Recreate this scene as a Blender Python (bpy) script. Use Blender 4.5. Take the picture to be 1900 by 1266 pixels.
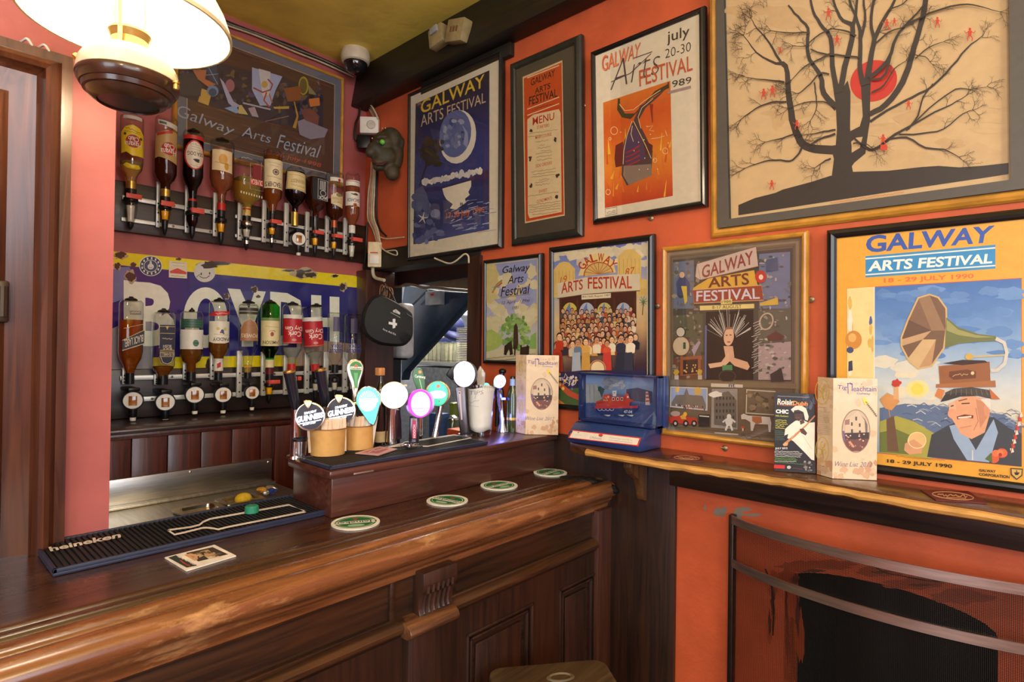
import bpy, bmesh, math, random
from mathutils import Vector, Matrix
from mathutils.geometry import tessellate_polygon
S = bpy.context.scene
for o in list(bpy.data.objects): bpy.data.objects.remove(o)
R_ = math.radians
# ------------------------------------------------------------------ camera
FPX, YAW, PIT, ROL, CZ = 1073.2, R_(42.639), R_(0.37), R_(0.769), 1.45
fw = Vector((math.cos(PIT)*math.cos(YAW), math.cos(PIT)*math.sin(YAW), math.sin(PIT)))
_r = Vector((math.sin(YAW), -math.cos(YAW), 0)); _u = _r.cross(fw)
rt = math.cos(ROL)*_r + math.sin(ROL)*_u
up = -math.sin(ROL)*_r + math.cos(ROL)*_u
CAM = Vector((0, 0, CZ))
cd = bpy.data.cameras.new('camera'); cd.sensor_width = 36; cd.lens = FPX/1900*36; cd.clip_start = .02
cam = bpy.data.objects.new('camera', cd); S.collection.objects.link(cam)
M3 = Matrix((rt, up, -fw)).transposed()
cam.matrix_world = Matrix.Translation(CAM) @ M3.to_4x4()
S.camera = cam
# ------------------------------------------------------------------ exposure, world, lights
S.view_settings.view_transform = 'Standard'; S.view_settings.look = 'None'
S.view_settings.gamma = 1; S.view_settings.use_curve_mapping = False
S.view_settings.exposure = 0.18
wd = bpy.data.worlds.new('world'); S.world = wd; wd.use_nodes = True
wd.node_tree.nodes['Background'].inputs[0].default_value = (1, .92, .8, 1)
wd.node_tree.nodes['Background'].inputs[1].default_value = 0.12

def lamp(name, kind, loc, energy, color, size=.1, rot=None, size_y=None, spread=None):
    l = bpy.data.lights.new(name, kind); l.energy = energy; l.color = color
    if kind == 'AREA':
        l.size = size
        if size_y: l.shape = 'RECTANGLE'; l.size_y = size_y
        if spread: l.spread = spread
    else: l.shadow_soft_size = size
    o = bpy.data.objects.new(name, l); S.collection.objects.link(o); o.location = loc
    if rot: o.rotation_euler = rot
    return o
WARM = (1, .80, .55)
# daylight through the street window behind the camera, and the ceiling lights of the room behind
lamp('window_daylight', 'AREA', (-1.95, -.6, 1.75), 42, (.80, .88, 1), 1.5, (0, R_(-90), 0), 1.3)
lamp('shop_window_daylight', 'AREA', (-.3, -2.3, 1.8), 50, (.84, .9, 1), 1.9, (R_(90), 0, 0), 1.4)
lamp('ceiling_bulb_light', 'POINT', (-.75, -.75, 2.3), 32, WARM, .09)
lamp('ceiling_bulb_light', 'POINT', (.35, -1.1, 2.3), 17, WARM, .09)
lamp('bar_fill_light', 'AREA', (.3, .62, 2.575), 4, (1, .86, .66), .16, (0, 0, 0))  # added fill to brighten the bar, no such lamp is known here
lamp('kitchen_light', 'AREA', (2.25, 2.35, 2.2), 34, (1, .93, .78), .5)
# ------------------------------------------------------------------ pixel helpers (measure on true planes)
def ray(px, py): return fw + rt*((px-950)/FPX) - up*((py-633)/FPX)
def onX(px, py, a): d = ray(px, py); return CAM + d*(a/d.x)
def onY(px, py, b): d = ray(px, py); return CAM + d*(b/d.y)
def onZ(px, py, z): d = ray(px, py); return CAM + d*((z-CZ)/d.z)
Z = dict(Z0=(0,0,3.956), B1=(200,200,4.868), B2=(430,260,5.274), C1=(200,530,4.868), C2=(430,530,4.870), D=(200,450,3.724),
  T1=(520,640,5.755), T2=(680,640,6.33), T3=(800,640,6.331), P96=(600,0,2.433), P2=(920,30,2.8775), PT=(1300,0,2.877),
  P87=(880,430,3.422), P86=(1200,420,2.877), P90=(1400,400,2.434), P98=(330,20,4.085), BX=(1020,680,7.033), WL=(1400,690,5.277),
  K=(670,470,5.504), M=(640,190,3.421), S=(200,820,4.524), CN=(600,780,2.6045), CR=(1000,800,4.22), FG=(1140,860,2.5), SB=(1020,660,2.969), F=(0,0,1))
def zp(k, x, y): a, b, s = Z[k]; return (a+x/s, b+y/s)
class Plane:
    def __init__(s, o, U, N):
        s.o = Vector(o); s.N = Vector(N).normalized(); s.U = Vector(U); s.U = (s.U - s.N*s.U.dot(s.N)).normalized()
        s.V = s.N.cross(s.U)
        m = Matrix((s.U, s.V, s.N)).transposed().to_4x4(); s.M = Matrix.Translation(s.o) @ m
    def hit(s, px, py):
        d = ray(px, py); return CAM + d*((s.o-CAM).dot(s.N)/d.dot(s.N))
    def uv(s, px, py): p = s.hit(px, py)-s.o; return (p.dot(s.U), p.dot(s.V))
def wallR(a, tilt=0, z0=1.8, yaw=0, y0=1.0):   # plane on the right wall, leaning out at the top by tilt degrees
    t = R_(tilt); yw = R_(yaw)
    return Plane((a, y0, z0), (-math.sin(yw), -math.cos(yw), 0), (-math.cos(t)*math.cos(yw), math.cos(t)*math.sin(yw), -math.sin(t)))
def facing(p, yaw=0, pit=0):
    v = (CAM-p); v.z = 0; v.normalize(); v = Matrix.Rotation(R_(yaw),3,'Z')@v; v.z = math.tan(R_(pit)); return Plane(p, (-v.y, v.x, 0), v)
def wallB(b): return Plane((0, b, 1.6), (1, 0, 0), (0, -1, 0))
def topZ(z): return Plane((0, 0, z), (1, 0, 0), (0, 0, 1))
# ------------------------------------------------------------------ materials
def lin(c): return tuple(((x/255)/12.92 if x/255 <= .04045 else ((x/255+.055)/1.055)**2.4) for x in c)+(1,)
MATS = {}
def nt(m):
    m.use_nodes = True; return m.node_tree.nodes, m.node_tree.links
def pm(name, c, rough=.5, metal=0, var=.12, sc=40, bump=0, coat=0, emit=0, trans=0, ior=1.45, alpha=1, stretch=(1,1,1), c2=None, spec=.5, lo=.35, hi=.65, bsc=None):
    if name in MATS: return MATS[name]
    m = bpy.data.materials.new(name); N, L = nt(m); p = N['Principled BSDF']
    tc = N.new('ShaderNodeTexCoord'); mp = N.new('ShaderNodeMapping'); mp.inputs['Scale'].default_value = stretch
    L.new(tc.outputs['Object'], mp.inputs['Vector'])
    nz = N.new('ShaderNodeTexNoise'); nz.inputs['Scale'].default_value = sc; nz.inputs['Detail'].default_value = 5
    L.new(mp.outputs[0], nz.inputs['Vector'])
    cr = N.new('ShaderNodeValToRGB'); a = lin(c)
    b = lin(c2) if c2 else tuple(min(1, x*(1+var)) for x in a[:3])+(1,)
    a2 = a if c2 else tuple(x*(1-var) for x in a[:3])+(1,)
    cr.color_ramp.elements[0].position = lo; cr.color_ramp.elements[1].position = hi
    cr.color_ramp.elements[0].color = a2; cr.color_ramp.elements[1].color = b
    L.new(nz.outputs['Fac'], cr.inputs[0]); L.new(cr.outputs[0], p.inputs['Base Color'])
    p.inputs['Roughness'].default_value = rough; p.inputs['Metallic'].default_value = metal
    p.inputs['Coat Weight'].default_value = coat; p.inputs['Coat Roughness'].default_value = .12
    p.inputs['Specular IOR Level'].default_value = spec; p.inputs['IOR'].default_value = ior
    p.inputs['Transmission Weight'].default_value = trans
    if emit:
        L.new(cr.outputs[0], p.inputs['Emission Color']); p.inputs['Emission Strength'].default_value = emit
    if bump:
        bp = N.new('ShaderNodeBump'); bp.inputs['Strength'].default_value = bump; bp.inputs['Distance'].default_value = .004
        h = nz.outputs['Fac']
        if bsc:
            n2 = N.new('ShaderNodeTexNoise'); n2.inputs['Scale'].default_value = bsc; n2.inputs['Detail'].default_value = 6
            L.new(mp.outputs[0], n2.inputs['Vector']); h = n2.outputs['Fac']
        L.new(h, bp.inputs['Height']); L.new(bp.outputs[0], p.inputs['Normal'])
    MATS[name] = m; return m
def wood(name, c1, c2, worn=None, axis=0, rough=.35, coat=.3, sc=1.0, wornlo=.6, bump=.25):
    if name in MATS: return MATS[name]
    m = bpy.data.materials.new(name); N, L = nt(m); p = N['Principled BSDF']
    tc = N.new('ShaderNodeTexCoord'); mp = N.new('ShaderNodeMapping')
    st = [28*sc]*3; st[axis] = 1.6*sc; mp.inputs['Scale'].default_value = st
    L.new(tc.outputs['Object'], mp.inputs['Vector'])
    nz = N.new('ShaderNodeTexNoise'); nz.inputs['Scale'].default_value = 2.2; nz.inputs['Detail'].default_value = 8; nz.inputs['Distortion'].default_value = 1.2
    L.new(mp.outputs[0], nz.inputs['Vector'])
    cr = N.new('ShaderNodeValToRGB'); e = cr.color_ramp.elements
    e[0].position = .3; e[0].color = lin(c1); e[1].position = .72; e[1].color = lin(c2)
    L.new(nz.outputs['Fac'], cr.inputs[0]); out = cr.outputs[0]
    n2 = N.new('ShaderNodeTexNoise'); n2.inputs['Scale'].default_value = 3.2; n2.inputs['Detail'].default_value = 9; n2.inputs['Roughness'].default_value = .72
    mp2 = N.new('ShaderNodeMapping'); s2 = [3.2]*3; s2[axis] = 1.1; mp2.inputs['Scale'].default_value = s2
    L.new(tc.outputs['Object'], mp2.inputs['Vector']); L.new(mp2.outputs[0], n2.inputs['Vector'])
    if worn:
        mr = N.new('ShaderNodeMapRange'); mr.inputs[1].default_value = wornlo; mr.inputs[2].default_value = wornlo+.12
        L.new(n2.outputs['Fac'], mr.inputs[0])
        mx = N.new('ShaderNodeMix'); mx.data_type = 'RGBA'; mx.inputs[7].default_value = lin(worn)
        L.new(mr.outputs[0], mx.inputs[0]); L.new(out, mx.inputs[6]); out = mx.outputs[2]
    L.new(out, p.inputs['Base Color'])
    r2 = N.new('ShaderNodeMapRange'); r2.inputs[3].default_value = rough-.1; r2.inputs[4].default_value = rough+.2
    L.new(n2.outputs['Fac'], r2.inputs[0]); L.new(r2.outputs[0], p.inputs['Roughness'])
    p.inputs['Coat Weight'].default_value = coat; p.inputs['Coat Roughness'].default_value = .18
    bp = N.new('ShaderNodeBump'); bp.inputs['Strength'].default_value = bump; bp.inputs['Distance'].default_value = .002
    L.new(nz.outputs['Fac'], bp.inputs['Height']); L.new(bp.outputs[0], p.inputs['Normal'])
    MATS[name] = m; return m
def attr_mat(name, rough=.5, emit=0, coat=0, bumpy=0):
    if name in MATS: return MATS[name]
    m = bpy.data.materials.new(name); N, L = nt(m); p = N['Principled BSDF']
    at = N.new('ShaderNodeAttribute'); at.attribute_name = 'Ink'
    tc = N.new('ShaderNodeTexCoord'); nz = N.new('ShaderNodeTexNoise'); nz.inputs['Scale'].default_value = 60; nz.inputs['Detail'].default_value = 6
    L.new(tc.outputs['Object'], nz.inputs['Vector'])
    mr = N.new('ShaderNodeMapRange'); mr.inputs[3].default_value = .86; mr.inputs[4].default_value = 1.1; L.new(nz.outputs['Fac'], mr.inputs[0])
    mx = N.new('ShaderNodeMix'); mx.data_type = 'RGBA'; mx.blend_type = 'MULTIPLY'; mx.inputs[0].default_value = 1
    L.new(at.outputs['Color'], mx.inputs[6]); L.new(mr.outputs[0], mx.inputs[7]); L.new(mx.outputs[2], p.inputs['Base Color'])
    p.inputs['Roughness'].default_value = rough; p.inputs['Coat Weight'].default_value = coat
    if emit: L.new(mx.outputs[2], p.inputs['Emission Color']); p.inputs['Emission Strength'].default_value = emit
    MATS[name] = m; return m
def pane(name, tint=(1, 1, 1), edge=(.75, .8, .78), refl=1.0, rough=0.0, ior=1.45):   # thin clear pane: fresnel mix of see-through and gloss, darker at the rim where the wall of glass is thick
    if name in MATS: return MATS[name]
    m = bpy.data.materials.new(name); N, L = nt(m); N.remove(N['Principled BSDF']); out = N['Material Output']
    tr = N.new('ShaderNodeBsdfTransparent'); gl = N.new('ShaderNodeBsdfGlossy'); gl.inputs['Roughness'].default_value = rough
    lw = N.new('ShaderNodeLayerWeight'); lw.inputs['Blend'].default_value = .35
    cr = N.new('ShaderNodeValToRGB'); cr.color_ramp.elements[0].color = tint+(1,); cr.color_ramp.elements[1].color = edge+(1,); cr.color_ramp.elements[0].position = .25
    tcn = N.new('ShaderNodeTexCoord'); nz = N.new('ShaderNodeTexNoise'); nz.inputs['Scale'].default_value = 9; L.new(tcn.outputs['Object'], nz.inputs['Vector'])
    L.new(lw.outputs['Facing'], cr.inputs[0]); L.new(cr.outputs[0], tr.inputs[0])
    l2 = N.new('ShaderNodeLayerWeight'); l2.inputs['Blend'].default_value = .5
    pw = N.new('ShaderNodeMath'); pw.operation = 'POWER'; pw.inputs[1].default_value = 5; L.new(l2.outputs['Facing'], pw.inputs[0])
    ad = N.new('ShaderNodeMath'); ad.operation = 'MULTIPLY_ADD'; ad.inputs[1].default_value = .95; ad.inputs[2].default_value = .04; L.new(pw.outputs[0], ad.inputs[0])
    mu = N.new('ShaderNodeMath'); mu.operation = 'MULTIPLY'; mu.inputs[1].default_value = refl; L.new(ad.outputs[0], mu.inputs[0])
    mr = N.new('ShaderNodeMapRange'); mr.inputs[3].default_value = .9; mr.inputs[4].default_value = 1.05; L.new(nz.outputs['Fac'], mr.inputs[0])
    m2 = N.new('ShaderNodeMath'); m2.operation = 'MULTIPLY'; L.new(mu.outputs[0], m2.inputs[0]); L.new(mr.outputs[0], m2.inputs[1])
    mx = N.new('ShaderNodeMixShader'); L.new(m2.outputs[0], mx.inputs[0]); L.new(tr.outputs[0], mx.inputs[1]); L.new(gl.outputs[0], mx.inputs[2])
    L.new(mx.outputs[0], out.inputs[0]); MATS[name] = m; return m
def liquid(name, c, rough=0):
    if name in MATS: return MATS[name]
    m = bpy.data.materials.new(name); N, L = nt(m); N.remove(N['Principled BSDF']); out = N['Material Output']
    g = N.new('ShaderNodeBsdfRefraction'); g.inputs['IOR'].default_value = 1.12
    nz = N.new('ShaderNodeTexNoise'); nz.inputs['Scale'].default_value = 6
    mx = N.new('ShaderNodeMix'); mx.data_type = 'RGBA'; mx.inputs[6].default_value = lin(c); mx.inputs[7].default_value = tuple(min(1, x*1.12) for x in lin(c)[:3])+(1,)
    L.new(nz.outputs['Fac'], mx.inputs[0]); L.new(mx.outputs[2], g.inputs[0])
    d = N.new('ShaderNodeBsdfDiffuse'); L.new(mx.outputs[2], d.inputs[0])
    ms = N.new('ShaderNodeMixShader'); ms.inputs[0].default_value = .22
    L.new(g.outputs[0], ms.inputs[1]); L.new(d.outputs[0], ms.inputs[2]); L.new(ms.outputs[0], out.inputs[0])
    MATS[name] = m; return m
PRINT = attr_mat('printed paper', .45); GLOSSPRINT = attr_mat('glossy print', .35, coat=.12); LIT = attr_mat('backlit print', .3, emit=.85); ENAMEL = attr_mat('enamelled tin', .18, coat=.3)
LITD = attr_mat('dim backlit print', .3, emit=1.0)
WALL = pm('orange wall paint', (192,88,50), .55, var=.1, sc=9, bump=.25, bsc=55)
BARWALL = pm('salmon wall paint', (172,92,88), .55, var=.08, sc=8, bump=.2, bsc=50)
CEIL = pm('mustard ceiling paint', (244,216,96), .6, var=.1, sc=7, bump=.35, bsc=26)
BLACKWOOD = wood('black stained beam', (18,15,9), (34,28,17), rough=.5, coat=.05, axis=1)
DARKX = wood('dark counter wood', (20,11,5), (64,39,18), worn=(104,66,30), axis=0, rough=.38, coat=.25, wornlo=.66)
DARKZ = wood('dark upright wood', (26,14,8), (56,31,17), worn=(86,52,28), axis=2, rough=.4, coat=.2, wornlo=.67)
TOPW = wood('polished bar top', (40,22,13), (84,52,30), worn=(150,116,74), axis=0, rough=.24, coat=.6, wornlo=.6, bump=.12)
NOSEW = wood('worn bar rail wood', (84,46,24), (150,96,56), worn=(196,150,100), axis=0, rough=.22, coat=.6, wornlo=.57, bump=.15)
BLOCKW = wood('reddish bar box wood', (58,28,22), (92,52,40), worn=(110,70,54), axis=0, rough=.32, coat=.35, wornlo=.66, bump=.1)
REDWOOD = wood('red stained boards', (46,14,8), (92,34,18), worn=(120,62,30), axis=2, rough=.35, coat=.3, wornlo=.68)
DOORW = wood('brown door wood', (58,28,17), (98,54,30), worn=(120,78,46), axis=2, rough=.28, coat=.4, wornlo=.68)
SHELFW = wood('worn shelf wood', (52,30,15), (104,66,34), worn=(140,98,54), axis=1, rough=.25, coat=.6, wornlo=.62)
EDGEW = pm('bare worn shelf edge', (190,142,74), .45, var=.25, sc=18, stretch=(4,1,4), bump=.4)
BLACKFR = pm('black frame lacquer', (24,23,22), .3, var=.2, coat=.3)
GREENFR = pm('dark green black frame', (38,40,34), .4, var=.2, coat=.2)
GOLDFR = pm('gold stained frame', (190,136,50), .32, var=.2, sc=25, coat=.4, stretch=(1,1,6))
CHROME = pm('chrome', (205,205,205), .12, 1, var=.05); STEEL = pm('brushed stainless steel', (190,188,182), .3, 1, var=.12, sc=14, stretch=(1,1,12))
ALU = pm('white metal rail', (205,205,198), .35, .3, var=.06); BLACKP = pm('black plastic', (18,18,20), .35, var=.2)
BRASS = pm('brass', (232,192,104), .32, 1, var=.1); WHITEP = pm('white plastic', (226,222,210), .4, var=.05)
RUBBER = pm('black rubber', (26,27,30), .55, var=.15); RUBBERB = pm('blue black rubber', (40,46,70), .5, var=.12)
GLASS = pane('picture glass', (.97,.97,.97), (.93,.93,.93), 1.0); BGLASS = pane('clear bottle glass', (.96,.97,.96), (.50,.52,.50), 1.3)
GGLASS = pane('green bottle glass', (.12,.62,.16), (.03,.28,.06), 1.3); DGLASS = pane('tumbler glass', (.96,.97,.97), (.72,.76,.74), 1.3)
ACRYL = pane('acrylic cover', (.9,.93,.96), (.7,.75,.8), 1.6)
# ------------------------------------------------------------------ mesh + object helpers
COL = S.collection; WM = {}
def tag(o, label=None, cat=None, group=None, kind=None):
    if label: o['label'] = label
    if cat: o['category'] = cat
    if group: o['group'] = group
    if kind: o['kind'] = kind
    return o
def thing(name, label, cat, loc=(0,0,0), group=None, M=None):
    o = bpy.data.objects.new(name, None); COL.objects.link(o); o.empty_display_size = .02
    m = M if M is not None else Matrix.Translation(Vector(loc)); o.matrix_world = m; WM[o.name] = m.copy()
    return tag(o, label, cat, group)
def mk(name, bm, mat, parent=None, loc=None, smooth=True, M=None, ang=32):
    """link a world-space bmesh as ONE mesh object (under its parent's frame, or with its own origin)"""
    m = WM[parent.name] if parent else (M if M is not None else Matrix.Translation(Vector(loc or (0,0,0))))
    bm.transform(m.inverted()); bmesh.ops.recalc_face_normals(bm, faces=bm.faces[:])
    me = bpy.data.meshes.new(name); bm.to_mesh(me); bm.free()
    for x in (mat if isinstance(mat, (list, tuple)) else [mat]): me.materials.append(x)
    if smooth: me.shade_smooth(); me.set_sharp_from_angle(angle=R_(ang))
    o = bpy.data.objects.new(name, me); COL.objects.link(o)
    if parent: o.parent = parent
    else: o.matrix_world = m
    WM[o.name] = m.copy(); return o
def one(name, bm, mat, label, cat, loc=(0,0,0), group=None, M=None, smooth=True):
    return tag(mk(name, bm, mat, None, loc, smooth, M), label, cat, group)
def struct(name, bm, mat, label=None, parent=None, smooth=True):
    o = mk(name, bm, mat, parent, smooth=smooth)
    if not parent: o['kind'] = 'structure'; o['label'] = label or name.replace('_', ' '); o['category'] = name.split('_')[0]
    return o
def B(): return bmesh.new()
def merge(bm, b2, mi=0):
    mp = {}
    for v in b2.verts: mp[v] = bm.verts.new(v.co)
    for f in b2.faces:
        try: nf = bm.faces.new([mp[v] for v in f.verts]); nf.material_index = mi
        except ValueError: pass
    b2.free()
def box(bm, x0, x1, y0, y1, z0, z1, bev=0, M=None, mi=0, seg=2):
    b = bmesh.new(); bmesh.ops.create_cube(b, size=1)
    for v in b.verts: v.co = Vector(((x0+x1)/2+v.co.x*(x1-x0), (y0+y1)/2+v.co.y*(y1-y0), (z0+z1)/2+v.co.z*(z1-z0)))
    if bev: bmesh.ops.bevel(b, geom=b.edges[:], offset=bev, segments=seg, profile=.5, affect='EDGES')
    if M is not None: b.transform(M)
    merge(bm, b, mi); return bm
def lathe(bm, prof, loc=(0,0,0), n=28, M=None, mi=0, sq=0):
    """prof = [(r,z)...]; sq>0 squares the section (0 round .. 1 square)"""
    b = bmesh.new(); rings = []
    for r, z in prof:
        if r < 1e-6: rings.append([b.verts.new((0,0,z))]); continue
        ring = []
        for i in range(n):
            a = 2*math.pi*(i+.5)/n; c, s = math.cos(a), math.sin(a); k = 1
            if sq: k = (1-sq) + sq/max(abs(c), abs(s)); k = min(k, 1+.27*sq)
            ring.append(b.verts.new((r*c*k, r*s*k, z)))
        rings.append(ring)
    for A, C in zip(rings, rings[1:]):
        if len(A) == 1 and len(C) == 1: continue
        for i in range(n):
            j = (i+1) % n
            if len(A) == 1: b.faces.new((A[0], C[i], C[j]))
            elif len(C) == 1: b.faces.new((A[i], A[j], C[0]))
            else: b.faces.new((A[i], A[j], C[j], C[i]))
    b.transform((Matrix.Translation(Vector(loc)) @ M) if M is not None else Matrix.Translation(Vector(loc)))
    merge(bm, b, mi); return bm
def tube(bm, pts, r, n=8, mi=0, cap=True):
    pts = [Vector(p) for p in pts]; rings = []; b = bmesh.new(); prev = None
    for i, p in enumerate(pts):
        t = (pts[min(i+1, len(pts)-1)]-pts[max(i-1, 0)]).normalized()
        if prev is None:
            a = Vector((0,0,1)) if abs(t.z) < .9 else Vector((1,0,0)); x = t.cross(a).normalized()
        else: x = (prev - t*prev.dot(t)).normalized()
        prev = x; y = t.cross(x); rr = r[i] if isinstance(r, (list, tuple)) else r
        rings.append([b.verts.new(p+x*rr*math.cos(2*math.pi*k/n)+y*rr*math.sin(2*math.pi*k/n)) for k in range(n)])
    for A, C in zip(rings, rings[1:]):
        for k in range(n): b.faces.new((A[k], A[(k+1) % n], C[(k+1) % n], C[k]))
    if cap: b.faces.new(rings[0][::-1]); b.faces.new(rings[-1])
    merge(bm, b, mi); return bm
def smoothpts(pts, k=5):   # catmull-rom
    P = [Vector(p) for p in pts]; P = [P[0]*2-P[1]]+P+[P[-1]*2-P[-2]]; out = []
    for i in range(1, len(P)-2):
        a, b, c, d = P[i-1:i+3]
        for j in range(k):
            t = j/k; out.append(.5*((2*b)+(c-a)*t+(2*a-5*b+4*c-d)*t*t+(3*b-a-3*c+d)*t**3))
    return out+[P[-2]]
def prism(bm, pts, vec, mi=0, bev=0):
    b = bmesh.new(); vec = Vector(vec); A = [b.verts.new(Vector(p)) for p in pts]; C = [b.verts.new(Vector(p)+vec) for p in pts]
    n = len(pts); b.faces.new(A); b.faces.new(C[::-1])
    for i in range(n): b.faces.new((A[i], C[i], C[(i+1) % n], A[(i+1) % n]))
    bmesh.ops.recalc_face_normals(b, faces=b.faces[:])
    if bev: bmesh.ops.bevel(b, geom=b.edges[:], offset=bev, segments=2, profile=.5, affect='EDGES')
    merge(bm, b, mi); return bm
def ball(bm, c, r, M=None, n=16, mi=0):
    rx, ry, rz = r if isinstance(r, (tuple, list)) else (r, r, r)
    b = bmesh.new(); bmesh.ops.create_uvsphere(b, u_segments=n, v_segments=max(6, n*2//3), radius=1)
    b.transform(Matrix.Diagonal((rx, ry, rz, 1)))
    if M is not None: b.transform(M)
    b.transform(Matrix.Translation(Vector(c))); merge(bm, b, mi); return bm
def rrect(w, h, r, n=5):
    P = []
    for cx, cy, a0 in ((w/2-r, h/2-r, 0), (-w/2+r, h/2-r, 90), (-w/2+r, -h/2+r, 180), (w/2-r, -h/2+r, 270)):
        for i in range(n+1): a = R_(a0+90*i/n); P.append((cx+r*math.cos(a), cy+r*math.sin(a)))
    return P
def copytree(src, loc=None, M=None, label=None, group=None):
    c = src.copy(); COL.objects.link(c)
    if M is not None: c.matrix_world = M
    elif loc is not None: c.location = loc
    WM[c.name] = c.matrix_world.copy() if M is None else M.copy()
    if label: c['label'] = label
    if group: c['group'] = group
    def rec(a, b):
        for ch in a.children:
            d = ch.copy(); COL.objects.link(d); d.parent = b; rec(ch, d)
    rec(src, c); return c
# ------------------------------------------------------------------ printed artwork: flat coloured shapes in thin layers, one mesh
_TX = {}
def glyphs(s, bold=0, shear=0):
    k = (s, bold, shear)
    if k not in _TX:
        cu = bpy.data.curves.new('t', 'FONT'); cu.body = s; cu.offset = bold; cu.shear = shear; cu.resolution_u = 3
        ob = bpy.data.objects.new('t', cu); me = bpy.data.meshes.new_from_object(ob)
        V = [(v.co.x, v.co.y) for v in me.vertices]; F = [tuple(p.vertices) for p in me.polygons]
        bpy.data.objects.remove(ob); bpy.data.curves.remove(cu); bpy.data.meshes.remove(me)
        xs = [v[0] for v in V]; ys = [v[1] for v in V]; a, b, c, d = min(xs), max(xs), min(ys), max(ys)
        _TX[k] = ([((x-a)/(b-a), (y-c)/(d-c)) for x, y in V], F, (b-a)/(d-c))
    return _TX[k]
class Art:
    def __init__(s, pl, zoom='F', dl=1.2e-5, fn=None, base=0):
        s.z = Z[zoom] if isinstance(zoom, str) else zoom; s.dl = dl; s.V = []; s.Fc = []; sk = getattr(pl, 'sink', 0); s.w = base-sk; s.fn = fn; s.clip = None; s.pl = Plane(pl.o-pl.N*sk, pl.U, pl.N) if sk else pl
    def at(s, x, y):
        if s.fn: return s.fn(x, y)
        a, b, k = s.z; return s.pl.uv(a+x/k, b+y/k)
    def _add(s, P2, faces, cols, raw=False):
        n = len(s.V); s.w += s.dl
        for p in P2:
            u, v = p if raw else s.at(*p); s.V.append((u, v, s.w))
        for i, f in enumerate(faces):
            s.Fc.append((tuple(n+k for k in f), cols if not isinstance(cols, list) else [cols[k] for k in f]))
    def poly(s, pts, c, raw=False):
        t = tessellate_polygon([[Vector((p[0], p[1], 0)) for p in pts]]); s._add(pts, [tuple(x) for x in t], c, raw)
    def rect(s, x0, y0, x1, y1, c, raw=False): s.poly([(x0,y0),(x1,y0),(x1,y1),(x0,y1)], c, raw)
    def ell(s, cx, cy, rx, ry, c, rot=0, n=22, a0=0, a1=360, raw=False):
        ca, sa = math.cos(R_(rot)), math.sin(R_(rot)); P = [] if a1-a0 >= 360 else [(cx, cy)]
        for i in range(n + (0 if a1-a0 >= 360 else 1)):
            a = R_(a0+(a1-a0)*i/n); x, y = rx*math.cos(a), ry*math.sin(a); P.append((cx+x*ca-y*sa, cy+x*sa+y*ca))
        s.poly(P, c, raw)
    def line(s, pts, w, c, close=False):
        P = [Vector(p) for p in pts]; n = len(P)
        if close: P.append(P[0]); n += 1
        L, Rr = [], []
        for i in range(n):
            t = (P[min(i+1, n-1)]-P[max(i-1, 0)])
            if close and i in (0, n-1): t = P[1]-P[-2]
            if t.length < 1e-9: t = Vector((1, 0))
            t.normalize(); q = Vector((-t.y, t.x)); ww = (w[i] if isinstance(w, (list, tuple)) else w)/2
            L.append(P[i]+q*ww); Rr.append(P[i]-q*ww)
        s._add([tuple(p) for p in L+Rr], [(i, i+1, n+i+1, n+i) for i in range(n-1)], c)
    def ring(s, cx, cy, rx, ry, w, c, n=28, rot=0, a0=0, a1=360):
        ca, sa = math.cos(R_(rot)), math.sin(R_(rot)); P = []
        for i in range(n+1):
            a = R_(a0+(a1-a0)*i/n); x, y = rx*math.cos(a), ry*math.sin(a); P.append((cx+x*ca-y*sa, cy+x*sa+y*ca))
        s.line(P, w, c)
    def text(s, t, tl, tr, bl, c, bold=0, shear=0, br=None):
        V, F, _ = glyphs(t, bold, shear); br = br or (tr[0]+bl[0]-tl[0], tr[1]+bl[1]-tl[1])
        P = [((tl[0]*(1-x)+tr[0]*x)*y+(bl[0]*(1-x)+br[0]*x)*(1-y), (tl[1]*(1-x)+tr[1]*x)*y+(bl[1]*(1-x)+br[1]*x)*(1-y)) for x, y in V]
        s._add(P, F, c)
    def grad(s, q, cols, n=10):   # q = TL,TR,BR,BL ; cols top to bottom
        P, F, C = [], [], []; m = len(cols)-1
        for i in range(n+1):
            t = i/n; k = min(int(t*m), m-1); f = t*m-k; c = tuple(cols[k][j]*(1-f)+cols[k+1][j]*f for j in range(3))
            for a, b in ((q[0], q[3]), (q[1], q[2])): P.append((a[0]*(1-t)+b[0]*t, a[1]*(1-t)+b[1]*t)); C.append(c)
        for i in range(n): F.append((2*i, 2*i+1, 2*i+3, 2*i+2))
        s._add(P, F, C)
    def blob(s, cx, cy, rx, ry, c, rng, n=14, j=.25):
        s.poly([(cx+rx*math.cos(2*math.pi*i/n)*(1+rng.uniform(-j, j)), cy+ry*math.sin(2*math.pi*i/n)*(1+rng.uniform(-j, j))) for i in range(n)], c)
    def scribble(s, x0, y0, x1, y1, h, w, c, rng):
        n = max(4, int(abs(x1-x0)/(h*.55))); s.line([(x0+(x1-x0)*i/n, y0+(y1-y0)*i/n+rng.uniform(-h/2, h/2)) for i in range(n+1)], w, c)
    def build(s, name, parent, mat=None, world=False, wrap=None, M=None, label=None, cat=None, group=None, sub=0):
        V, Fc = s.V, s.Fc
        if s.clip: V, Fc = clipf(V, Fc, s.clip)
        if wrap:
            if sub: V, Fc = subdiv(V, Fc, sub)
            V = [wrap(*v) for v in V]
        me = bpy.data.meshes.new(name); me.from_pydata(V, [], [f for f, _ in Fc])
        at = me.color_attributes.new('Ink', 'FLOAT_COLOR', 'CORNER'); k = 0
        for (f, c), p in zip(Fc, me.polygons):
            for i, li in enumerate(p.loop_indices):
                cc = c[i] if isinstance(c, list) else c
                at.data[li].color = lin(cc)
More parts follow.
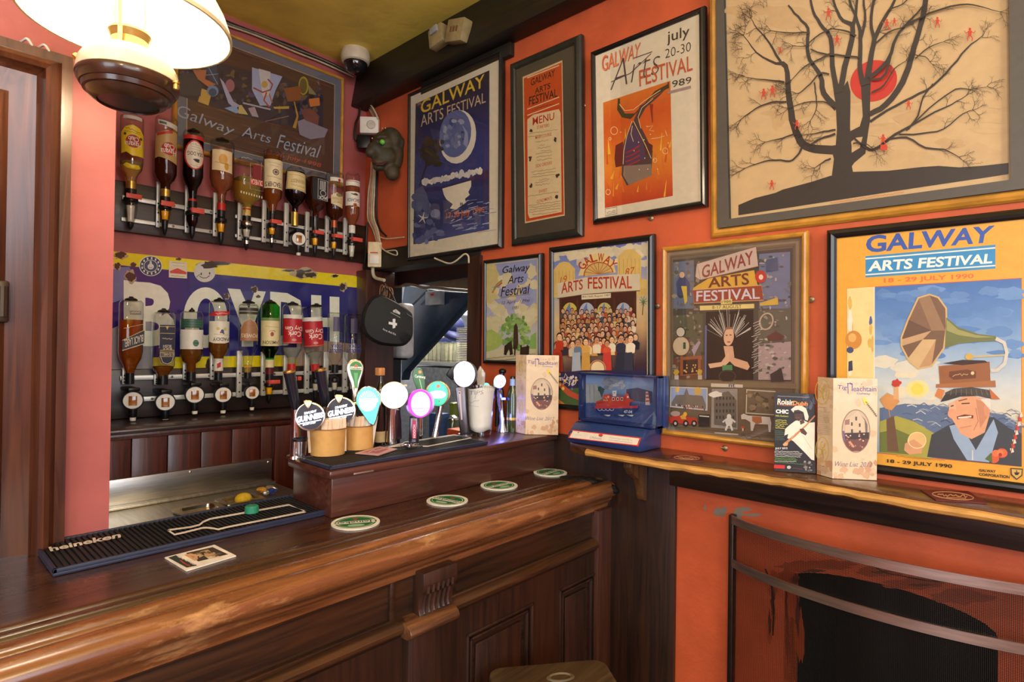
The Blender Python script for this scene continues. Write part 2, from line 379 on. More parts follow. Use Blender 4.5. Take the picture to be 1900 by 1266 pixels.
        me.materials.append(mat or PRINT); o = bpy.data.objects.new(name, me); COL.objects.link(o)
        if parent: o.parent = parent; WM[o.name] = WM[parent.name]
        elif M is not None: o.matrix_world = M; WM[o.name] = M
        return tag(o, label, cat, group)
def clipf(V, Fc, r):
    V = list(V); out = []; u0, v0, u1, v1 = r
    ok = [u0-1e-6 <= v[0] <= u1+1e-6 and v0-1e-6 <= v[1] <= v1+1e-6 for v in V]
    for f, c in Fc:
        if all(ok[i] for i in f): out.append((f, c)); continue
        cl = isinstance(c, list); P = [(V[i], c[k] if cl else c) for k, i in enumerate(f)]
        for ax, lim, sg in ((0,u0,1),(0,u1,-1),(1,v0,1),(1,v1,-1)):
            Q = []
            for (a, ca), (b, cb) in zip(P, P[1:]+P[:1]):
                da, db = (a[ax]-lim)*sg, (b[ax]-lim)*sg
                if da >= 0: Q.append((a, ca))
                if (da < 0) != (db < 0):
                    t = da/(da-db); Q.append((tuple(a[k]+(b[k]-a[k])*t for k in range(3)), tuple(ca[k]+(cb[k]-ca[k])*t for k in range(3))))
            P = Q
            if len(P) < 3: break
        if len(P) < 3: continue
        n = len(V); V.extend(p for p, _ in P); ok.extend([True]*len(P)); out.append((tuple(range(n, n+len(P))), [q for _, q in P] if cl else c))
    return V, out
def subdiv(V, Fc, mx):
    V = list(V); out = []
    st = []
    for f, c in Fc:
        for i in range(1, len(f)-1):
            st.append(((f[0], f[i], f[i+1]), [c[0], c[i], c[i+1]] if isinstance(c, list) else c))
    while st:
        (a, b, d), c = st.pop()
        cl = isinstance(c, list); e = [(abs(V[a][0]-V[b][0]), 0), (abs(V[b][0]-V[d][0]), 1), (abs(V[d][0]-V[a][0]), 2)]; l, i = max(e)
        if l <= mx: out.append(((a, b, d), c)); continue
        t = (a, b, d); p, q, r = t[i], t[(i+1) % 3], t[(i+2) % 3]
        V.append(tuple((V[p][k]+V[q][k])/2 for k in range(3))); m = len(V)-1
        if cl:
            cp, cq, crr = c[i], c[(i+1) % 3], c[(i+2) % 3]; cm = tuple((cp[k]+cq[k])/2 for k in range(3))
            st.append(((p, m, r), [cp, cm, crr])); st.append(((m, q, r), [cm, cq, crr]))
        else: st.append(((p, m, r), c)); st.append(((m, q, r), c))
    return V, out
def framed(name, label, cat, pl, px, mw, depth, fmat, group=None, glass=True, gx=0, prof=None):
    """px: outer corners TL,TR,BR,BL in photo pixels -> thing with frame and glass; returns thing, inner uv rect"""
    q = [pl.uv(*p) for p in px]; u0 = (q[0][0]+q[3][0])/2; u1 = (q[1][0]+q[2][0])/2; v1 = (q[0][1]+q[1][1])/2; v0 = (q[2][1]+q[3][1])/2; pl.sink = .006
    t = thing(name, label, cat, M=pl.M, group=group)
    bm = B(); pr = prof or [(0, -depth), (0, -.005), (.2, 0), (.5, .0025), (.8, .001), (1, -.003), (1, -.009)]
    rings = []
    for a, w in pr:
        d = a*mw
        rings.append([bm.verts.new(pl.M @ Vector(p)) for p in ((u0+d, v0+d, w), (u1-d, v0+d, w), (u1-d, v1-d, w), (u0+d, v1-d, w))])
    for A, C in zip(rings, rings[1:]+rings[:1]):
        for k in range(4): bm.faces.new((A[k], A[(k+1) % 4], C[(k+1) % 4], C[k]))
    mk('frame', bm, fmat, t, ang=20)
    bm = B(); d = mw*.9; box(bm, u0+d, u1-d, v0+d, v1-d, -depth, -.0068, M=pl.M); mk('backing_board', bm, pm('grey backing card', (120,110,95), .8), t)
    if glass:
        bm = B(); mg = pl.M @ Matrix.Translation(((u0+u1)/2, (v0+v1)/2, -.0025)) @ Matrix.Rotation(R_(gx), 4, 'Y')
        w, h = (u1-u0)/2-mw*.95, (v1-v0)/2-mw*.95
        box(bm, -w, w, -h, h, -.0006, .0006, M=mg); mk('glass_pane', bm, GLASS, t)
    return t, (u0+mw, v0+mw, u1-mw, v1-mw)
# ------------------------------------------------------------------ the room
AX, BY, CE, DY, SX = 1.39, 2.148, 2.61, 1.30, .293     # right wall, back wall, ceiling, door wall, end of door wall
bm = B(); box(bm, -2.1, 3.6, -2.6, 3.0, -.05, 0); struct('floor', bm, wood('floor boards', (50,30,18), (92,60,36), axis=0, rough=.4), 'dark wooden pub floor below the bar')
bm = B(); box(bm, -2.1, AX+.1, -2.6, BY+.1, CE, CE+.05); struct('ceiling', bm, CEIL, 'mustard yellow painted ceiling')
bm = B(); box(bm, -2.1, SX, DY, DY+.04, 0, CE); box(bm, SX-.06, SX, DY+.04, BY, 0, CE); struct('wall_left', bm, BARWALL, 'pink plaster wall beside the brown door')
bm = B(); box(bm, SX-.06, AX, BY, BY+.06, 0, CE); struct('wall_back', bm, BARWALL, 'salmon red wall behind the hanging spirit bottles')
bm = B()
box(bm, AX, AX+.1, -2.6, .06, 0, CE); box(bm, AX, AX+.1, .43, 1.43, 0, CE); box(bm, AX, AX+.1, .06, .43, 1.02, CE); box(bm, AX, AX+.1, .06, .43, 0, .3)
box(bm, AX, AX+.1, 1.43, BY+.06, 1.80, CE); box(bm, AX, AX+.1, 1.43, 2.09, 0, .95); box(bm, AX, AX+.1, 2.09, BY+.06, 0, 1.8)
arch = [(AX, .43, 1.02), (AX, .43, .925)]+[(AX, .245+.185*math.cos(R_(a)), .925+.045*math.sin(R_(a))) for a in range(10, 171, 16)]+[(AX, .06, .925), (AX, .06, 1.02)]
prism(bm, arch, (.1, 0, 0)); struct('wall_right', bm, WALL, 'orange red wall hung with framed posters')
bm = B(); box(bm, AX+.1, AX+.5, .02, .45, .25, .3); box(bm, AX+.45, AX+.5, .02, .45, .3, 1.0); box(bm, AX+.1, AX+.5, .02, .06, .3, 1.0); box(bm, AX+.1, AX+.5, .43, .45, .3, 1.0); box(bm, AX+.1, AX+.5, .02, .45, 1.0, 1.05)
struct('trim_6', bm, pm('soot black fireplace', (16,14,12), .9, var=.3), 'black sooty fireplace recess behind the fire guard')
bm = B(); box(bm, -2.1, -2.05, -2.6, DY, 0, .9); box(bm, -2.1, -2.05, -2.6, -1.6, .9, CE); box(bm, -2.1, -2.05, .4, DY, .9, CE); box(bm, -2.1, -2.05, -1.6, .4, 2.45, CE); struct('wall_front', bm, WALL, 'street wall behind the photographer')
bm = B(); box(bm, -2.1, -1.4, -2.6, -2.55, 0, CE); box(bm, .8, AX, -2.6, -2.55, 0, CE); box(bm, -1.4, .8, -2.6, -2.55, 0, 1.0); box(bm, -1.4, .8, -2.6, -2.55, 2.5, CE); struct('wall_rear', bm, WALL, 'rear wall of the pub room')
for n_, bx in (('window_1', (-2.085,-2.065,-1.6,.4,.9,2.45)), ('window_2', (-1.4,.8,-2.585,-2.565,1.0,2.5))):
    bm = B(); x0,x1,y0,y1,z0,z1 = bx; t = .04
    if x1-x0 < .1:
        for a, b in ((y0,y0+t),((y0+y1)/2-t/2,(y0+y1)/2+t/2),(y1-t,y1)): box(bm,x0,x1,a,b,z0,z1)
        for a in (z0,(z0+z1)/2,z1-t): box(bm,x0,x1,y0,y1,a,a+t)
    else:
        for a, b in ((x0,x0+t),((x0+x1)/2-t/2,(x0+x1)/2+t/2),(x1-t,x1)): box(bm,a,b,y0,y1,z0,z1)
        for a in (z0,(z0+z1)/2,z1-t): box(bm,x0,x1,y0,y1,a,a+t)
    struct(n_, bm, DOORW, 'window frame of the pub room')
# beams
bm = B(); prism(bm, [(1.312,-2.6,2.44),(1.342,-2.6,CE),(AX,-2.6,CE),(AX,-2.6,2.44)], (0, BY+2.6, 0), bev=.006); box(bm, 1.368, AX, 1.285, 1.75, 2.395, 2.44, .003)
struct('trim_1', bm, BLACKWOOD, 'black ceiling beam along the top of the poster wall')
bm = B(); box(bm, 1.384, AX+.1, 1.43, BY, 1.755, 1.835, .003); struct('trim_2', bm, BLACKWOOD, 'dark wooden lintel over the kitchen hatch')
bm = B(); box(bm, 1.376, AX+.1, 1.421, 1.483, .9, 1.757, .004); struct('trim_3', bm, wood('hatch post wood', (40,22,14), (60,34,22), axis=2), 'dark wooden post at the side of the kitchen hatch')
bm = B(); box(bm, 1.352, AX+.104, 2.07, BY, .95, 1.754, .003); struct('trim_4', bm, wood('red corner post', (52,24,18), (76,36,26), axis=2), 'red brown corner post behind the first aid bag')
bm = B(); box(bm, AX-.015, AX, .693, .885, 0, 1.16, .002); box(bm, AX-.012, AX, .88, 1.30, .95, 1.184, .002); struct('trim_5', bm, DARKZ, 'dark upright board on the orange wall below the shelf end')
bm = B(); box(bm, AX-.035, AX, -.9, .70, 1.098, 1.165, .004); struct('trim_7', bm, wood('dark shelf apron', (24,14,9), (52,32,20), axis=1), 'dark apron board under the wall shelf')
rg = random.Random(31); A = Art(wallR(AX-.0004), 'FG', dl=2e-6)
for cx, cy, rx, ry in ((850,480,90,26),(740,560,22,60),(735,700,14,80),(720,780,12,60),(1000,470,120,24),(1240,500,110,26),(1400,560,150,24),(1600,620,140,34),(830,640,26,90),(860,800,24,120),(800,520,40,26)): A.blob(cx, cy, rx, ry, (166,72,34) if ry > rx else (150,66,34), rg, 18, .3)
for cx, cy, rx, ry in ((735,640,9,60),(720,740,6,50),(842,540,16,24),(850,700,10,90),(930,500,50,7),(1240,505,40,8),(1420,565,60,6)): A.blob(cx, cy, rx, ry, (92,44,26), rg, 18, .4)
A.line([(700,490),(728,560),(740,680),(735,800)], 7, (46,24,16)); A.line([(1000,390),(1150,450),(1260,510),(1450,545),(1900,575)], 5, (46,26,20))
o = A.build('soot_stain', None, M=wallR(AX-.0004).M); tag(o, 'sooty stains and cracks on the orange wall around the fireplace opening', 'stain')
# bare plaster patches above the fire guard
rg = random.Random(3); A = Art(wallR(AX-.0006), 'FG')
for cx, cy, rx, ry in ((492,225,30,24),(560,260,22,36),(600,212,34,12),(420,205,6,14),(640,240,40,8),(575,240,20,20)): A.blob(cx, cy, rx, ry, (132,122,108), rg, 16, .4)
o = A.build('paint_patch', None, M=wallR(AX-.0006).M); tag(o, 'bare grey plaster patch where orange paint flaked above the fire guard', 'plaster patch')
# ------------------------------------------------------------------ door on the left
bm = B(); X0, ZT = .222, 1.952
prof = [(0,0),(0,.022),(.016,.024),(.02,.03),(.026,.046),(.034,.05),(.041,.044),(.044,.03),(.05,.022),(.056,.02),(.085,.012),(.09,.02),(.097,.026),(.104,.02),(.108,.004),(.108,-.02)]
b2 = bmesh.new(); rows = []
for d, h in prof: rows.append([b2.verts.new((X0-d, DY-h, 0)), b2.verts.new((X0-d, DY-h, ZT-d)), b2.verts.new((-1.1+d*0, DY-h, ZT-d))])
for a, c in zip(rows, rows[1:]):
    for k in range(2): b2.faces.new((a[k], a[k+1], c[k+1], c[k]))
merge(bm, b2); d1 = struct('door_1', bm, DOORW, 'brown panelled door with moulded architrave at the left edge')
bm = B(); box(bm, -1.1, X0-.1, DY-.006, DY+.02, 0, ZT-.1); struct('door_leaf', bm, wood('honey door leaf', (150,98,48), (196,142,80), axis=2, rough=.45, coat=.1), parent=d1)
bm = B(); c = onY(4, 560, DY-.02); box(bm, c.x-.012, c.x+.008, DY-.03, DY-.008, c.z-.035, c.z+.035, .004); lathe(bm, [(0,0),(.007,0),(.007,.05),(0,.05)], (c.x, DY-.032, c.z-.025), 10); struct('door_hinge', bm, pm('dull iron hinge', (70,62,52), .4, .8), parent=d1)
for q in ((48,82),(80,93)):
    bm = B(); c = onY(q[0], q[1], DY-.01); tube(bm, smoothpts([c+Vector((-.006,.008,.004)), c+Vector((0,-.012,.005)), c+Vector((.007,-.01,-.004)), c+Vector((.007,-.006,-.012))]), .0022, 6)
    one('cup_hook', bm, WHITEP, 'white cup hook above the door frame, '+('left one' if q[0] < 60 else 'right one'), 'hook', c, 'cup hooks over the door')
# ------------------------------------------------------------------ bar counter
ct = thing('bar_counter', 'long dark wooden bar counter with moulded rail and panelled front', 'bar counter', (.6, 1.1, 0))
bm = B(); prism(bm, [(-1.3,y,z) for y, z in [(1.335,1.08),(.982,1.08),(.976,1.08),(.972,1.0765)]]+[(-1.3,1.0*y,z) for y, z in [(.968,1.0775),(.964,1.0795),(.956,1.0798),(.95,1.077),(.9475,1.071)]]+[(-1.3,.985,1.04),(-1.3,1.335,1.04)], (AX+1.3, 0, 0)); mk('counter_top', bm, TOPW, ct, ang=50)
bm = B(); prism(bm, [(-1.3,y,z) for y, z in [(.984,1.039),(.9475,1.064),(.9455,1.0735),(.936,1.0775),(.926,1.0775),(.917,1.074),(.912,1.068),(.910,1.057),(.907,1.057),(.9045,1.069),(.90,1.0735),(.893,1.0755),(.883,1.074),(.873,1.067),(.867,1.057),(.866,1.048),(.870,1.038),(.879,1.033),(.882,1.026),(.888,1.018),(.896,1.012),(.898,1.0),(.984,1.0)]], (AX+1.3, 0, 0)); mk('bar_rail', bm, NOSEW, ct, ang=50)
bm = B(); box(bm, -1.3, 1.31, .905, 1.30, 0, 1.035)
for a, c_ in ((-1.3, .66), (.80, 1.31)):      # frieze bead frame
    box(bm, a, c_, .898, .906, .995, 1.003, .002); box(bm, c_-.012 if a < 0 else a, c_ if a < 0 else a+.012, .897, .906, .925, 1.0, .003); box(bm, a, c_, .896, .907, .913, .93, .003)
mk('frieze_panel', bm, DARKX, ct)
for a, c_ in ((-1.3, .676), (.792, 1.312)):
    bm = B(); prism(bm, [(a,y,z) for y, z in [(.907,.93),(.893,.926),(.884,.922),(.879,.915),(.88,.907),(.886,.902),(.89,.896),(.907,.89)]], (c_-a, 0, 0)); mk('ledge_moulding', bm, wood('worn ledge wood', (34,20,12), (80,50,28), worn=(150,104,62), axis=0, rough=.28, coat=.5, wornlo=.6), ct, ang=40)
# lower framing right of the pilaster
def xx(px, py, y=.893): return onY(px, py, y).x
bm = B(); zt = onY(870, 1176, .893).z; zs = .25
xa, xb, xc, xd = xx(865,1200), xx(990,1130), xx(1038,1110), xx(1107,1060)
box(bm, .78, 1.31, .893, .906, zt, .895); box(bm, .78, xa, .893, .906, .0, zt); box(bm, xb, xc, .893, .906, 0, zt); box(bm, xd, 1.31, .893, .906, 0, zt); box(bm, .78, 1.31, .893, .906, 0, zs)
mk('lower_frame', bm, DARKZ, ct)
for k, (a, c_) in enumerate(((xa, xb), (xc, xd))):
    bm = B(); w = .008
    for d in (0, .014):
        box(bm, a+d, a+d+w, .890+d*.3, .906, zs, zt-d, .003); box(bm, c_-d-w, c_-d, .890+d*.3, .906, zs, zt-d, .003); box(bm, a+d, c_-d, .890+d*.3, .906, zt-d-w, zt-d, .003)
    box(bm, a+.035, c_-.035, .899, .906, zs, zt-.035, .004); mk('lower_panel', bm, DARKZ, ct)
bm = B(); box(bm, -1.3, .675, .893, .906, .83, .895); box(bm, .60, .675, .893, .906, 0, .83); box(bm, -1.3, .6, .893, .906, 0, .25)
for d in (0, .014): box(bm, .6-d-.008, .6-d, .890+d*.3, .906, .25, .83-d, .003); box(bm, -1.3, .6-d, .890+d*.3, .906, .83-d-.008, .83-d, .003)
mk('lower_frame', bm, DARKZ, ct)
# corbelled pilaster
bm = B(); xl, xr = xx(783,1030,.878), xx(845,1012,.878)
sec = [(.908,1.008),(.872,1.008),(.870,.985),(.872,.972),(.880,.966),(.884,.95),(.886,.935),(.883,.925),(.876,.92),(.908,.918)]
prism(bm, [(xl,y,z) for y, z in sec], (xr-xl, 0, 0), bev=.002)
for i in range(6):
    x = xl+.012+i*(xr-xl-.024)/5; tube(bm, [(x,.871,.984),(x,.873,.97),(x,.881,.964),(x,.8855,.948),(x,.887,.935),(x,.884,.925)], .0045, 6)
mk('corbel', bm, wood('corbel wood', (38,20,12), (66,38,24), axis=2, rough=.45, worn=(96,62,38), wornlo=.66), ct)
bm = B(); xl2, xr2 = xx(757,1165,.868), xx(848,1140,.868)
prism(bm, [(xl2,y,z) for y, z in [(.905,.925),(.872,.922),(.862,.916),(.858,.908),(.861,.9),(.870,.895),(.905,.893)]], (xr2-xl2, 0, 0), bev=.002); mk('pilaster_cap', bm, wood('worn cap wood', (70,42,24), (120,78,46), worn=(150,104,64), axis=0, rough=.35, wornlo=.55), ct, ang=40)
bm = B(); box(bm, xl2+.008, xr2-.01, .875, .906, 0, .895, .003); mk('pilaster', bm, DARKZ, ct)
bm = B(); box(bm, 1.312, AX-.002, .882, .93, 0, 1.003, .003); mk('end_post', bm, wood('reddish end post', (52,26,16), (80,42,24), worn=(120,76,40), axis=2, rough=.4, wornlo=.68), ct)
bm = B(); rg = random.Random(5)                          # charred, chipped end of the rail
for i in range(9):
    t = i/8; ball(bm, (1.30+t*.075, .985-t*.1+rg.uniform(-.01,.01), 1.07+.012*math.sin(t*3)-t*.02), (rg.uniform(.014,.026), rg.uniform(.018,.03), rg.uniform(.008,.014)), n=10)
mk('chipped_end', bm, pm('charred wood', (14,9,6), .7, var=.4, bump=.6), ct)
# raised box on the bar
bx = thing('bar_top_box', 'long reddish wooden box on the bar carrying beer taps', 'box', (1.0, 1.18, 1.08))
RB = Matrix.Translation((.64,1.098,1.08)) @ Matrix.Rotation(R_(-.6),4,'Z')
bm = B(); box(bm, 0, .748, 0, .172, 0, .084, .003, M=RB); mk('box_body', bm, BLOCKW, bx)
bm = B(); box(bm, -.012, .748, -.012, .178, .084, .103, .006, M=RB); mk('box_lid', bm, BLOCKW, bx)
for q in ((652,879,690,871),(865,837,898,831)):
    a, b = onY(q[0], q[1], 1.094), onY(q[2], q[3], 1.092); bm = B(); box(bm, a.x, b.x, 1.084, 1.096, a.z-.002, a.z+.002, .001); mk('hinge_plate', bm, pm('bright hinge metal', (190,180,170), .3, .8), bx)
# ------------------------------------------------------------------ wall shelf with bracket
ZS = 1.185
def shelf_front():
    return [(onZ(x, y, ZS-.006).x, onZ(x, y, ZS-.006).y) for x, y in ((1085,836),(1208.6,855),(1357,875.6),(1491.5,892),(1544,901),(1627,915))]
sf = [(1.325,.965),(1.27,.955)]+[(1.238,.87),(1.236,.70),(1.25,.52),(1.262,.40),(1.262,.30),(1.255,.2),(1.25,.0),(1.24,-.3),(1.24,-.9)]
sh = thing('wall_shelf', 'worn wooden drinks shelf along the orange wall above the fireplace', 'shelf', (AX, .4, ZS-.03))
bm = B(); prism(bm, [(x+.006,y,ZS-.024) for x, y in sf]+[(AX,-.9,ZS-.024),(AX,.98,ZS-.024)], (0,0,.024), bev=.002); mk('shelf_board', bm, SHELFW, sh)
rg = random.Random(8); bm = B(); P = smoothpts([Vector((x, y, ZS-.012)) for x, y in sf[2:]], 6)
tube(bm, [p+Vector((rg.uniform(-.0015,.0015),0,rg.uniform(-.001,.001))) for p in P], [.0085+rg.uniform(-.0012,.001) for p in P], 8); mk('worn_edge', bm, EDGEW, sh)
bm = B(); yb = onX(1200, 900, AX).y; bp = [(AX-.015,ZS-.026),(AX-.10,ZS-.026),(AX-.103,ZS-.045),(AX-.085,ZS-.065),(AX-.06,ZS-.08),(AX-.045,ZS-.10),(AX-.038,ZS-.125),(AX-.03,ZS-.14),(AX-.015,ZS-.145)]
prism(bm, [(x,yb-.011,z) for x, z in bp], (0,.022,0), bev=.003); mk('shelf_bracket', bm, wood('bracket wood', (60,36,20), (120,80,44), worn=(150,100,56), axis=2, rough=.4, wornlo=.58), sh)
# ------------------------------------------------------------------ stool
st = thing('bar_stool', 'dark wooden square bar stool with hand hole in front of the bar', 'stool', (.98, .72, 0))
c = onZ(1040, 1258, .75); ang = math.atan2(.736-.889, 1.127-.926)
MS = Matrix.Translation((.92,.70,.75)) @ Matrix.Rotation(ang,4,'Z')
bm = B(); b2 = B(); prism(b2, [(x,y,-.03) for x, y in rrect(.262,.262,.03)], (0,0,.03), bev=.006); b2.transform(MS); merge(bm, b2)
SEATM = wood('stool seat wood', (64,48,30), (100,78,50), axis=0, rough=.5, coat=.1); mk('seat', bm, SEATM, st)
hc = MS.inverted() @ c; bm = B(); lathe(bm, [(.014,0),(.017,.003),(.02,.0015),(.0205,0)], (0,0,0), 20); bm.transform(MS @ Matrix.Translation((hc.x,hc.y,.0005)) @ Matrix.Diagonal((1.5,.8,1,1))); mk('hand_hole_rim', bm, pm('stool hole rim', (100,88,66), .4), st)
for sx in (-1,1):
    for sy in (-1,1):
        bm = B(); tube(bm, [MS @ Vector((sx*.1,sy*.1,-.028)), MS @ Vector((sx*.115,sy*.115,-.75))], [.018,.014], 10); mk('leg', bm, DARKZ, st)
for sx, sy, ex, ey in ((-1,-1,1,-1),(1,-1,1,1),(1,1,-1,1),(-1,1,-1,-1)):
    bm = B(); tube(bm, [MS @ Vector((sx*.11,sy*.11,-.5)), MS @ Vector((ex*.11,ey*.11,-.5))], .01, 8); mk('stretcher', bm, DARKZ, st)
# ------------------------------------------------------------------ fire guard
fg = thing('fire_guard', 'curved steel fire guard with wire mesh in front of the fireplace', 'fire guard', (1.33,.24,0))
yl, yr = .545, -.07
def gp(t, z): y = yl+(yr-yl)*t; return Vector((AX-.022-.075*(1-(2*t-1)**2)**.8, y, z))
GST = pm('brushed guard steel', (226,220,208), .3, 1, var=.15, sc=12, stretch=(1,1,14))
for z0, z1 in ((1.033,1.052),(.932,.951)):
    bm = B(); n = 28; b2 = bmesh.new(); A_ = []
    for i in range(n+1):
        p = gp(i/n, 0); A_.append([b2.verts.new((p.x+d, p.y, z)) for d, z in ((0,z0),(0,z1),(.004,z1),(.004,z0))])
    for a, c_ in zip(A_, A_[1:]):
        for k in range(4): b2.faces.new((a[k], a[(k+1)%4], c_[(k+1)%4], c_[k]))
    b2.faces.new(A_[0]); b2.faces.new(A_[-1]); merge(bm, b2); mk('steel_band', bm, GST, fg)
for t in (0, 1):
    bm = B(); p = gp(t, 0); box(bm, p.x-.001, p.x+.02, p.y-.006, p.y+.006, .3, 1.052, .002); mk('side_post', bm, pm('dark guard steel', (72,64,56), .35, .9), fg)
MESH = bpy.data.materials.new('woven fire mesh'); N, L = nt(MESH); p_ = N['Principled BSDF']; p_.inputs['Base Color'].default_value = (.02,.018,.015,1); p_.inputs['Metallic'].default_value = .6; p_.inputs['Roughness'].default_value = .45
tcn = N.new('ShaderNodeTexCoord'); sp = N.new('ShaderNodeSeparateXYZ'); L.new(tcn.outputs['UV'], sp.inputs[0]); mm = []
for ax in ('X','Y'):
    a = N.new('ShaderNodeMath'); a.operation = 'FRACT'; L.new(sp.outputs[ax], a.inputs[0])
    g = N.new('ShaderNodeMath'); g.operation = 'GREATER_THAN'; g.inputs[1].default_value = .28; L.new(a.outputs[0], g.inputs[0]); mm.append(g)
mu = N.new('ShaderNodeMath'); mu.operation = 'MULTIPLY'; L.new(mm[0].outputs[0], mu.inputs[0]); L.new(mm[1].outputs[0], mu.inputs[1])
tr = N.new('ShaderNodeBsdfTransparent'); ms = N.new('ShaderNodeMixShader'); L.new(mu.outputs[0], ms.inputs[0]); L.new(p_.outputs[0], ms.inputs[1]); L.new(tr.outputs[0], ms.inputs[2]); L.new(ms.outputs[0], N['Material Output'].inputs[0])
me = bpy.data.meshes.new('mesh_screen'); n = 40; V, F_, UV = [], [], []
for i in range(n+1):
    for z in (.3,.5,.7,.85,.95,1.04): p = gp(i/n, z); V.append((p.x+.005+.002*math.sin(i*.9)*math.sin(z*9), p.y, z))
for i in range(n):
    for k in range(5): a = i*6+k; F_.append((a,a+6,a+7,a+1))
me.from_pydata([tuple(Vector(v)-Vector((1.33,.24,0))) for v in V], [], F_); ul = me.uv_layers.new()
for lp in me.loops: v = V[lp.vertex_index]; ul.data[lp.index].uv = (v[1]/.0028, v[2]/.0028)
me.materials.append(MESH); me.shade_smooth(); o = bpy.data.objects.new('mesh_screen', me); COL.objects.link(o); o.parent = fg
# ------------------------------------------------------------------ back bar: board wall, shelf, sink
bm = B(); rg = random.Random(2); x = .296; YP = 1.9
while x < 1.34:
    w = .092; box(bm, x, min(x+w-.002, 1.345), YP, YP+.015, .6, 1.19, .002); x += w
zs1 = onY(206, 798, YP).z
box(bm, .296, 1.345, YP-.008, YP+.02, zs1-.03, zs1-.012, .004)
bb = thing('back_bar_cabinet', 'red stained matchboard cabinet below the spirit bottles', 'cabinet', (.8, 2.0, .6))
mk('board_front', bm, REDWOOD, bb)
bm = B(); box(bm, .296, 1.345, YP-.022, BY-.002, zs1-.012, zs1, .003); mk('cabinet_top', bm, wood('dark cabinet top', (34,18,13), (66,36,26), axis=0, rough=.3, coat=.3), bb)
bm = B(); xs = onY(507, 870, YP-.03).x; box(bm, xs+.006, xs+.16, YP-.03, YP-.002, .7, zs1-.03, .003); mk('side_upright', bm, REDWOOD, bb)
sk = thing('bar_sink_unit', 'stainless steel sink top with splashback behind the bar', 'sink', (.6, 1.6, .9))
zl = onY(206, 945, YP-.02).z; zt = onY(206, 892, YP-.02).z
bm = B(); box(bm, SX+.002, xs, YP-.02, YP-.003, zl-.05, zt, .001); mk('splashback', bm, STEEL, sk)
bm = B(); box(bm, SX+.002, xs+.004, 1.35, YP-.02, zl-.03, zl-.0, .002); box(bm, SX+.002, xs, YP-.05, YP-.02, zl, zl+.008, .002); mk('sink_top', bm, pm('sink top steel', (196,194,186), .3, 1, var=.12, sc=10, stretch=(14,1,1)), sk)
for q in ((353,876),(498,858)):
    c = onY(q[0], q[1], YP-.021); bm = B(); ball(bm, c, (.004,.002,.004), n=10); mk('screw', bm, CHROME, sk)
for k, (q, lab) in enumerate((((370,946),'shallow steel food tray in the sink top nearest the pink wall'),((445,928),'steel food tray holding a lemon half in the sink top'))):
    c = onZ(q[0], q[1], zl+.004); tr_ = thing('steel_tray', lab, 'tray', c, 'steel trays in the sink top')
    bm = B(); ring = []
    for w, h, z in ((.115,.09,0),(.115,.09,.004),(.085,.062,.004),(.075,.052,-.02),(.0,.0,-.02)):
        ring.append([bm.verts.new((c.x+px, c.y+py, c.z+z)) for px, py in (rrect(w,h,.014) if w else [(0,0)]*24)][:24])
    for a, b in zip(ring, ring[1:]):
        for i in range(24): bm.faces.new((a[i], a[(i+1)%24], b[(i+1)%24], b[i]))
    bmesh.ops.remove_doubles(bm, verts=bm.verts[:], dist=1e-5); mk('tray', bm, pm('tray steel', (190,186,170), .22, 1, var=.1), tr_)
    if k == 1:
        bm = B(); ball(bm, c+Vector((.01,.0,.001)), (.024,.02,.018), n=16); one('lemon_half', bm, pm('lemon yellow', (225,190,40), .5, bump=.2, sc=120), 'yellow lemon half lying in a steel tray', 'lemon', c)
rg = random.Random(4); c = onZ(498, 918, zl); bm = B()
for i in range(7): ball(bm, c+Vector((rg.uniform(-.03,.035), rg.uniform(-.02,.02), rg.uniform(.006,.018))), (rg.uniform(.008,.02), rg.uniform(.006,.014), rg.uniform(.005,.011)), Matrix.Rotation(rg.uniform(0,3),4,'Z'), 8, mi=i % 3)
one('crumpled_wrapper', bm, [pm('foil wrapper', (200,196,186), .25, .7), pm('blue wrapper', (40,60,140), .3), pm('orange wrapper', (220,160,60), .3)], 'crumpled foil and blue wrapper beside the sink trays', 'wrapper', c, smooth=False)
# ------------------------------------------------------------------ framed posters
def mixc(a, b, t): return tuple(a[i]*(1-t)+b[i]*t for i in range(3))
def finish(A, t, r, mat=None):
    A.clip = A.clip or r; A.build('print', t, mat or PRINT)
INK = (36,32,30)
# --- 1996 poster
pl = wallR(AX-.02, .7, 1.9, y0=1.65)
t, r = framed('framed_poster', 'black framed moon and sea poster with white mount, left of the narrow menu frame', 'poster', pl, ((756,174.7),(930,92.5),(929,459.5),(754,484)), .014, .018, BLACKFR)
A = Art(pl, 'P96'); A.rect(*r, (224,216,190), raw=True)
q = [(418,470),(748,318),(747,1035),(408,1103)]; A.grad(q, [(24,28,56),(34,40,84),(52,60,120),(58,66,124),(44,52,98),(70,84,140)], 16)
A.line(q, 4, (60,52,44), True)
A.text('GALWAY', (440,457), (728,333), (440,516), (228,196,60), .01, 0, (727,392)); A.text('the', (425,462), (442,456), (425,478), (190,170,140))
A.text('ARTS FESTIVAL', (440,522), (733,416), (440,574), (206,184,140), 0, 0, (733,462))
A.ell(607,618,82,122,(232,226,206), 8); A.ell(596,604,71,108,(96,110,160), 8)
rg = random.Random(96)
for i in range(30):
    a = rg.uniform(0,6.28); d = rg.random()**.5*.8; A.blob(596+66*d*math.cos(a), 604+100*d*math.sin(a), rg.uniform(5,16), rg.uniform(6,20), mixc((60,76,130),(176,184,204), rg.random()), rg)
A.poly([(625,560),(640,600),(632,650),(648,668),(636,700),(655,640),(652,600)], (150,160,190))
A.poly([(444,850),(540,838),(640,815),(747,765),(747,812),(640,838),(520,862)], (70,48,82)); A.poly([(444,852),(747,806),(747,835),(444,872)], (44,48,98))
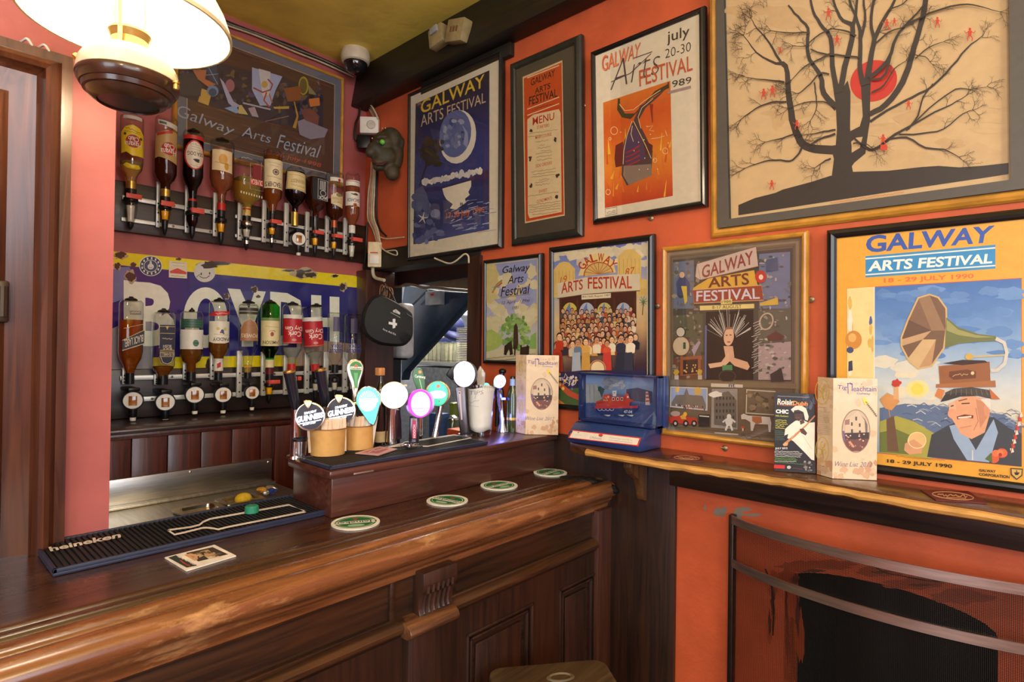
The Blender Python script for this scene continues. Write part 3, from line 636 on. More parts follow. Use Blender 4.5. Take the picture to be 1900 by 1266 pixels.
for i in range(34): x = 455+i*7.7; A.blob(x, 833-(x-455)*.21-rg.uniform(0,16), rg.uniform(7,14), rg.uniform(6,16), mixc((236,228,206),(176,180,196), rg.random()*.5), rg)
A.poly([(538,852),(668,815),(668,842),(655,868),(662,880),(640,898),(645,915),(600,946),(572,942),(585,922),(556,900),(545,880)], (234,226,200))
for i in range(60):
    x, y = rg.uniform(545,742), rg.uniform(905,1050); A.line([(x,y),(x+rg.uniform(12,44),y-rg.uniform(2,12))], rg.uniform(1.5,4), mixc((120,136,184),(214,216,214), rg.random()))
for i in range(46):
    x, y = rg.uniform(412,545), rg.uniform(880,1092)
    if y < 870+(x-410)*.9: continue
    A.blob(x, y, rg.uniform(9,20), rg.uniform(9,22), mixc((58,66,108),(132,142,180), rg.random()), rg, 12, .15)
A.poly([(415,860),(450,840),(470,880),(490,960),(470,970),(440,930),(418,960)], (84,92,132))
for i in range(26): A.blob(rg.uniform(440,520), rg.uniform(632,740), rg.uniform(8,22), rg.uniform(8,24), mixc((52,44,36),(70,60,40), rg.random()), rg)
for i in range(9): A.blob(520+rg.uniform(-14,22), 655+rg.uniform(-20,26), 9, 10, (48,42,38), rg)
A.line([(470,735),(452,790),(436,840)], 5, (40,38,44))
for a in range(5): A.line([(452,985),(452+24*math.sin(a*1.256+.2), 985-28*math.cos(a*1.256+.2))], [7,2], (210,206,190))
for x in (622,629): A.ell(x, 922, 2, 8, INK)
A.text('17-28 July 1996', (557,962), (728,932), (557,999), (216,112,44), .005, 0, (728,966)); A.scribble(700,1049,742,1041,5,1.5,(200,120,60),rg); finish(A, t, r)
# --- menu
pl = wallR(AX-.02, 1.8, 1.9, y0=1.15)
t, r = framed('framed_menu', 'tall narrow dark framed orange festival menu between the two white posters', 'poster', pl, ((944.3,119.7),(1074.6,61.3),(1080.6,436),(947.8,458)), .024, .02, GREENFR)
A = Art(pl, 'P2'); A.rect(*r, (78,74,62), raw=True); A.poly([(143,325),(355,235),(368,1065),(155,1107)], (214,188,140)); A.poly([(149,333),(351,247),(363,1058),(160,1098)], (196,78,34))
for y0, y1 in ((330,263),(497,432),(530,467)): A.line([(168,y0),(338,y1)], 5, (232,206,160))
for s_, a in (('GALWAY',((187,336),(316,283),(187,374),(316,318))), ('ARTS',((208,385),(291,355),(208,418),(291,386))), ('FESTIVAL',((177,432),(329,385),(177,478),(329,430)))): A.text(s_, a[0], a[1], a[2], (48,40,32), .012, 0, a[3])
A.scribble(208,496,300,470,9,2.5,(60,40,30),random.Random(1))
A.poly([(166,548),(200,520),(340,488),(352,510),(354,1052),(176,1086),(168,1060)], (196,60,40)); A.poly([(168,552),(200,526),(336,496),(346,516),(352,1046),(180,1080),(171,1056)], (222,200,152))
A.text('MENU', (197,542), (312,514), (197,584), (186,50,34), .006, 0, (312,552))
for s_, x0, y0, x1, y1 in (('STARTERS',219,596,285,582),('MAIN COURSE',211,650,297,630),('SIDE ORDERS',213,802,300,782),('SWEET',230,938,275,928),('CONDIMENTS',219,992,300,970)): A.text(s_, (x0,y0-9), (x1,y1-9), (x0,y0+8), (188,66,44), .004)
rg = random.Random(7)
for y, a, b in ((628,178,330),(645,172,250),(672,212,280),(692,235,262),(706,225,290),(722,240,296),(738,212,300),(754,216,300),(770,222,300),(832,190,320),(846,200,320),(862,188,320),(876,230,285),(890,208,280),(905,210,290),(962,172,335),(1012,176,346),(1024,178,344),(1036,180,346),(1048,180,344),(1062,196,330)): A.scribble(a, y, b, y-(b-a)*.14, 7, 1.6, (84,74,58), rg)
for x, y in ((190,612),(318,660),(184,760),(330,850),(188,908),(325,965)): A.blob(x, y, 9, 12, (70,60,50), rg, 9, .5)
finish(A, t, r)
# --- 1989 poster
pl = wallR(AX-.02, 2.6, 1.9, yaw=.8, y0=.8)
t, r = framed('framed_poster', 'black framed white poster with an orange fish-tailed figure, right of the menu frame', 'poster', pl, ((1093.8,96),(1304,10),(1312,381.7),(1099.7,416.4)), .015, .018, BLACKFR, gx=-2.2)
A = Art(pl, 'P2'); A.rect(*r, (222,212,184), raw=True)
A.grad([(573,462),(932,345),(945,960),(582,1025)], [(214,120,44),(206,92,34),(214,104,36),(226,140,44),(214,110,40),(190,66,34)], 14)
rg = random.Random(89)
for i in range(30):
    x = rg.uniform(590,930); y = rg.uniform(700,980); A.line([(x,y),(x+rg.uniform(-14,14),y-rg.uniform(30,110))], [rg.uniform(6,16),2], mixc((236,190,60),(206,80,34), rg.random()))
A.poly([(735,560),(770,480),(850,430),(900,395),(880,420),(800,490),(760,560),(800,640),(838,720),(830,850),(700,905),(672,850),(676,700),(700,630)], (84,66,62))
A.poly([(652,440),(648,500),(672,540),(720,550),(748,520),(790,470),(850,400),(920,362),(920,385),(840,430),(790,470),(740,520),(690,520),(664,480),(664,440)], (72,66,40))
A.poly([(725,575),(770,640),(790,700),(800,760),(700,800),(684,760),(690,680)], (86,66,92)); A.poly([(640,690),(680,670),(676,800),(640,808),(634,760)], (110,44,34)); A.poly([(790,660),(838,690),(836,730),(800,740)], (90,50,40))
for k in range(5): A.line([(694,730+k*24),(730,716+k*24),(770,690+k*26)], 7, (170,52,36))
A.poly([(684,800),(830,790),(834,850),(710,902),(680,850)], (140,122,104))
for pts in ([(728,560),(700,640),(684,720),(680,790)],[(735,560),(765,620),(800,690),(830,760)],[(660,470),(690,505),(735,500),(790,455),(880,395)],[(730,585),(722,630),(735,670)],[(840,440),(780,490),(760,540),(775,600)]): A.line(pts, 3, (238,214,150))
for cx, cy, rr in ((632,612,18),(610,655,6),(905,720,14),(850,770,10),(600,940,12)): A.ring(cx, cy, rr, rr*1.15, 3, (240,206,150), 16)
for pts in ([(810,590),(840,585),(820,610),(845,615)],[(830,655),(870,650),(900,640)],[(905,610),(915,640)]): A.line(pts, 3, (240,206,150))
for i in range(12): A.ell(rg.uniform(600,930), rg.uniform(560,850), 3, 3.5, (240,214,160), n=8)
A.line([(832,470),(832,500),(838,570)], [20,12,4], (150,50,30))
A.text('GALWAY', (568,218), (776,140), (572,300), (196,92,56), .012, .05, (768,218)); A.text('GALWAY', (565,215), (773,137), (569,297), (222,130,90), -.012, .05, (765,215))
A.text('Arts', (615,245), (876,160), (612,398), (82,66,66), -.022, .25, (880,300)); A.line([(616,352),(720,305),(830,200)], 4, (82,66,66)); A.line([(738,225),(836,190)], 4, (82,66,66))
A.text('FESTIVAL', (765,290), (1050,208), (768,378), (196,92,56), .008, 0, (1052,290))
A.text('july', (915,82), (1035,50), (915,160), (60,56,48), .006, 0, (1035,120)); A.text('20-30', (905,178), (1042,136), (905,226), (60,56,48), -.012, 0, (1042,186)); A.text('1989', (918,352), (1045,322), (918,388), (64,60,44), 0, 0, (1045,358)); A.line([(918,410),(1043,378)], 14, (160,140,130))
A.line([(585,1030),(647,1018),(648,1055),(586,1068)], 2.5, (80,74,66), True); A.scribble(592, 1048, 640, 1038, 6, 1.5, (80,74,66), rg); A.scribble(592, 1058, 640, 1048, 6, 1.5, (80,74,66), rg); finish(A, t, r)
# --- tree poster (large)
pl = wallR(AX-.02, 2.4, 2.0, y0=.3)
t, r = framed('framed_tree_print', 'large gold framed print of a bare black tree before a red sun', 'poster', pl, ((1304,-260),(2010,-410),(2010,363),(1326,438.7)), .021, .02, GOLDFR, glass=False)
A = Art(pl, 'PT'); A.rect(*r, (82,78,70), raw=True); A.poly([(120,-600),(1640,-820),(1655,965),(163,1172)], (196,168,122)); rg = random.Random(11)
for i in range(40): A.blob(rg.uniform(200,1600), rg.uniform(-100,860), rg.uniform(40,150), rg.uniform(20,60), mixc((196,168,122),(188,158,112), rg.random()), rg, 16, .3)
A.ell(924,432,128,108,(190,44,30), -22, 32)
TI = (50,43,37)
A.poly([(202,1095),(290,1058),(400,1030),(440,1012),(590,972),(690,940),(812,918),(900,915),(1000,912),(1180,892),(1270,886),(1380,894),(1500,886),(1644,870),(1644,930),(1500,952),(1200,996),(800,1058),(400,1120),(202,1150)], TI)
A.poly([(700,945),(712,850),(705,820),(722,780),(728,690),(722,560),(712,500),(728,440),(760,470),(785,430),(800,490),(800,560),(798,680),(806,780),(808,890),(815,925)], TI); A.poly([(800,700),(850,675),(866,620),(858,500),(855,430),(880,425),(908,440),(905,560),(905,640),(890,740),(880,820),(850,845),(820,870),(800,900),(800,820),(850,790),(866,730),(830,735),(800,760)], TI)
br = [([(735,800),(640,800),(560,780),(520,730),(490,640),(470,500),(455,350),(400,340),(300,280),(230,190)],[48,46,42,40,36,30,24,14,8,4]),
 ([(455,360),(420,320),(370,230),(300,150),(270,100)],[20,14,10,6,3]), ([(730,580),(660,500),(640,400),(585,320),(570,230),(575,150),(520,90),(470,30)],[34,30,24,20,18,16,12,9]),
 ([(728,500),(705,350),(692,200),(640,130),(600,60),(580,-40)],[30,26,22,18,14,10]), ([(745,490),(770,360),(800,250),(812,140),(760,110),(720,40),(700,-40)],[30,30,28,26,18,14,10]),
 ([(810,150),(830,80),(835,-40)],[22,16,12]), ([(870,460),(850,350),(855,200),(840,120),(800,20),(790,-60)],[30,24,20,16,12,10]), ([(890,450),(910,320),(930,210),(980,100),(1030,20),(1060,-60)],[34,28,24,18,14,10]),
 ([(930,230),(910,120),(920,30),(945,-40)],[20,16,14,10]), ([(855,220),(880,100),(870,0),(880,-60)],[16,13,11,8]), ([(900,610),(990,560),(1080,440),(1120,320),(1150,220),(1185,100),(1210,-60)],[26,30,32,30,28,28,26]),
 ([(905,650),(1000,590),(1130,520),(1240,460),(1340,360),(1420,260),(1500,200)],[14,12,12,11,10,8,4]), ([(1110,690),(1160,620),(1190,520),(1240,450)],[10,9,8,7]),
 ([(815,735),(900,800),(960,780),(1040,720),(1130,670),(1250,600),(1340,560),(1420,510)],[10,14,14,14,10,8,6,3]), ([(1000,745),(1100,735),(1200,790),(1300,800),(1380,840)],[8,10,9,7,3]), ([(1060,720),(1180,715),(1300,690),(1400,610),(1450,590)],[7,7,6,5,3]),
 ([(1100,700),(1220,580),(1360,480),(1440,480),(1530,465)],[7,7,6,4,2]), ([(545,790),(520,830),(480,860),(400,855),(320,870),(240,900)],[12,9,8,7,5,3]), ([(720,715),(640,745),(590,775)],[12,9,6]), ([(725,695),(660,705),(580,720)],[10,7,4]),
 ([(715,575),(660,545),(560,550),(470,580)],[10,7,5,3]), ([(460,545),(380,550),(300,580),(220,640)],[10,8,6,3]), ([(450,440),(370,430),(300,425),(240,412)],[10,7,5,3]), ([(505,715),(440,740),(350,760)],[8,6,3]), ([(845,310),(760,300),(650,290),(590,265)],[10,10,9,6]),
 ([(700,285),(620,330),(560,360),(490,430)],[9,8,6,3]), ([(690,400),(640,395),(590,450),(530,500),(480,490)],[10,9,7,5,3]), ([(610,445),(620,520),(620,590),(590,650)],[8,7,5,3]), ([(905,420),(1000,330),(1050,200),(1100,140),(1190,40)],[22,20,14,12,8]), ([(915,500),(980,460),(1040,370),(1100,330)],[8,7,5,3]), ([(910,430),(990,400),(1060,180),(1220,80),(1390,30),(1480,40),(1600,70)],[10,12,12,10,9,7,3]),
 ([(570,180),(480,180),(380,170)],[9,7,4]), ([(705,160),(640,190),(560,250),(500,250)],[8,7,5,3]), ([(1150,320),(1220,260),(1300,230)],[7,6,3]), ([(1140,300),(1200,310),(1240,350)],[6,5,3]), ([(700,850),(660,870),(615,900)],[10,7,3]), ([(820,770),(880,770),(930,800)],[8,6,3]), ([(835,200),(770,170),(700,160)],[12,9,6]), ([(1010,60),(1080,30),(1150,-30)],[8,6,5]),
 ([(940,240),(1010,180),(1100,150),(1180,100)],[10,8,6,4])]
def twig(x, y, a, l, w, d):
    pts = [(x, y)]
    for i in range(3): a += rg.uniform(-.45,.45); x += l/3*math.cos(a); y += l/3*math.sin(a); pts.append((x, y))
    A.line(pts, [w, w*.85, w*.7, w*.5], TI)
    if d: 
        for k in (-1, 1): twig(x, y, a+k*rg.uniform(.25,.7), l*rg.uniform(.55,.85), w*.65, d-1)
        twig(*pts[2], a-rg.choice((-1,1))*rg.uniform(.5,1), l*.6, w*.6, d-1)
A.dl = 4e-6
for pts, ws in br:
    sp_ = smoothpts([Vector((x, y, 0)) for x, y in pts], 3); n = len(ws)-1; m = len(sp_)-1
    W = [ws[min(int(i/m*n), n-1)]*(1-(i/m*n-min(int(i/m*n), n-1)))+ws[min(int(i/m*n), n-1)+1]*(i/m*n-min(int(i/m*n), n-1)) for i in range(m+1)]
    A.line([(p.x+rg.uniform(-2,2), p.y+rg.uniform(-2,2)) for p in sp_], W, TI)
    if ws[-1] <= 5:
        dx, dy = pts[-1][0]-pts[-2][0], pts[-1][1]-pts[-2][1]; a = math.atan2(dy, dx)
        for k in (-.5, 0, .5): twig(*pts[-1], a+k, 46, 3.2, 2)
    for j in range(2): 
        p = sp_[int(m*rg.uniform(.45,.95))]; a = math.atan2(pts[-1][1]-pts[0][1], pts[-1][0]-pts[0][0]); twig(p.x, p.y, a+rg.choice((-1,1))*rg.uniform(.5,1), 38, 3, 2)
for i in range(26): a = R_(rg.uniform(150,262)); twig(420+190*math.cos(a), 250+215*math.sin(a), a, 34, 2.6, 2)
A.dl = 1.2e-5; RD = (196,62,40)
for x, y, h in ((433,285,26),(735,235,42),(345,518,40),(392,505,44),(522,680,36),(388,1000,36),(980,765,44),(1115,575,36),(1440,205,48),(1000,150,40),(1040,135,30),(1268,140,40),(690,95,44)):
    A.ell(x, y-h*.78, h*.16, h*.18, RD, n=10); A.poly([(x-h*.22,y-h*.6),(x+h*.24,y-h*.62),(x+h*.16,y-h*.05),(x-h*.18,y)], RD)
    for s in (-1, 1): A.line([(x+s*h*.08,y-h*.1),(x+s*h*.28,y+h*.2),(x+s*h*.22,y+h*.5)], h*.11, RD); A.line([(x+s*h*.15,y-h*.5),(x+s*h*.45,y-h*.35),(x+s*h*.6,y-h*.6)], h*.09, RD)
for q_ in ([(-200,-900),(120,-600),(163,1172),(100,1400)],[(1640,-820),(2100,-900),(2100,900),(1655,965)],[(100,1400),(163,1172),(1655,965),(2100,900),(2100,1400)]): A.poly(q_, (82,78,70))
A.rect(966,780,1002,808,RD); A.scribble(700, 1088, 1090, 1030, 8, 3, (196,110,70), rg); A.scribble(1430, 882, 1510, 872, 12, 2, (90,76,60), rg); finish(A, t, r)
# --- 1981 poster
pl = wallR(AX-.02, .9, 1.5, y0=1.4)
t, r = framed('framed_poster', 'small black framed poster of a green haystack cart under clouds, beside the hatch post', 'poster', pl, ((894.6,482.6),(1006,469.5),(1001,672),(896,682)), .013, .016, BLACKFR)
A = Art(pl, 'P87'); A.rect(*r, (206,200,170), raw=True); rg = random.Random(81)
A.grad([(65,215),(398,175),(394,790),(64,830)], [(150,158,196),(160,166,200),(186,186,196),(206,204,180)], 8)
for i in range(46): A.blob(rg.uniform(80,385), rg.uniform(235,620), rg.uniform(16,44), rg.uniform(18,50), mixc((222,216,184),(206,196,150), rg.random()), rg)
for x, y in ((90,240),(110,300),(85,400),(110,270)): A.blob(x, y, 44, 60, (206,192,130), rg)
for x, y in ((190,390),(230,360),(300,300),(330,380),(340,440)): A.blob(x, y, 40, 34, (150,158,200), rg)
A.poly([(65,640),(110,620),(160,650),(190,700),(150,740),(65,770)], (170,190,96)); A.poly([(360,660),(392,640),(394,770),(350,760)], (140,184,96)); A.poly([(65,765),(200,740),(394,745),(394,792),(65,830)], (214,206,168))
for k, c in enumerate(((190,80,50),(210,150,60),(120,150,110))): A.line([(116+k*3,388-k*9),(140+k*2,350-k*8),(178,325-k*9)], 8, c)
for i in range(90):
    a = rg.uniform(0,6.28); d = rg.random()**.5; A.blob(268+92*d*math.cos(a), 640+(112*d)*math.sin(a)-(abs(92*d*math.cos(a))*-.1), rg.uniform(8,20), rg.uniform(8,20), mixc((94,140,62),(166,200,116), rg.random()), rg, 9, .4)
A.poly([(254,600),(268,580),(278,605),(282,700),(276,745),(248,745)], (66,50,36)); A.poly([(194,725),(240,690),(248,780),(232,782),(222,745),(206,782),(190,782)], (52,42,32)); A.poly([(296,735),(352,725),(350,780),(298,784)], (56,46,34))
for x in (205,235,262,300,340): A.line([(x,720),(x-3,784)], 9, (46,38,30))
A.text('Galway', (182,222), (356,200), (182,278), (36,32,38), 0, .25, (356,262)); A.text('Arts', (214,284), (316,268), (214,332), (36,32,38), 0, .25, (316,320)); A.text('Festival', (170,352), (356,330), (170,412), (36,32,38), 0, .25, (356,392)); A.line([(170,418),(355,396)], 3, (150,140,70))
A.text('22 April - 1 May', (172,445), (356,424), (172,468), (70,62,60), -.01, .2, (356,448)); A.text('1981', (244,475), (284,470), (244,496), (70,62,60), -.01, .2); A.scribble(82,806,390,776,7,2,(90,84,70),rg); A.scribble(150,820,330,800,7,2,(90,84,70),rg); finish(A, t, r)
# --- 1987 poster
pl = wallR(AX-.02, 1.3, 1.5, y0=1.0)
t, r = framed('framed_poster', 'black framed poster of a crowd under a curved festival sign, behind the blue collecting box', 'poster', pl, ((1015,460.7),(1211.7,432.3),(1212,752),(1020,781)), .017, .016, BLACKFR)
A = Art(pl, 'P87'); A.rect(*r, (214,206,180), raw=True); rg = random.Random(87); A.dl = 6e-6
A.grad([(492,140),(1096,50),(1096,1000),(500,1130)], [(116,132,190),(150,160,200),(216,196,150),(206,170,120),(70,50,60),(60,50,80)], 12)
for i in range(60): A.blob(rg.uniform(500,1090), rg.uniform(90,200), rg.uniform(20,50), rg.uniform(14,36), mixc((232,220,180),(206,196,170), rg.random()), rg)
for x0, x1, yt in ((505,640,190),(910,1060,110),(500,560,330),(1040,1096,300)):
    A.poly([(x0,420),(x0,yt+50),((x0+x1)/2-30,yt+8),((x0+x1)/2,yt),((x0+x1)/2+30,yt+6),(x1,yt+45),(x1,400)], (220,190,110))
    for k in range(6): A.line([(x0+(x1-x0)*(k+.5)/6,yt+60),(x0+(x1-x0)*(k+.5)/6,400)], 2.5, (190,150,84))
A.poly([(660,280),(690,200),(760,140),(830,140),(880,180),(900,260)], (226,206,140))
A.ell(790,272,95,78,(214,180,110), -8, 24, 180, 360)
for k in range(9): a = R_(190+k*20); A.line([(790,270),(790+92*math.cos(a),268+74*math.sin(a))], 4, (176,120,60))
A.ring(790,272,92,76,7,(180,96,50),24,-8,180,360)
w = 'GALWAY'
for i, ch in enumerate(w):
    a = R_(208+i*24); cx, cy = 785+112*math.cos(a), 262+96*math.sin(a)-i*1; d = R_(-62+i*22); ux, uy = math.cos(d)*19, math.sin(d)*19; vx, vy = -math.sin(d)*27, math.cos(d)*27
    A.text(ch, (cx-ux-vx,cy-uy-vy), (cx+ux-vx,cy+uy-vy), (cx-ux+vx,cy-uy+vy), (184,62,34), .02)
A.text('19', (545,290), (590,276), (545,334), (190,90,50), 0, .15); A.text('87', (958,236), (1020,222), (958,282), (190,90,50), 0, .15)
A.poly([(526,330),(700,292),(880,274),(1050,268),(1054,375),(880,385),(700,400),(530,425)], (214,204,176)); A.line([(528,425),(700,400),(880,385),(1054,375)], 6, (120,90,60))
A.text('ARTS', (553,324), (690,302), (553,396), (184,62,34), .014, 0, (690,366)); A.text('FESTIVAL', (722,290), (1000,280), (722,364), (184,62,34), .014, 0, (1002,362))
A.poly([(540,425),(700,400),(1030,378),(1030,600),(545,640)], (70,40,28)); 
for k, x in enumerate((560,668,780,900)):
    A.ell(x+48, 520, 50, 70, [(206,190,90),(180,190,206),(196,190,110),(176,184,196)][k], 0, 20); A.poly([(x+10,520),(x+48,450),(x+60,600)], (110,130,180))
for x in (548,656,768,890,1020): A.line([(x,420),(x,620)], 12, (90,50,30))
A.poly([(682,402),(868,390),(868,420),(682,432)], (226,214,180)); A.text('8th-16th August 1987', (688,408), (862,397), (688,424), (60,50,40), 0)
for k in range(9): a = R_(k*40); A.line([(1075,450),(1075+28*math.cos(a),440+34*math.sin(a))], [6,2], (80,130,90))
A.line([(1075,450),(1068,530)], 5, (110,90,50))
SK = [(214,160,120),(196,140,104),(226,180,140)]; CL = [(60,50,50),(40,40,48),(150,60,40),(200,150,70),(220,206,180),(90,84,80),(180,90,50),(70,80,110),(214,190,120),(170,120,90)]
def fig(x, y, s, c=None, hc=None):
    A.poly([(x-s*.9,y+s*3.2),(x-s*1.05,y+s*1.5),(x-s*.5,y+s*.95),(x+s*.5,y+s*.95),(x+s*1.05,y+s*1.5),(x+s*.9,y+s*3.2)], c or rg.choice(CL))
    A.ell(x, y-s*.15, s*.74, s*.95, hc or rg.choice([(40,32,28),(60,44,32),(90,80,70),(30,26,26)]), n=10); A.ell(x, y+s*.1, s*.58, s*.8, rg.choice(SK), n=10)
    A.rect(x-s*.35, y-s*.06, x-s*.1, y+s*.06, (50,36,30)); A.rect(x+s*.1, y-s*.06, x+s*.35, y+s*.06, (50,36,30)); A.rect(x-s*.2, y+s*.42, x+s*.2, y+s*.52, (120,56,46))
for row in range(8):
    n = 15-row//2; y = 510+row*30
    for k in range(n): fig(560+k*(470/n)+rg.uniform(-8,8)+(row % 2)*12, y+rg.uniform(-9,9)-k*.9, 16+row*.8)
for k in range(11): fig(530+k*50, 715+rg.uniform(-12,12)-k*4, 24, [(170,54,30),(50,40,50),(190,180,160),(206,150,60),(214,196,150),(226,120,50),(190,60,40),(216,206,180),(40,44,60),(206,190,160),(30,34,44)][k])
fig(548,668,26,(176,56,30)); fig(665,705,26,(100,120,140)); fig(715,700,26,(206,160,80)); fig(785,690,26,(220,206,176)); fig(850,710,24,(200,84,50)); fig(940,680,28,(44,48,66)); fig(1000,680,28,(226,216,190))
for x, c in ((540,(150,46,26)),(655,(160,170,180)),(715,(196,150,70)),(850,(190,60,50)),(935,(40,44,60)),(985,(50,54,70))): A.poly([(x-24,770),(x+24,765),(x+30,890),(x-30,896)], c)
A.ell(790,870,52,56,(206,170,120)); A.ell(790,870,40,44,(226,206,160)); A.ring(790,870,46,50,5,(150,70,50))
A.poly([(500,900),(700,880),(1096,880),(1096,1090),(500,1190)], (44,40,78))
A.poly([(500,1030),(560,1000),(700,990),(780,1110),(502,1160)], (70,96,50)); A.poly([(520,960),(600,1040),(760,1110),(760,1080),(620,1010),(535,940)], (186,80,50)); A.poly([(500,1040),(540,1060),(600,1110),(520,1120)], (206,120,50))
for i in range(26): A.ell(rg.uniform(520,700), rg.uniform(890,1000), rg.uniform(5,12), rg.uniform(5,12), rg.choice([(150,150,220),(206,200,210),(120,110,210),(226,190,80),(96,120,170)]), n=9)
A.line([(585,900),(600,925),(625,925),(607,945),(615,970),(592,955),(570,972),(578,945),(560,925),(580,925)], 4, (216,206,180), True)
A.text('10', (605,950), (655,942), (605,980), (226,216,190), 0, .2)
A.poly([(500,1135),(760,1098),(760,1150),(500,1180)], (214,206,180)); A.line([(542,1136),(614,1124),(615,1160),(543,1170)], 2.5, (80,74,66), True); A.scribble(550,1148,608,1138,6,1.5,INK,rg); A.scribble(550,1158,608,1148,6,1.5,INK,rg); finish(A, t, r)
# --- 1986 poster
pl = wallR(AX-.02, 1.0, 1.5, y0=.6)
t, r = framed('framed_poster', 'gold framed collage poster with a praying woman in black at its centre', 'poster', pl, ((1226,459),(1494.8,427),(1500,840),(1227,808.6)), .0135, .016, GOLDFR)
A = Art(pl, 'P86'); A.rect(*r, (112,98,78), raw=True); rg = random.Random(86); A.dl = 7e-6
A.line([(112,150),(806,84),(800,1150),(116,1090)], 22, (140,124,98), True); A.line([(130,165),(785,105),(780,1130),(132,1070)], 4, (84,72,58), True)
A.poly([(140,180),(780,115),(775,830),(142,815)], (74,70,64))
for x0, y0, x1, y1, c in ((142,185,252,440,(96,112,140)),(600,140,765,440,(110,120,150)),(140,470,300,690,(90,90,70)),(145,690,305,818,(110,70,50)),(596,440,770,620,(96,96,84)),(596,620,770,820,(170,150,150)),(316,450,570,820,(22,20,24))): A.poly([(x0,y0+8),(x1,y0-4),(x1,y1),(x0,y1)], c)
for i in range(120):
    x, y = rg.uniform(146,300), rg.uniform(190,810); A.blob(x, y, rg.uniform(4,14), rg.uniform(4,12), mixc((56,56,50),(160,150,130), rg.random()), rg, 8, .4)
for i in range(110):
    x, y = rg.uniform(600,765), rg.uniform(150,815); A.blob(x, y, rg.uniform(4,16), rg.uniform(3,10), mixc((70,74,66),(196,184,172), rg.random()), rg, 8, .4)
A.poly([(160,300),(190,250),(230,300),(232,370),(165,372)], (60,70,110)); A.ell(190,260,14,16,(206,170,140)); A.poly([(185,320),(215,320),(218,400),(205,418),(195,360)], (206,180,60))
A.ell(185,640,46,52,(196,180,150)); A.ring(185,640,46,52,5,(110,60,40)); A.poly([(196,620),(210,620),(210,655),(196,655)], (60,80,60)); A.ell(182,565,24,26,(200,190,170)); A.ring(182,565,24,26,4,(40,36,36)); A.poly([(240,660),(280,610),(290,620),(255,690)], (170,150,170))
A.poly([(180,700),(290,690),(290,790),(180,800)], (150,90,56)); A.poly([(195,715),(275,708),(275,785),(195,792)], (60,36,28)); 
for i in range(14): A.ell(rg.uniform(200,270), rg.uniform(730,780), 4, 5, (206,170,100), n=8)
for x in (160,285): A.rect(x-10,795,x+12,818,(190,180,170)); A.blob(x,780,14,16,(190,160,60),rg)
A.ring(640,508,34,44,8,(190,170,150),20,20); A.poly([(640,590),(690,560),(740,590),(720,610),(650,612)], (96,60,50)); A.poly([(660,790),(720,755),(735,830),(665,830)], (50,54,50)); A.poly([(640,180),(700,165),(704,235),(640,245)], (80,90,120)); A.poly([(606,410),(700,380),(705,420),(606,425)], (206,170,70))
for i in range(34): a = R_(rg.uniform(190,350)); A.line([(440+40*math.cos(a),600+30*math.sin(a)),(440+rg.uniform(90,140)*math.cos(a),580+rg.uniform(100,160)*math.sin(a))], rg.uniform(1.5,3), mixc((150,146,140),(220,216,206), rg.random()))
for i in range(20): A.line([(560+rg.uniform(0,25),520+i*14),(585+rg.uniform(0,30),505+i*14)], 2.5, (206,204,200))
A.line([(318,530),(316,815)], 9, (96,110,160))
A.poly([(400,690),(405,590),(425,545),(455,545),(475,580),(478,690)], (24,20,22)); A.ell(440,590,27,48,(222,180,144), 6); A.poly([(425,540),(455,538),(465,548),(420,552)], (150,100,80)); A.rect(424,580,434,585,(60,36,30)); A.rect(444,578,455,583,(60,36,30)); A.rect(432,615,448,621,(160,60,50))
A.poly([(345,690),(400,655),(480,650),(530,680),(560,760),(500,815),(345,815)], (22,20,24)); A.poly([(412,640),(462,640),(470,700),(425,710)], (216,172,140))
A.poly([(330,735),(400,725),(425,690),(440,670),(446,720),(420,745),(340,758)], (222,180,146)); A.poly([(440,670),(462,700),(540,725),(552,750),(540,768),(470,745),(446,722)], (214,170,136))
A.poly([(405,742),(458,740),(460,768),(406,770)], (70,140,90)); A.ell(432,800,44,34,(26,26,30)); A.ring(432,800,44,30,6,(60,58,60))
A.poly([(270,200),(585,108),(598,215),(290,288),(262,270)], (200,180,166)); A.line([(270,200),(585,108),(598,215),(290,288)], 5, (120,84,66), True); A.text('GALWAY', (298,212), (568,130), (296,280), (140,60,50), .014, 0, (572,202))
A.poly([(250,330),(330,280),(575,235),(590,300),(600,330),(250,350)], (214,170,60)); A.text('ARTS', (330,276), (546,248), (330,330), (110,44,30), .02, 0, (550,312)); A.ell(610,270,30,34,(190,50,40)); A.ell(612,272,12,14,(230,210,190))
A.poly([(248,340),(615,315),(625,395),(255,412)], (150,62,46)); A.line([(248,340),(615,315),(625,395),(255,412)], 4, (214,170,110), True); A.text('FESTIVAL', (268,346), (602,330), (266,402), (206,206,214), .014, 0, (606,388))
A.poly([(398,394),(458,388),(458,414),(398,418)], (226,206,130)); A.text('1986', (403,398), (453,393), (403,412), INK); A.poly([(286,425),(576,414),(576,438),(286,450)], (226,206,130)); A.text('8-17 AUGUST', (352,425), (508,419), (352,442), INK, 0, 0, (508,437))
A.poly([(115,820),(800,840),(800,868),(115,850)], (124,108,84)); A.poly([(345,838),(515,845),(515,862),(345,858)], (206,196,176)); A.text('nt', (440,840), (474,842), (440,858), (60,70,110), .02)
A.poly([(128,855),(328,862),(326,985),(126,965)], (206,200,190)); A.poly([(133,861),(322,868),(320,978),(131,960)], (150,170,206)); A.poly([(135,940),(160,900),(200,900),(215,862),(228,900),(300,905),(318,950),(318,976),(133,958)], (120,112,104)); A.ell(165,872,12,14,(230,180,60)); A.ell(275,880,20,22,(206,170,90))
for i in range(30): A.rect(x:=rg.uniform(135,310), y:=rg.uniform(945,962)+(x-135)*.08, x+5, y+9, rg.choice([(40,40,44),(190,90,70),(210,200,190)]))
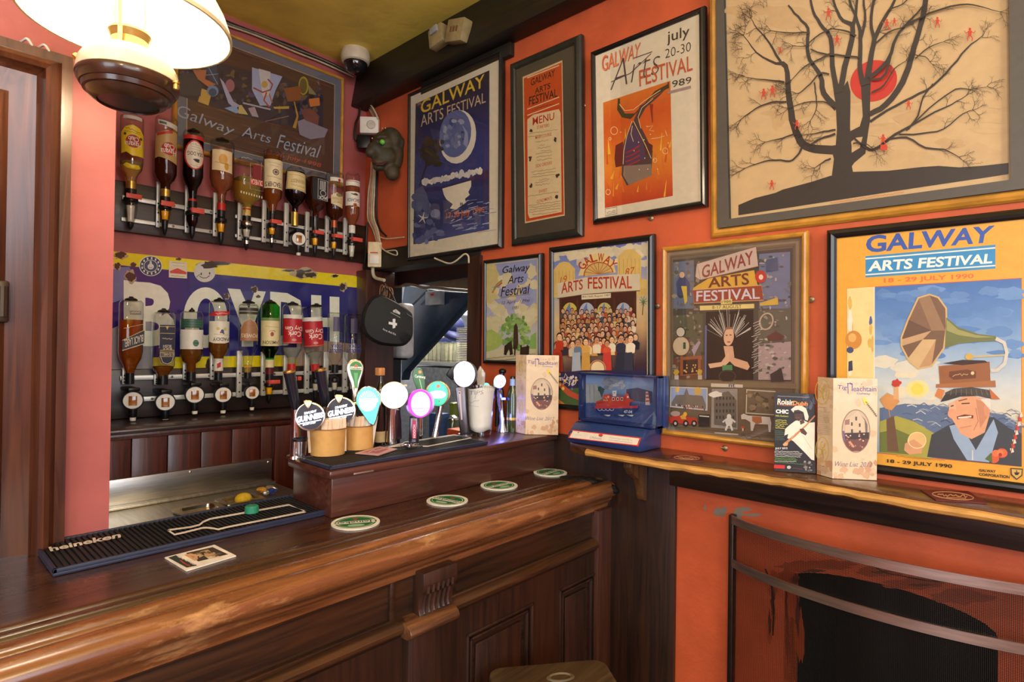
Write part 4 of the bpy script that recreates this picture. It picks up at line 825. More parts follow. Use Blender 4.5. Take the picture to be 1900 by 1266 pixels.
A.poly([(350,868),(487,868),(487,1085),(345,1075)], (150,146,140)); A.poly([(362,900),(440,880),(482,930),(482,1075),(362,1060)], (106,100,94))
for i in range(24): xx_, yy_ = 372+(i % 6)*18, 910+(i//6)*34; A.rect(xx_, yy_, xx_+8, yy_+16, (60,56,54))
A.blob(368,898,34,16,(220,216,206),rg); A.poly([(534,870),(690,880),(690,1010),(530,1000)], (190,180,160)); A.poly([(539,876),(690,886),(690,1004),(536,994)], (110,96,80))
for i in range(26): A.blob(rg.uniform(545,690), rg.uniform(890,990), rg.uniform(6,20), rg.uniform(5,14), mixc((70,60,48),(150,130,104), rg.random()), rg)
A.poly([(122,1020),(160,1005),(272,1025),(275,1060),(122,1050)], (176,60,40)); A.poly([(180,1015),(205,1000),(215,1030),(190,1030)], (206,160,60)); A.ell(156,1000,26,14,(170,150,140)); A.ell(208,1003,10,12,(220,170,60))
for x in (156,256,212): A.ell(x,1052,15,17,(36,32,32)); A.ell(x,1052,7,8,(190,180,170))
A.rect(280,1005,338,1070,(44,40,38)); A.line([(284,1012),(336,1016)], 6, (206,200,190)); A.ell(442,1016,12,14,(214,214,210)); A.ell(442,1042,20,24,(206,206,204))
for s in (-1,1): A.line([(442+s*14,1030),(442+s*34,1046)], 9, (206,206,204)); A.line([(442+s*8,1060),(442+s*18,1090)], 11, (206,206,204))
A.poly([(506,1008),(520,1000),(545,1010),(660,1018),(668,1050),(664,1098),(654,1098),(650,1058),(580,1055),(570,1092),(558,1092),(556,1045),(530,1030),(508,1030)], (206,196,190)); A.poly([(565,1014),(615,1016),(618,1048),(590,1056),(566,1040)], (170,110,70)); A.ell(516,1075,10,8,(190,70,50)); A.rect(513,1078,519,1092,(214,206,190))
A.poly([(365,1098),(492,1108),(492,1116),(365,1106)], (176,164,150)); A.scribble(505,1120,610,1128,26,2.5,(60,50,44),rg); finish(A, t, r)
# --- 1990 poster
pl = wallR(AX-.02, 1.6, 1.5, y0=.2)
t, r = framed('framed_poster', 'large black framed yellow poster of a man in a cap under a gramophone', 'poster', pl, ((1529.4,423.8),(1978,382),(1978,924),(1536,871)), .019, .018, BLACKFR, glass=False)
A = Art(pl, 'P90'); A.rect(*r, (228,166,58), raw=True); rg = random.Random(90); A.dl = 7e-6
A.text('GALWAY', (503,92), (1086,44), (503,170), (54,88,172), .03, 0, (1070,122)); A.poly([(501,184),(1088,132),(1088,240),(501,280)], (52,142,200))
for d in (12,84): A.line([(501,184+d),(1088,132+d+(2 if d<50 else 10))], 6, (232,232,220))
A.text('ARTS FESTIVAL', (512,206), (1074,172), (512,254), (240,240,232), .03, .1, (1074,216)); A.text('18 - 29 JULY 1990', (584,284), (990,262), (584,310), (226,110,60), .025, 0, (990,290))
A.grad([(418,330),(1206,283),(1206,1134),(418,1060)], [(72,116,184),(96,140,200),(150,180,212),(206,214,214),(214,206,180),(150,170,196)], 14); A.line([(418,330),(1206,283),(1206,1134),(418,1060)], 4, (206,90,50), True)
for i in range(50): A.blob(rg.uniform(560,1190), rg.uniform(330,640), rg.uniform(20,70), rg.uniform(10,26), mixc((84,128,190),(110,150,206), rg.random()), rg)
for i in range(20): A.blob(rg.uniform(560,820), rg.uniform(660,820), rg.uniform(30,70), rg.uniform(14,30), mixc((196,210,218),(222,216,190), rg.random()), rg)
A.ell(736,784,52,40,(236,220,150)); A.ell(735,784,28,25,(244,214,90))
A.poly([(418,330),(540,322),(540,740),(418,735)], (236,214,150)); 
for i in range(9): A.blob(rg.uniform(425,440) if i < 5 else rg.uniform(520,534), rg.uniform(360,720), rg.uniform(5,12), rg.uniform(20,44), rg.choice([(214,180,90),(74,100,160),(230,226,206)]), rg)
A.line([(541,322),(541,740)], 5, (226,224,214)); A.ell(448,562,37,42,(206,140,60)); A.ell(442,552,18,20,(226,180,100)); A.ell(432,608,16,14,(70,80,120)); A.poly([(425,660),(442,655),(444,700),(424,704)], (60,64,84))
A.poly([(566,870),(680,850),(840,860),(1130,900),(1206,950),(1206,990),(566,1000)], (96,116,150))
for i in range(70): x, y = rg.uniform(640,1200), rg.uniform(855,960); A.line([(x,y),(x+22,y-rg.uniform(3,12)),(x+44,y+4)], rg.uniform(2,5), mixc((50,70,110),(206,212,214), rg.random()))
A.poly([(566,930),(640,905),(720,930),(840,1000),(800,1100),(566,1070)], (166,164,76)); A.poly([(566,980),(640,965),(720,1000),(700,1080),(566,1068)], (110,120,60)); A.poly([(596,920),(630,905),(652,1068),(600,1064)], (110,84,64))
A.poly([(566,830),(600,800),(640,820),(656,840),(620,880),(590,872)], (206,150,90)); A.poly([(628,830),(632,770),(650,770),(652,830)], (214,170,120)); A.blob(640,758,22,18,(190,60,44),rg); A.line([(606,870),(612,910)], 4, (190,140,70))
# gramophone
A.poly([(694,470),(740,372),(790,357),(830,370),(866,420),(868,500),(855,600),(800,680),(740,692),(700,660),(664,590),(664,550)], (120,92,70))
for k, pts in enumerate(([(740,372),(790,357),(862,520),(800,520)],[(694,470),(740,372),(800,520)],[(664,560),(694,470),(800,520)],[(664,590),(664,560),(800,520),(760,560)],[(740,692),(690,650),(760,560),(820,560)],[(800,680),(740,692),(820,560)])): A.poly(pts, [(150,120,92),(130,100,78),(106,80,64),(196,160,120),(206,176,130),(190,150,108)][k])
A.line([(694,470),(740,372),(790,357),(830,370),(866,420),(868,500),(855,600),(800,680),(740,692),(700,660),(664,590),(664,550)], 8, (206,176,120), True)
A.poly([(866,460),(920,505),(1010,535),(1090,545),(1092,568),(1000,572),(920,580),(860,600)], (112,120,72)); A.poly([(868,470),(920,515),(1000,540),(1085,550),(1000,552),(920,540),(868,520)], (156,156,96))
A.line([(1090,556),(1128,575),(1140,620),(1130,670),(1095,700),(1066,700)], 16, (206,206,196)); A.line([(960,640),(1130,630)], 8, (196,180,130)); A.ell(970,638,18,15,(206,170,80))
A.poly([(832,680),(1062,660),(1066,752),(838,765)], (150,96,56)); A.poly([(820,762),(1088,745),(1090,775),(820,778)], (166,110,66)); A.poly([(850,668),(940,652),(1040,655),(1055,664),(940,676)], (60,44,40)); A.poly([(880,705),(960,695),(1000,705),(1000,735),(900,742),(878,728)], (110,66,40)); A.ell(985,712,8,8,(226,200,150)); A.scribble(895,725,965,716,12,2.5,(214,180,110),rg)
# man
A.poly([(780,1090),(800,990),(870,950),(930,925),(1080,910),(1150,960),(1206,985),(1206,1134)], (66,70,78)); A.poly([(880,950),(930,940),(1000,1060),(1080,920),(1100,980),(1060,1115),(960,1105),(900,1010)], (150,176,206)); A.line([(985,1060),(985,1105)], 5, (206,214,222))
A.poly([(880,850),(960,810),(1050,830),(1062,900),(1040,980),(980,1010),(930,985),(905,940),(880,900)], (222,164,126)); A.poly([(1000,830),(1056,850),(1058,900),(1020,960),(1010,900)], (200,140,106)); A.ell(1050,880,14,28,(214,150,116)); A.poly([(1020,830),(1066,826),(1066,880),(1040,850)], (226,222,214))
A.poly([(880,850),(905,840),(912,880),(895,910),(876,905)], (230,176,140)); A.ell(893,895,20,22,(226,160,124)); A.line([(915,915),(950,905),(988,910)], 14, (120,50,44)); A.line([(920,914),(980,908)], 7, (236,224,200)); A.line([(922,838),(960,828)], 5, (110,80,66)); A.line([(935,850),(972,848)], 5, (60,44,40)); A.line([(886,862),(900,858)], 5, (60,44,40)); A.line([(1000,870),(1010,930),(990,970)], 3, (176,116,90)); A.line([(930,960),(980,950)], 3, (186,126,96))
A.poly([(860,838),(862,800),(900,782),(980,775),(1070,790),(1075,830),(1000,812),(920,815)], (76,70,64)); A.poly([(840,842),(860,810),(930,800),(1010,815),(930,818),(870,836)], (58,54,50)); A.poly([(1060,780),(1110,830),(1070,830)], (190,110,60)); A.poly([(830,780),(860,790),(845,830),(815,815)], (206,130,70))
for i in range(8): A.line([(890+i*22,784),(886+i*24,812)], 2.5, (120,110,96))
A.ell(733,1020,42,40,(226,190,130)); A.poly([(680,1030),(720,1010),(760,1040),(755,1075),(700,1080),(676,1060)], (214,160,120)); A.ring(735,1015,40,36,4,(236,214,160)); 
for k in range(5): A.ell(1100+rg.uniform(-28,28), 1080+rg.uniform(-22,22), 26-k*3, 22-k*2, mixc((206,84,50),(236,140,90), k/5)); 
A.ell(1110,1080,8,8,(170,50,36)); A.poly([(1040,1100),(1070,1070),(1075,1116)], (90,110,60))
for i in range(9): A.line([(1166+i*5,1070-i*20),(1160+i*5,1050-i*20)], 14, (200,70,50) if i % 2 else (232,220,200))
A.line([(1155,1080),(1200,890)], 3, (150,60,50)); A.text('18 - 29 JULY 1990', (600,1100), (893,1124), (600,1120), (40,34,26), .025, 0, (893,1146)); A.text('GALWAY', (1014,1144), (1090,1150), (1014,1156), (60,44,26), .03, 0, (1090,1162)); A.text('CORPORATION', (1014,1162), (1152,1174), (1014,1174), (60,44,26), .03, 0, (1152,1188))
A.poly([(1156,1140),(1212,1143),(1210,1175),(1184,1194),(1158,1172)], (70,60,50)); A.poly([(1161,1145),(1207,1148),(1205,1172),(1184,1188),(1163,1168)], (206,170,90)); A.poly([(1172,1160),(1198,1160),(1190,1172),(1178,1172)], (50,44,40)); A.line([(1184,1150),(1184,1172)], 4, (50,44,40)); A.scribble(640,1088,860,1106,6,1.5,(150,110,60),rg); finish(A, t, r)
# --- 1998 poster on the bar wall
pl = wallB(BY-.02)
t, r = framed('framed_poster', 'wide gold framed brown poster with grey mount above the upper row of bottles', 'poster', pl, ((372,34),(640,148),(637,345),(270.6,264.5)), .014, .018, GOLDFR)
A = Art(pl, 'P98'); A.rect(*r, (116,118,130), raw=True); u0, v0, u1, v1 = r; rg = random.Random(98); A.dl = 8e-6
q = (u0+.03, v0+.03, u1-.03, v1-.03); A.rect(q[0]-.002, q[1]-.002, q[2]+.002, q[3]+.002, (206,186,150), raw=True); A.rect(*q, (94,64,50), raw=True)
for i in range(150):
    y = rg.uniform(q[1]+.004, q[3]-.004); x = rg.uniform(q[0], q[2]-.12); l = rg.uniform(.04,.12); c = mixc((62,44,40),(136,92,66), rg.random()); hh = rg.uniform(.0008,.003)
    A.poly([(x,y),(x+l*.3,y+hh),(x+l,y+hh*.5),(x+l,y-hh*.4),(x+l*.4,y-hh)], c, raw=True)
A.poly([(0,330),(330,400),(640,480),(800,500),(900,560),(1100,640),(1100,880),(830,870),(640,840),(300,740),(0,640)], (66,54,66))
for i in range(160): x = rg.uniform(0,1080); A.blob(x, 520+x*.16+rg.uniform(-110,110), rg.uniform(6,26), rg.uniform(8,30), rg.choice([(50,42,52),(80,66,84),(104,84,70),(44,40,56),(120,96,60),(90,80,120),(60,50,40)]), rg, 9, .4)
A.poly([(560,430),(790,500),(740,600),(700,720),(620,720),(560,600)], (170,180,214)); A.poly([(610,440),(700,465),(690,640),(640,650)], (210,206,206))
A.line([(570,585),(640,620),(700,600),(715,560),(680,520)], 11, (170,60,44)); A.ell(655,560,24,26,(206,170,90)); A.line([(670,620),(650,680),(690,730)], 12, (180,80,50)); A.line([(690,630),(712,700)], 10, (190,110,60))
A.ell(392,570,36,48,(170,110,120)); A.poly([(315,510),(345,540),(420,690),(470,720),(430,745),(380,700)], (176,176,206)); A.poly([(180,590),(255,620),(230,720),(150,690)], (206,170,84)); A.poly([(350,740),(430,720),(470,770),(440,780)], (150,176,214)); A.poly([(0,500),(110,470),(180,560),(170,650),(0,640)], (80,72,74)); A.poly([(200,440),(290,400),(310,560),(290,570)], (70,80,104)); A.line([(230,430),(300,560)], 4, (170,180,190)); A.line([(210,490),(305,480)], 4, (170,180,190))
A.poly([(110,450),(215,450),(205,520),(290,560),(230,580),(150,520)], (190,120,80)); A.ell(262,610,44,42,(120,150,180)); A.ell(262,620,30,30,(70,84,110))
A.ell(950,570,38,70,(180,160,60)); A.ell(948,572,28,58,(110,96,50)); A.poly([(985,560),(1050,640),(990,630)], (150,140,96)); A.poly([(800,590),(930,570),(930,680),(830,690)], (150,90,50)); A.poly([(990,670),(1070,660),(1075,720),(1000,730)], (214,130,60))
A.poly([(905,840),(960,820),(1060,870),(1135,900),(1110,960),(1000,975),(920,940)], (150,140,156)); A.poly([(930,750),(1000,740),(1070,800),(1060,870),(960,830)], (130,80,70)); A.line([(880,690),(905,800),(880,890)], [8,14,26], (190,150,50)); A.poly([(530,740),(580,730),(610,810),(560,800)], (180,160,176)); A.poly([(460,720),(480,715),(530,790),(455,780)], (206,190,120)); A.line([(490,700),(700,750)], 12, (176,180,190)); A.line([(660,840),(840,800)], 7, (150,120,100)); A.poly([(720,730),(840,725),(840,745),(730,745)], (200,170,80))
LT = (166,178,196)
A.text('Galway', (-5,705), (432,880), (-12,830), LT, -.004, .2, (420,965)); A.text('Arts', (485,870), (708,940), (480,950), LT, -.004, .2, (700,1008)); A.text('Festival', (760,935), (1085,1025), (745,1040), LT, -.004, .2, (1068,1120)); A.text('13-26 July 1998', (660,1045), (1085,1160), (655,1090), (206,86,60), -.004, .1, (1078,1200))
finish(A, t, r)
# wall screws beside the frames
for k, (x, y, lab) in enumerate(((1083,196,'between the menu frame and white fish poster'),(1208,405,'below the white fish poster'),(934,275,'left of the menu frame'),(1505,556,'between the gold collage frame and yellow poster'),(1345,832,'under the gold collage frame'),(1220,568,'left of the gold collage frame'))):
    c = onX(x, y, AX-.003); bm = B(); lathe(bm, [(0,.004),(.004,.003),(.007,.0005),(.0075,0),(0,0)], (0,0,0), 12); bm.transform(Matrix.Translation(c) @ Matrix.Rotation(R_(-90),4,'Y')); tube(bm, [c+Vector((-.003,-.003,0)), c+Vector((-.004,.009,.001))], .0018, 6)
    one('frame_clip', bm, pm('clip metal', (150,130,104), .4, .7), 'small metal mirror clip on the wall '+lab, 'clip', c, 'metal picture clips')
# ------------------------------------------------------------------ enamel sign
pl = wallB(BY-.006)
sg = thing('enamel_sign', 'rusty blue and yellow enamel sign with big white letters behind the lower bottles', 'sign', M=pl.M)
A = Art(pl, 'D'); rg = random.Random(20); RUST = (62,48,40)
P_ = [(20,60),(1760,235),(1860,262),(1850,560),(1800,760),(1240,862),(20,885)]
bm = B(); prism(bm, [pl.M @ Vector((*A.at(x, y), -.004)) for x, y in ((20,60),(1840,247),(1840,858),(20,888))], (0,-.003,0)); mk('sign_plate', bm, pm('rusted tin plate', (74,56,44), .6, .3, var=.3), sg)
A.poly([(20,60),(1700,230),(1800,252),(1815,320),(1850,420),(1845,640),(1800,760),(1790,700),(1740,740),(1700,858),(20,887)], (232,214,30))
A.poly([(20,150),(170,166),(1800,320),(1800,700),(1720,770),(1210,780),(20,800)], (38,36,116))
A.poly([(20,600),(200,520),(320,560),(310,880),(20,887)], (150,150,156)); A.poly([(20,170),(150,170),(200,260),(160,380),(20,420)], (110,120,170))
WH = (230,234,216)
A.text('B', (150,268), (462,290), (150,715), WH, .05, 0, (470,720)); A.poly([(110,260),(160,265),(160,720),(110,720)], WH)
A.ell(675,520,152,210,WH,0,32); A.ell(678,515,62,128,(38,36,116),0,26)
A.poly([(828,318),(915,324),(975,460),(1015,334),(1092,340),(1005,580),(1005,720),(925,720),(925,580)], WH)
A.poly([(1122,340),(1240,350),(1330,400),(1352,520),(1330,640),(1240,712),(1122,716)], WH); A.poly([(1196,410),(1240,416),(1275,520),(1245,640),(1196,645)], (38,36,116))
A.poly([(1405,363),(1475,367),(1475,700),(1405,700)], WH); A.poly([(1533,374),(1600,378),(1600,700),(1533,700)], WH); A.poly([(1470,520),(1540,520),(1540,585),(1470,585)], WH)
for cx, cy, rx, ry in ((85,90,40,22),(65,165,22,26),(160,235,32,36),(175,155,18,16),(690,165,60,26),(760,145,90,12),(490,115,18,8),(1350,215,66,30),(1400,225,40,20),(1250,195,40,9),(1570,232,22,10),(1012,325,22,18),(1625,305,20,26),(820,370,16,20),(1040,375,14,10),(700,850,22,40),(1795,560,24,120),(1800,300,40,20),(1700,760,60,60)):
    A.blob(cx, cy, rx*1.2, ry*1.2, (176,160,120), rg, 14, .35); A.blob(cx, cy, rx, ry, RUST, rg, 14, .35)
A.build('enamel_face', sg, ENAMEL)
for k, (cx, cy, lab) in enumerate(((295,163,'round'),(485,190,'square'),(668,200,'smile'))):
    A = Art(pl, 'D', base=.0022)
    if k == 0:
        A.ell(cx,cy,80,70,(216,216,206),5,32); A.ell(cx,cy,74,65,(34,38,74),5,32); A.ell(cx,cy,48,43,(216,216,206),5,28); A.ell(cx,cy,44,39,(60,66,96),5,28)
        for i in range(13): a = R_(i*27.7); A.rect(cx+60*math.cos(a)-6, cy+53*math.sin(a)-8, cx+60*math.cos(a)+5, cy+53*math.sin(a)+7, (216,216,206))
        A.ell(cx,cy+4,22,20,(214,214,206)); A.poly([(cx-8,cy-8),(cx-6,cy-34),(cx+6,cy-34),(cx+8,cy-8)], (214,214,206)); A.line([(cx-12,cy+8),(cx,cy+14),(cx+12,cy+8)], 3, (60,66,96))
    elif k == 1:
        A.poly([(422,128),(546,138),(546,250),(420,242)], (226,216,186)); A.poly([(428,198),(480,178),(542,205),(542,222),(428,212)], (206,70,60)); A.scribble(440,138,530,146,5,2,(90,80,80),rg); A.scribble(445,160,530,166,4,1.5,(120,100,90),rg); A.scribble(436,230,530,236,7,2.5,(60,50,50),rg)
    else:
        A.ell(cx,cy+5,74,70,(206,204,196),5,30); A.ell(cx-24,cy+18,5,9,(60,60,66)); A.ell(cx+34,cy+14,5,9,(60,60,66)); A.line([(cx-36,cy+34),(cx-14,cy+46),(cx+12,cy+46),(cx+34,cy+30)], 5, (50,50,60)); A.line([(610,240),(636,220)], 4, (70,70,80))
        A.blob(700,158,54,28,RUST,rg,14,.35)
    A.build('sticker', sg, PRINT)
# ------------------------------------------------------------------ spirit bottles in wall dispensers
YB = BY-.068
def scale_at(k, x, y, b=YB):
    px, py = zp(k, x, y); p = onY(px, py, b); dep = (p-CAM).dot(fw); u = (px-950)/FPX; th = math.atan(u)
    return p, dep/FPX/Z[k][2]*math.cos(th)
class Btl:
    """an upside-down bottle measured from the photograph: (y, half-width) pairs down its axis"""
    def __init__(s, name, label, k, ax, prof, liq=None, lmat=None, gmat=None, sq=0, group='spirit bottles hung upside down', tilt=0, cap=None):
        s.k = k; y0, y1 = prof[0][0], prof[-1][0]; pm_, s.f = scale_at(k, ax, (y0+y1)/2)
        s.x, s.ax = pm_.x, ax; s.zt = scale_at(k, ax, y0)[0].z; s.zb = scale_at(k, ax, y1)[0].z
        s.zof = lambda y: s.zt+(y-y0)*(s.zb-s.zt)/(y1-y0)
        s.prof = prof; s.sq = sq; s.loc = Vector((s.x, YB, s.zb)); s.tilt = tilt
        s.t = thing(name, label, 'bottle', s.loc, group); m = Matrix.Translation(s.loc)@Matrix.Rotation(R_(tilt),4,'Y'); s.t.matrix_world = m; WM[s.t.name] = Matrix.Translation(s.loc)
        P = [(w*s.f, s.zof(y)-s.zb) for y, w in prof]; top = P[0]
        full = [(0, top[1]-.004), (top[0]*.7, top[1]-.003), (top[0]*.9, top[1]+.001)]+[(top[0], top[1]-.003)]+P[1:]+[(P[-1][0]*.6, P[-1][1])]
        bm = B(); lathe(bm, full, s.loc, 32, sq=sq); s.glass = mk('glass_body', bm, gmat or BGLASS, s.t, ang=60)
        if liq:
            L_ = [(y, w) for y, w in prof if y > liq+2]; w0 = s.hw(liq)
            bm = B(); lathe(bm, [(0, s.zof(liq)-s.zb), ((w0-4)*s.f, s.zof(liq)-s.zb)]+[(max(w-4, 3)*s.f, s.zof(y)-s.zb) for y, w in L_]+[(0, 0.001)], s.loc, 32, sq=sq); mk('liquid', bm, lmat, s.glass, ang=60)
        s.cap = cap
    def hw(s, y):
        for (a, w), (b, v) in zip(s.prof, s.prof[1:]):
            if a <= y <= b: return w+(v-w)*(y-a)/(b-a)
        return s.prof[-1][1]
    def art(s, rscale=1.0):   # art drawn in zoom coordinates, wrapped on the bottle; the wrap faces the viewer
        return Art(None, fn=lambda x, y: ((x-s.ax)*s.f, s.zof(y)-s.zb))
    def wrap(s, A, name='label', mat=None, off=.0006, emb=1.0):
        yaw = math.atan2(s.x, YB)*.75; w = max(s.hw(yy) for yy, _ in s.prof); R0 = w*s.f+off
        def fn(u, v, wl):
            if s.sq: 
                c = Vector((u, -(R0*(1.0 if s.sq else 1))-wl*3, v))
                lim = R0*.93
                if abs(u) > lim: c.y += (abs(u)-lim)*1.0
                return c
            y = None; a = max(-1.45, min(1.45, math.asin(max(-.99, min(.99, u/R0))))); rr = s.rad(v)+off+wl*3
            return Vector((rr*math.sin(a+0)*1.0, -rr*math.cos(a), v))
        rot = Matrix.Rotation(-yaw, 4, 'Z')
        o = A.build(name, s.t, mat or PRINT, wrap=(lambda u, v, w_: tuple(rot @ fn(u, v, w_))) if not s.sq else (lambda u, v, w_: tuple(fn(u, v, w_))), sub=.004)
        o.data.shade_smooth(); return o
    def rad(s, v):   # radius at local height v
        for (a, w), (b, q) in zip(s.prof, s.prof[1:]):
            za, zb = s.zof(a)-s.zb, s.zof(b)-s.zb
            if zb <= v <= za and za > zb: return (w+(q-w)*(za-v)/(za-zb))*s.f
        return s.prof[0][1]*s.f
    def band(s, name, y0, y1, mat, w=None, extra=.0012):
        bm = B(); lathe(bm, [(0, s.zof(y0)-s.zb), ((w or s.hw(y0))*s.f+extra, s.zof(y0)-s.zb), ((w or s.hw(y1))*s.f+extra, s.zof(y1)-s.zb), (0, s.zof(y1)-s.zb)], s.loc, 22); return mk(name, bm, mat, s.t)
    def body(s, y0, y1, c, mat=None, x0=-.97, x1=.97):   # plain wrapped label
        A = s.art(); w = s.hw((y0+y1)/2); A.rect(s.ax+w*x0, y0, s.ax+w*x1, y1, c); return A
AMB = liquid('amber spirit', (206,120,40)); DARKAMB = liquid('dark brown spirit', (120,52,22)); PALE = liquid('pale gold spirit', (244,216,130)); BLK = liquid('near black spirit', (36,16,14)); GLD = liquid('golden whiskey', (190,124,44)); YEL = liquid('yellow tequila', (230,208,104)); CLR = liquid('clear spirit', (226,226,214)); ROSE = liquid('copper liqueur', (214,140,92)); DGRN = liquid('whiskey in green glass', (40,60,20))
GOLDF = pm('gold foil', (206,170,84), .3, .8); REDF = pm('red foil', (196,36,30), .35); WHITEF = pm('white foil', (226,222,212), .4); COPF = pm('copper foil', (170,90,60), .35, .6); MAROON = pm('maroon foil', (96,22,28), .4); YELF = pm('yellow foil', (226,190,90), .4)
G1, G2 = 'spirit bottles in the upper row', 'spirit bottles in the lower row'
def T(A, s, x0, y0, x1, y1, c, bold=.01, d0=0):  # upside-down text whose picture box is x0..x1, y0..y1
    A.text(s, (x1, y1), (x0, y1+d0), (x1, y0), c, bold)
NECK = BLACKP
# upper row
b = Btl('rum_bottle','upside-down clear rum bottle with yellow label, leftmost in the upper row','B1',215,[(84,108),(100,110),(500,110),(560,98),(600,64),(640,48),(730,45),(790,40)],500,PALE,group=G1)
A = b.art(); A.poly([(120,440),(115,250),(150,200),(215,178),(280,200),(318,250),(322,450),(215,455),(160,425)], (238,208,40)); A.ell(222,325,68,58,(170,40,36)); T(A,'Havana',145,330,298,378,(240,232,214)); T(A,'Club',175,285,272,328,(240,232,214)); A.ell(148,265,12,13,(90,70,40)); A.ell(292,290,12,13,(90,70,40)); A.scribble(150,212,290,240,14,4,(110,50,40),rg); A.scribble(140,240,290,256,8,3,(90,70,40),rg)
A.poly([(133,540),(160,520),(215,535),(280,530),(300,555),(270,570),(215,572),(160,565)], (236,208,30)); b.wrap(A); A = b.art(); A.rect(130,98,300,128,(206,206,196)); b.wrap(A,'strip_label'); b.band('neck_foil',670,738,GOLDF); b.band('stopper',738,800,NECK,48); U1 = b
b = Btl('rum_bottle','upside-down brown rum bottle with gold label, second in the upper row','B1',525,[(95,100),(115,104),(600,102),(650,82),(690,46),(760,44),(850,38)],470,DARKAMB,group=G1)
A = b.art(); A.poly([(425,260),(525,225),(622,230),(622,515),(540,490),(450,468),(424,480)], (190,156,96)); A.poly([(432,260),(570,222),(580,245),(440,282)], (190,50,40)); A.ell(545,390,68,58,(178,44,40)); T(A,'Havana',470,392,612,442,(240,232,214)); T(A,'Club',500,348,595,392,(240,232,214)); A.poly([(445,135),(620,165),(620,210),(450,178)], (206,206,190)); A.poly([(455,150),(520,160),(520,180),(455,170)], (80,110,90)); b.wrap(A); b.band('neck_foil',742,808,GOLDF); b.band('stopper',808,860,NECK,44); U2 = b
b = Btl('rum_bottle','upside-down black bottle with round white label and red rim, third in the upper row','B1',770,[(215,86),(240,96),(620,95),(680,75),(730,46),(800,36),(910,34)],300,BLK,group=G1)
A = b.art(); A.rect(676,270,864,305,(196,44,40)); A.ell(776,445,92,132,(196,44,40)); A.ell(778,446,82,120,(226,218,196)); T(A,"SEA DOG",712,418,850,452,(40,34,34)); A.blob(796,486,26,12,(30,28,28),rg,12,.5); A.blob(796,500,20,10,(30,28,28),rg,12,.5); 
for y in (350,372,394,540): A.scribble(735,y,835,y+8,6,2,(120,110,100),rg)
b.wrap(A); b.band('red_ring',828,848,REDF); b.band('stopper',850,920,NECK,38); U3 = b
b = Btl('liqueur_bottle','upside-down amber bottle with cream label and orange fruit, fourth in the upper row','B1',1030,[(300,100),(330,113),(650,112),(720,92),(755,48),(790,38),(930,34)],410,ROSE,group=G1)
A = b.art(); A.poly([(936,405),(1115,412),(1115,605),(935,588)], (230,206,160)); A.ell(1030,490,40,46,(214,160,60)); A.ell(1062,552,20,34,(206,150,50)); A.scribble(960,520,1100,535,8,3,(120,90,60),rg); A.rect(940,384,1110,404,(120,70,40)); b.wrap(A); b.band('neck_foil',866,930,REDF,36); b.band('stopper',930,990,NECK,34); U4 = b
b = Btl('tequila_bottle','upside-down square clear tequila bottle with yellow drink, fifth in the upper row','B2',150,[(200,112),(215,120),(580,118),(612,66),(640,42),(745,38),(800,34)],385,YEL,sq=.8,group=G1)
A = b.art(); A.rect(158,255,246,385,(130,36,40)); A.rect(130,395,272,455,(196,50,40)); T(A,'OLMECA',138,400,266,450,(232,226,210)); A.line([(130,250),(272,250),(272,500),(130,500)], 4, (190,186,170), True); A.scribble(34,216,150,206,18,4,(206,200,186),rg)
for i in range(9): A.rect(34+i*27,535+i*2,46+i*27,556+i*2,(226,214,170))
b.wrap(A); b.band('neck_label',662,745,YELF,38); b.band('neck_stripe',672,688,REDF,38.6); b.band('stopper',745,810,NECK,40); U5 = b
b = Btl('whisky_bottle','upside-down whisky bottle with tall cream label, sixth in the upper row','B2',400,[(108,84),(130,96),(500,95),(570,88),(615,52),(640,46),(690,38),(780,26)],170,AMB,group=G1)
A = b.art(); A.rect(312,210,496,492,(232,218,176)); T(A,"TEACHER'S",320,430,486,478,(60,40,36),.02); A.ell(420,332,32,30,(90,80,70)); A.ell(420,332,24,22,(206,190,150)); A.ell(420,332,14,13,(90,80,70)); A.scribble(335,375,480,392,12,3,(120,80,70),rg); A.scribble(345,240,470,252,8,2.5,(130,120,100),rg); A.scribble(360,270,450,278,8,2.5,(130,120,100),rg); b.wrap(A); b.band('stopper',700,790,NECK,30); U6 = b
b = Btl('cognac_bottle','upside-down squat cognac bottle with gold neck foil, seventh in the upper row','B2',620,[(270,66),(290,86),(335,100),(505,106),(560,100),(615,66),(650,34),(700,31),(840,29)],320,BLK,group=G1)
A = b.art(); A.poly([(527,328),(722,340),(724,520),(522,500)], (226,206,150)); T(A,'HENNESSY',562,405,705,440,(150,130,96)); A.scribble(545,360,700,372,10,3,(140,120,90),rg); A.scribble(570,460,700,470,18,3,(110,90,70),rg); A.line([(533,336),(716,347),(718,512),(528,493)], 3, (120,100,60), True); b.wrap(A); b.band('neck_foil',708,842,GOLDF,31); U7 = b
b = Btl('whiskey_bottle','upside-down square whiskey bottle with black label, eighth in the upper row','B2',820,[(326,80),(345,92),(615,90),(672,60),(700,32),(780,30),(880,26)],380,DARKAMB,sq=.8,group=G1)
A = b.art(); A.rect(735,388,908,606,(30,30,32)); A.line([(795,398),(902,404),(902,600),(795,590)], 4, (214,214,210), True); 
for i in range(5): A.line([(820+i*14,412),(818+i*14,500)], 6, (214,214,210))
A.ring(852,530,30,26,5,(214,214,210)); T(A,"JACK",802,552,902,590,(224,224,218),.02); b.wrap(A); b.band('stopper',760,885,NECK,30); U8 = b
b = Btl('liqueur_bottle','upside-down clear bottle with small cream shield label, ninth in the upper row','B2',1005,[(322,80),(345,88),(640,85),(735,82),(770,48),(800,29),(870,26)],590,DARKAMB,group=G1)
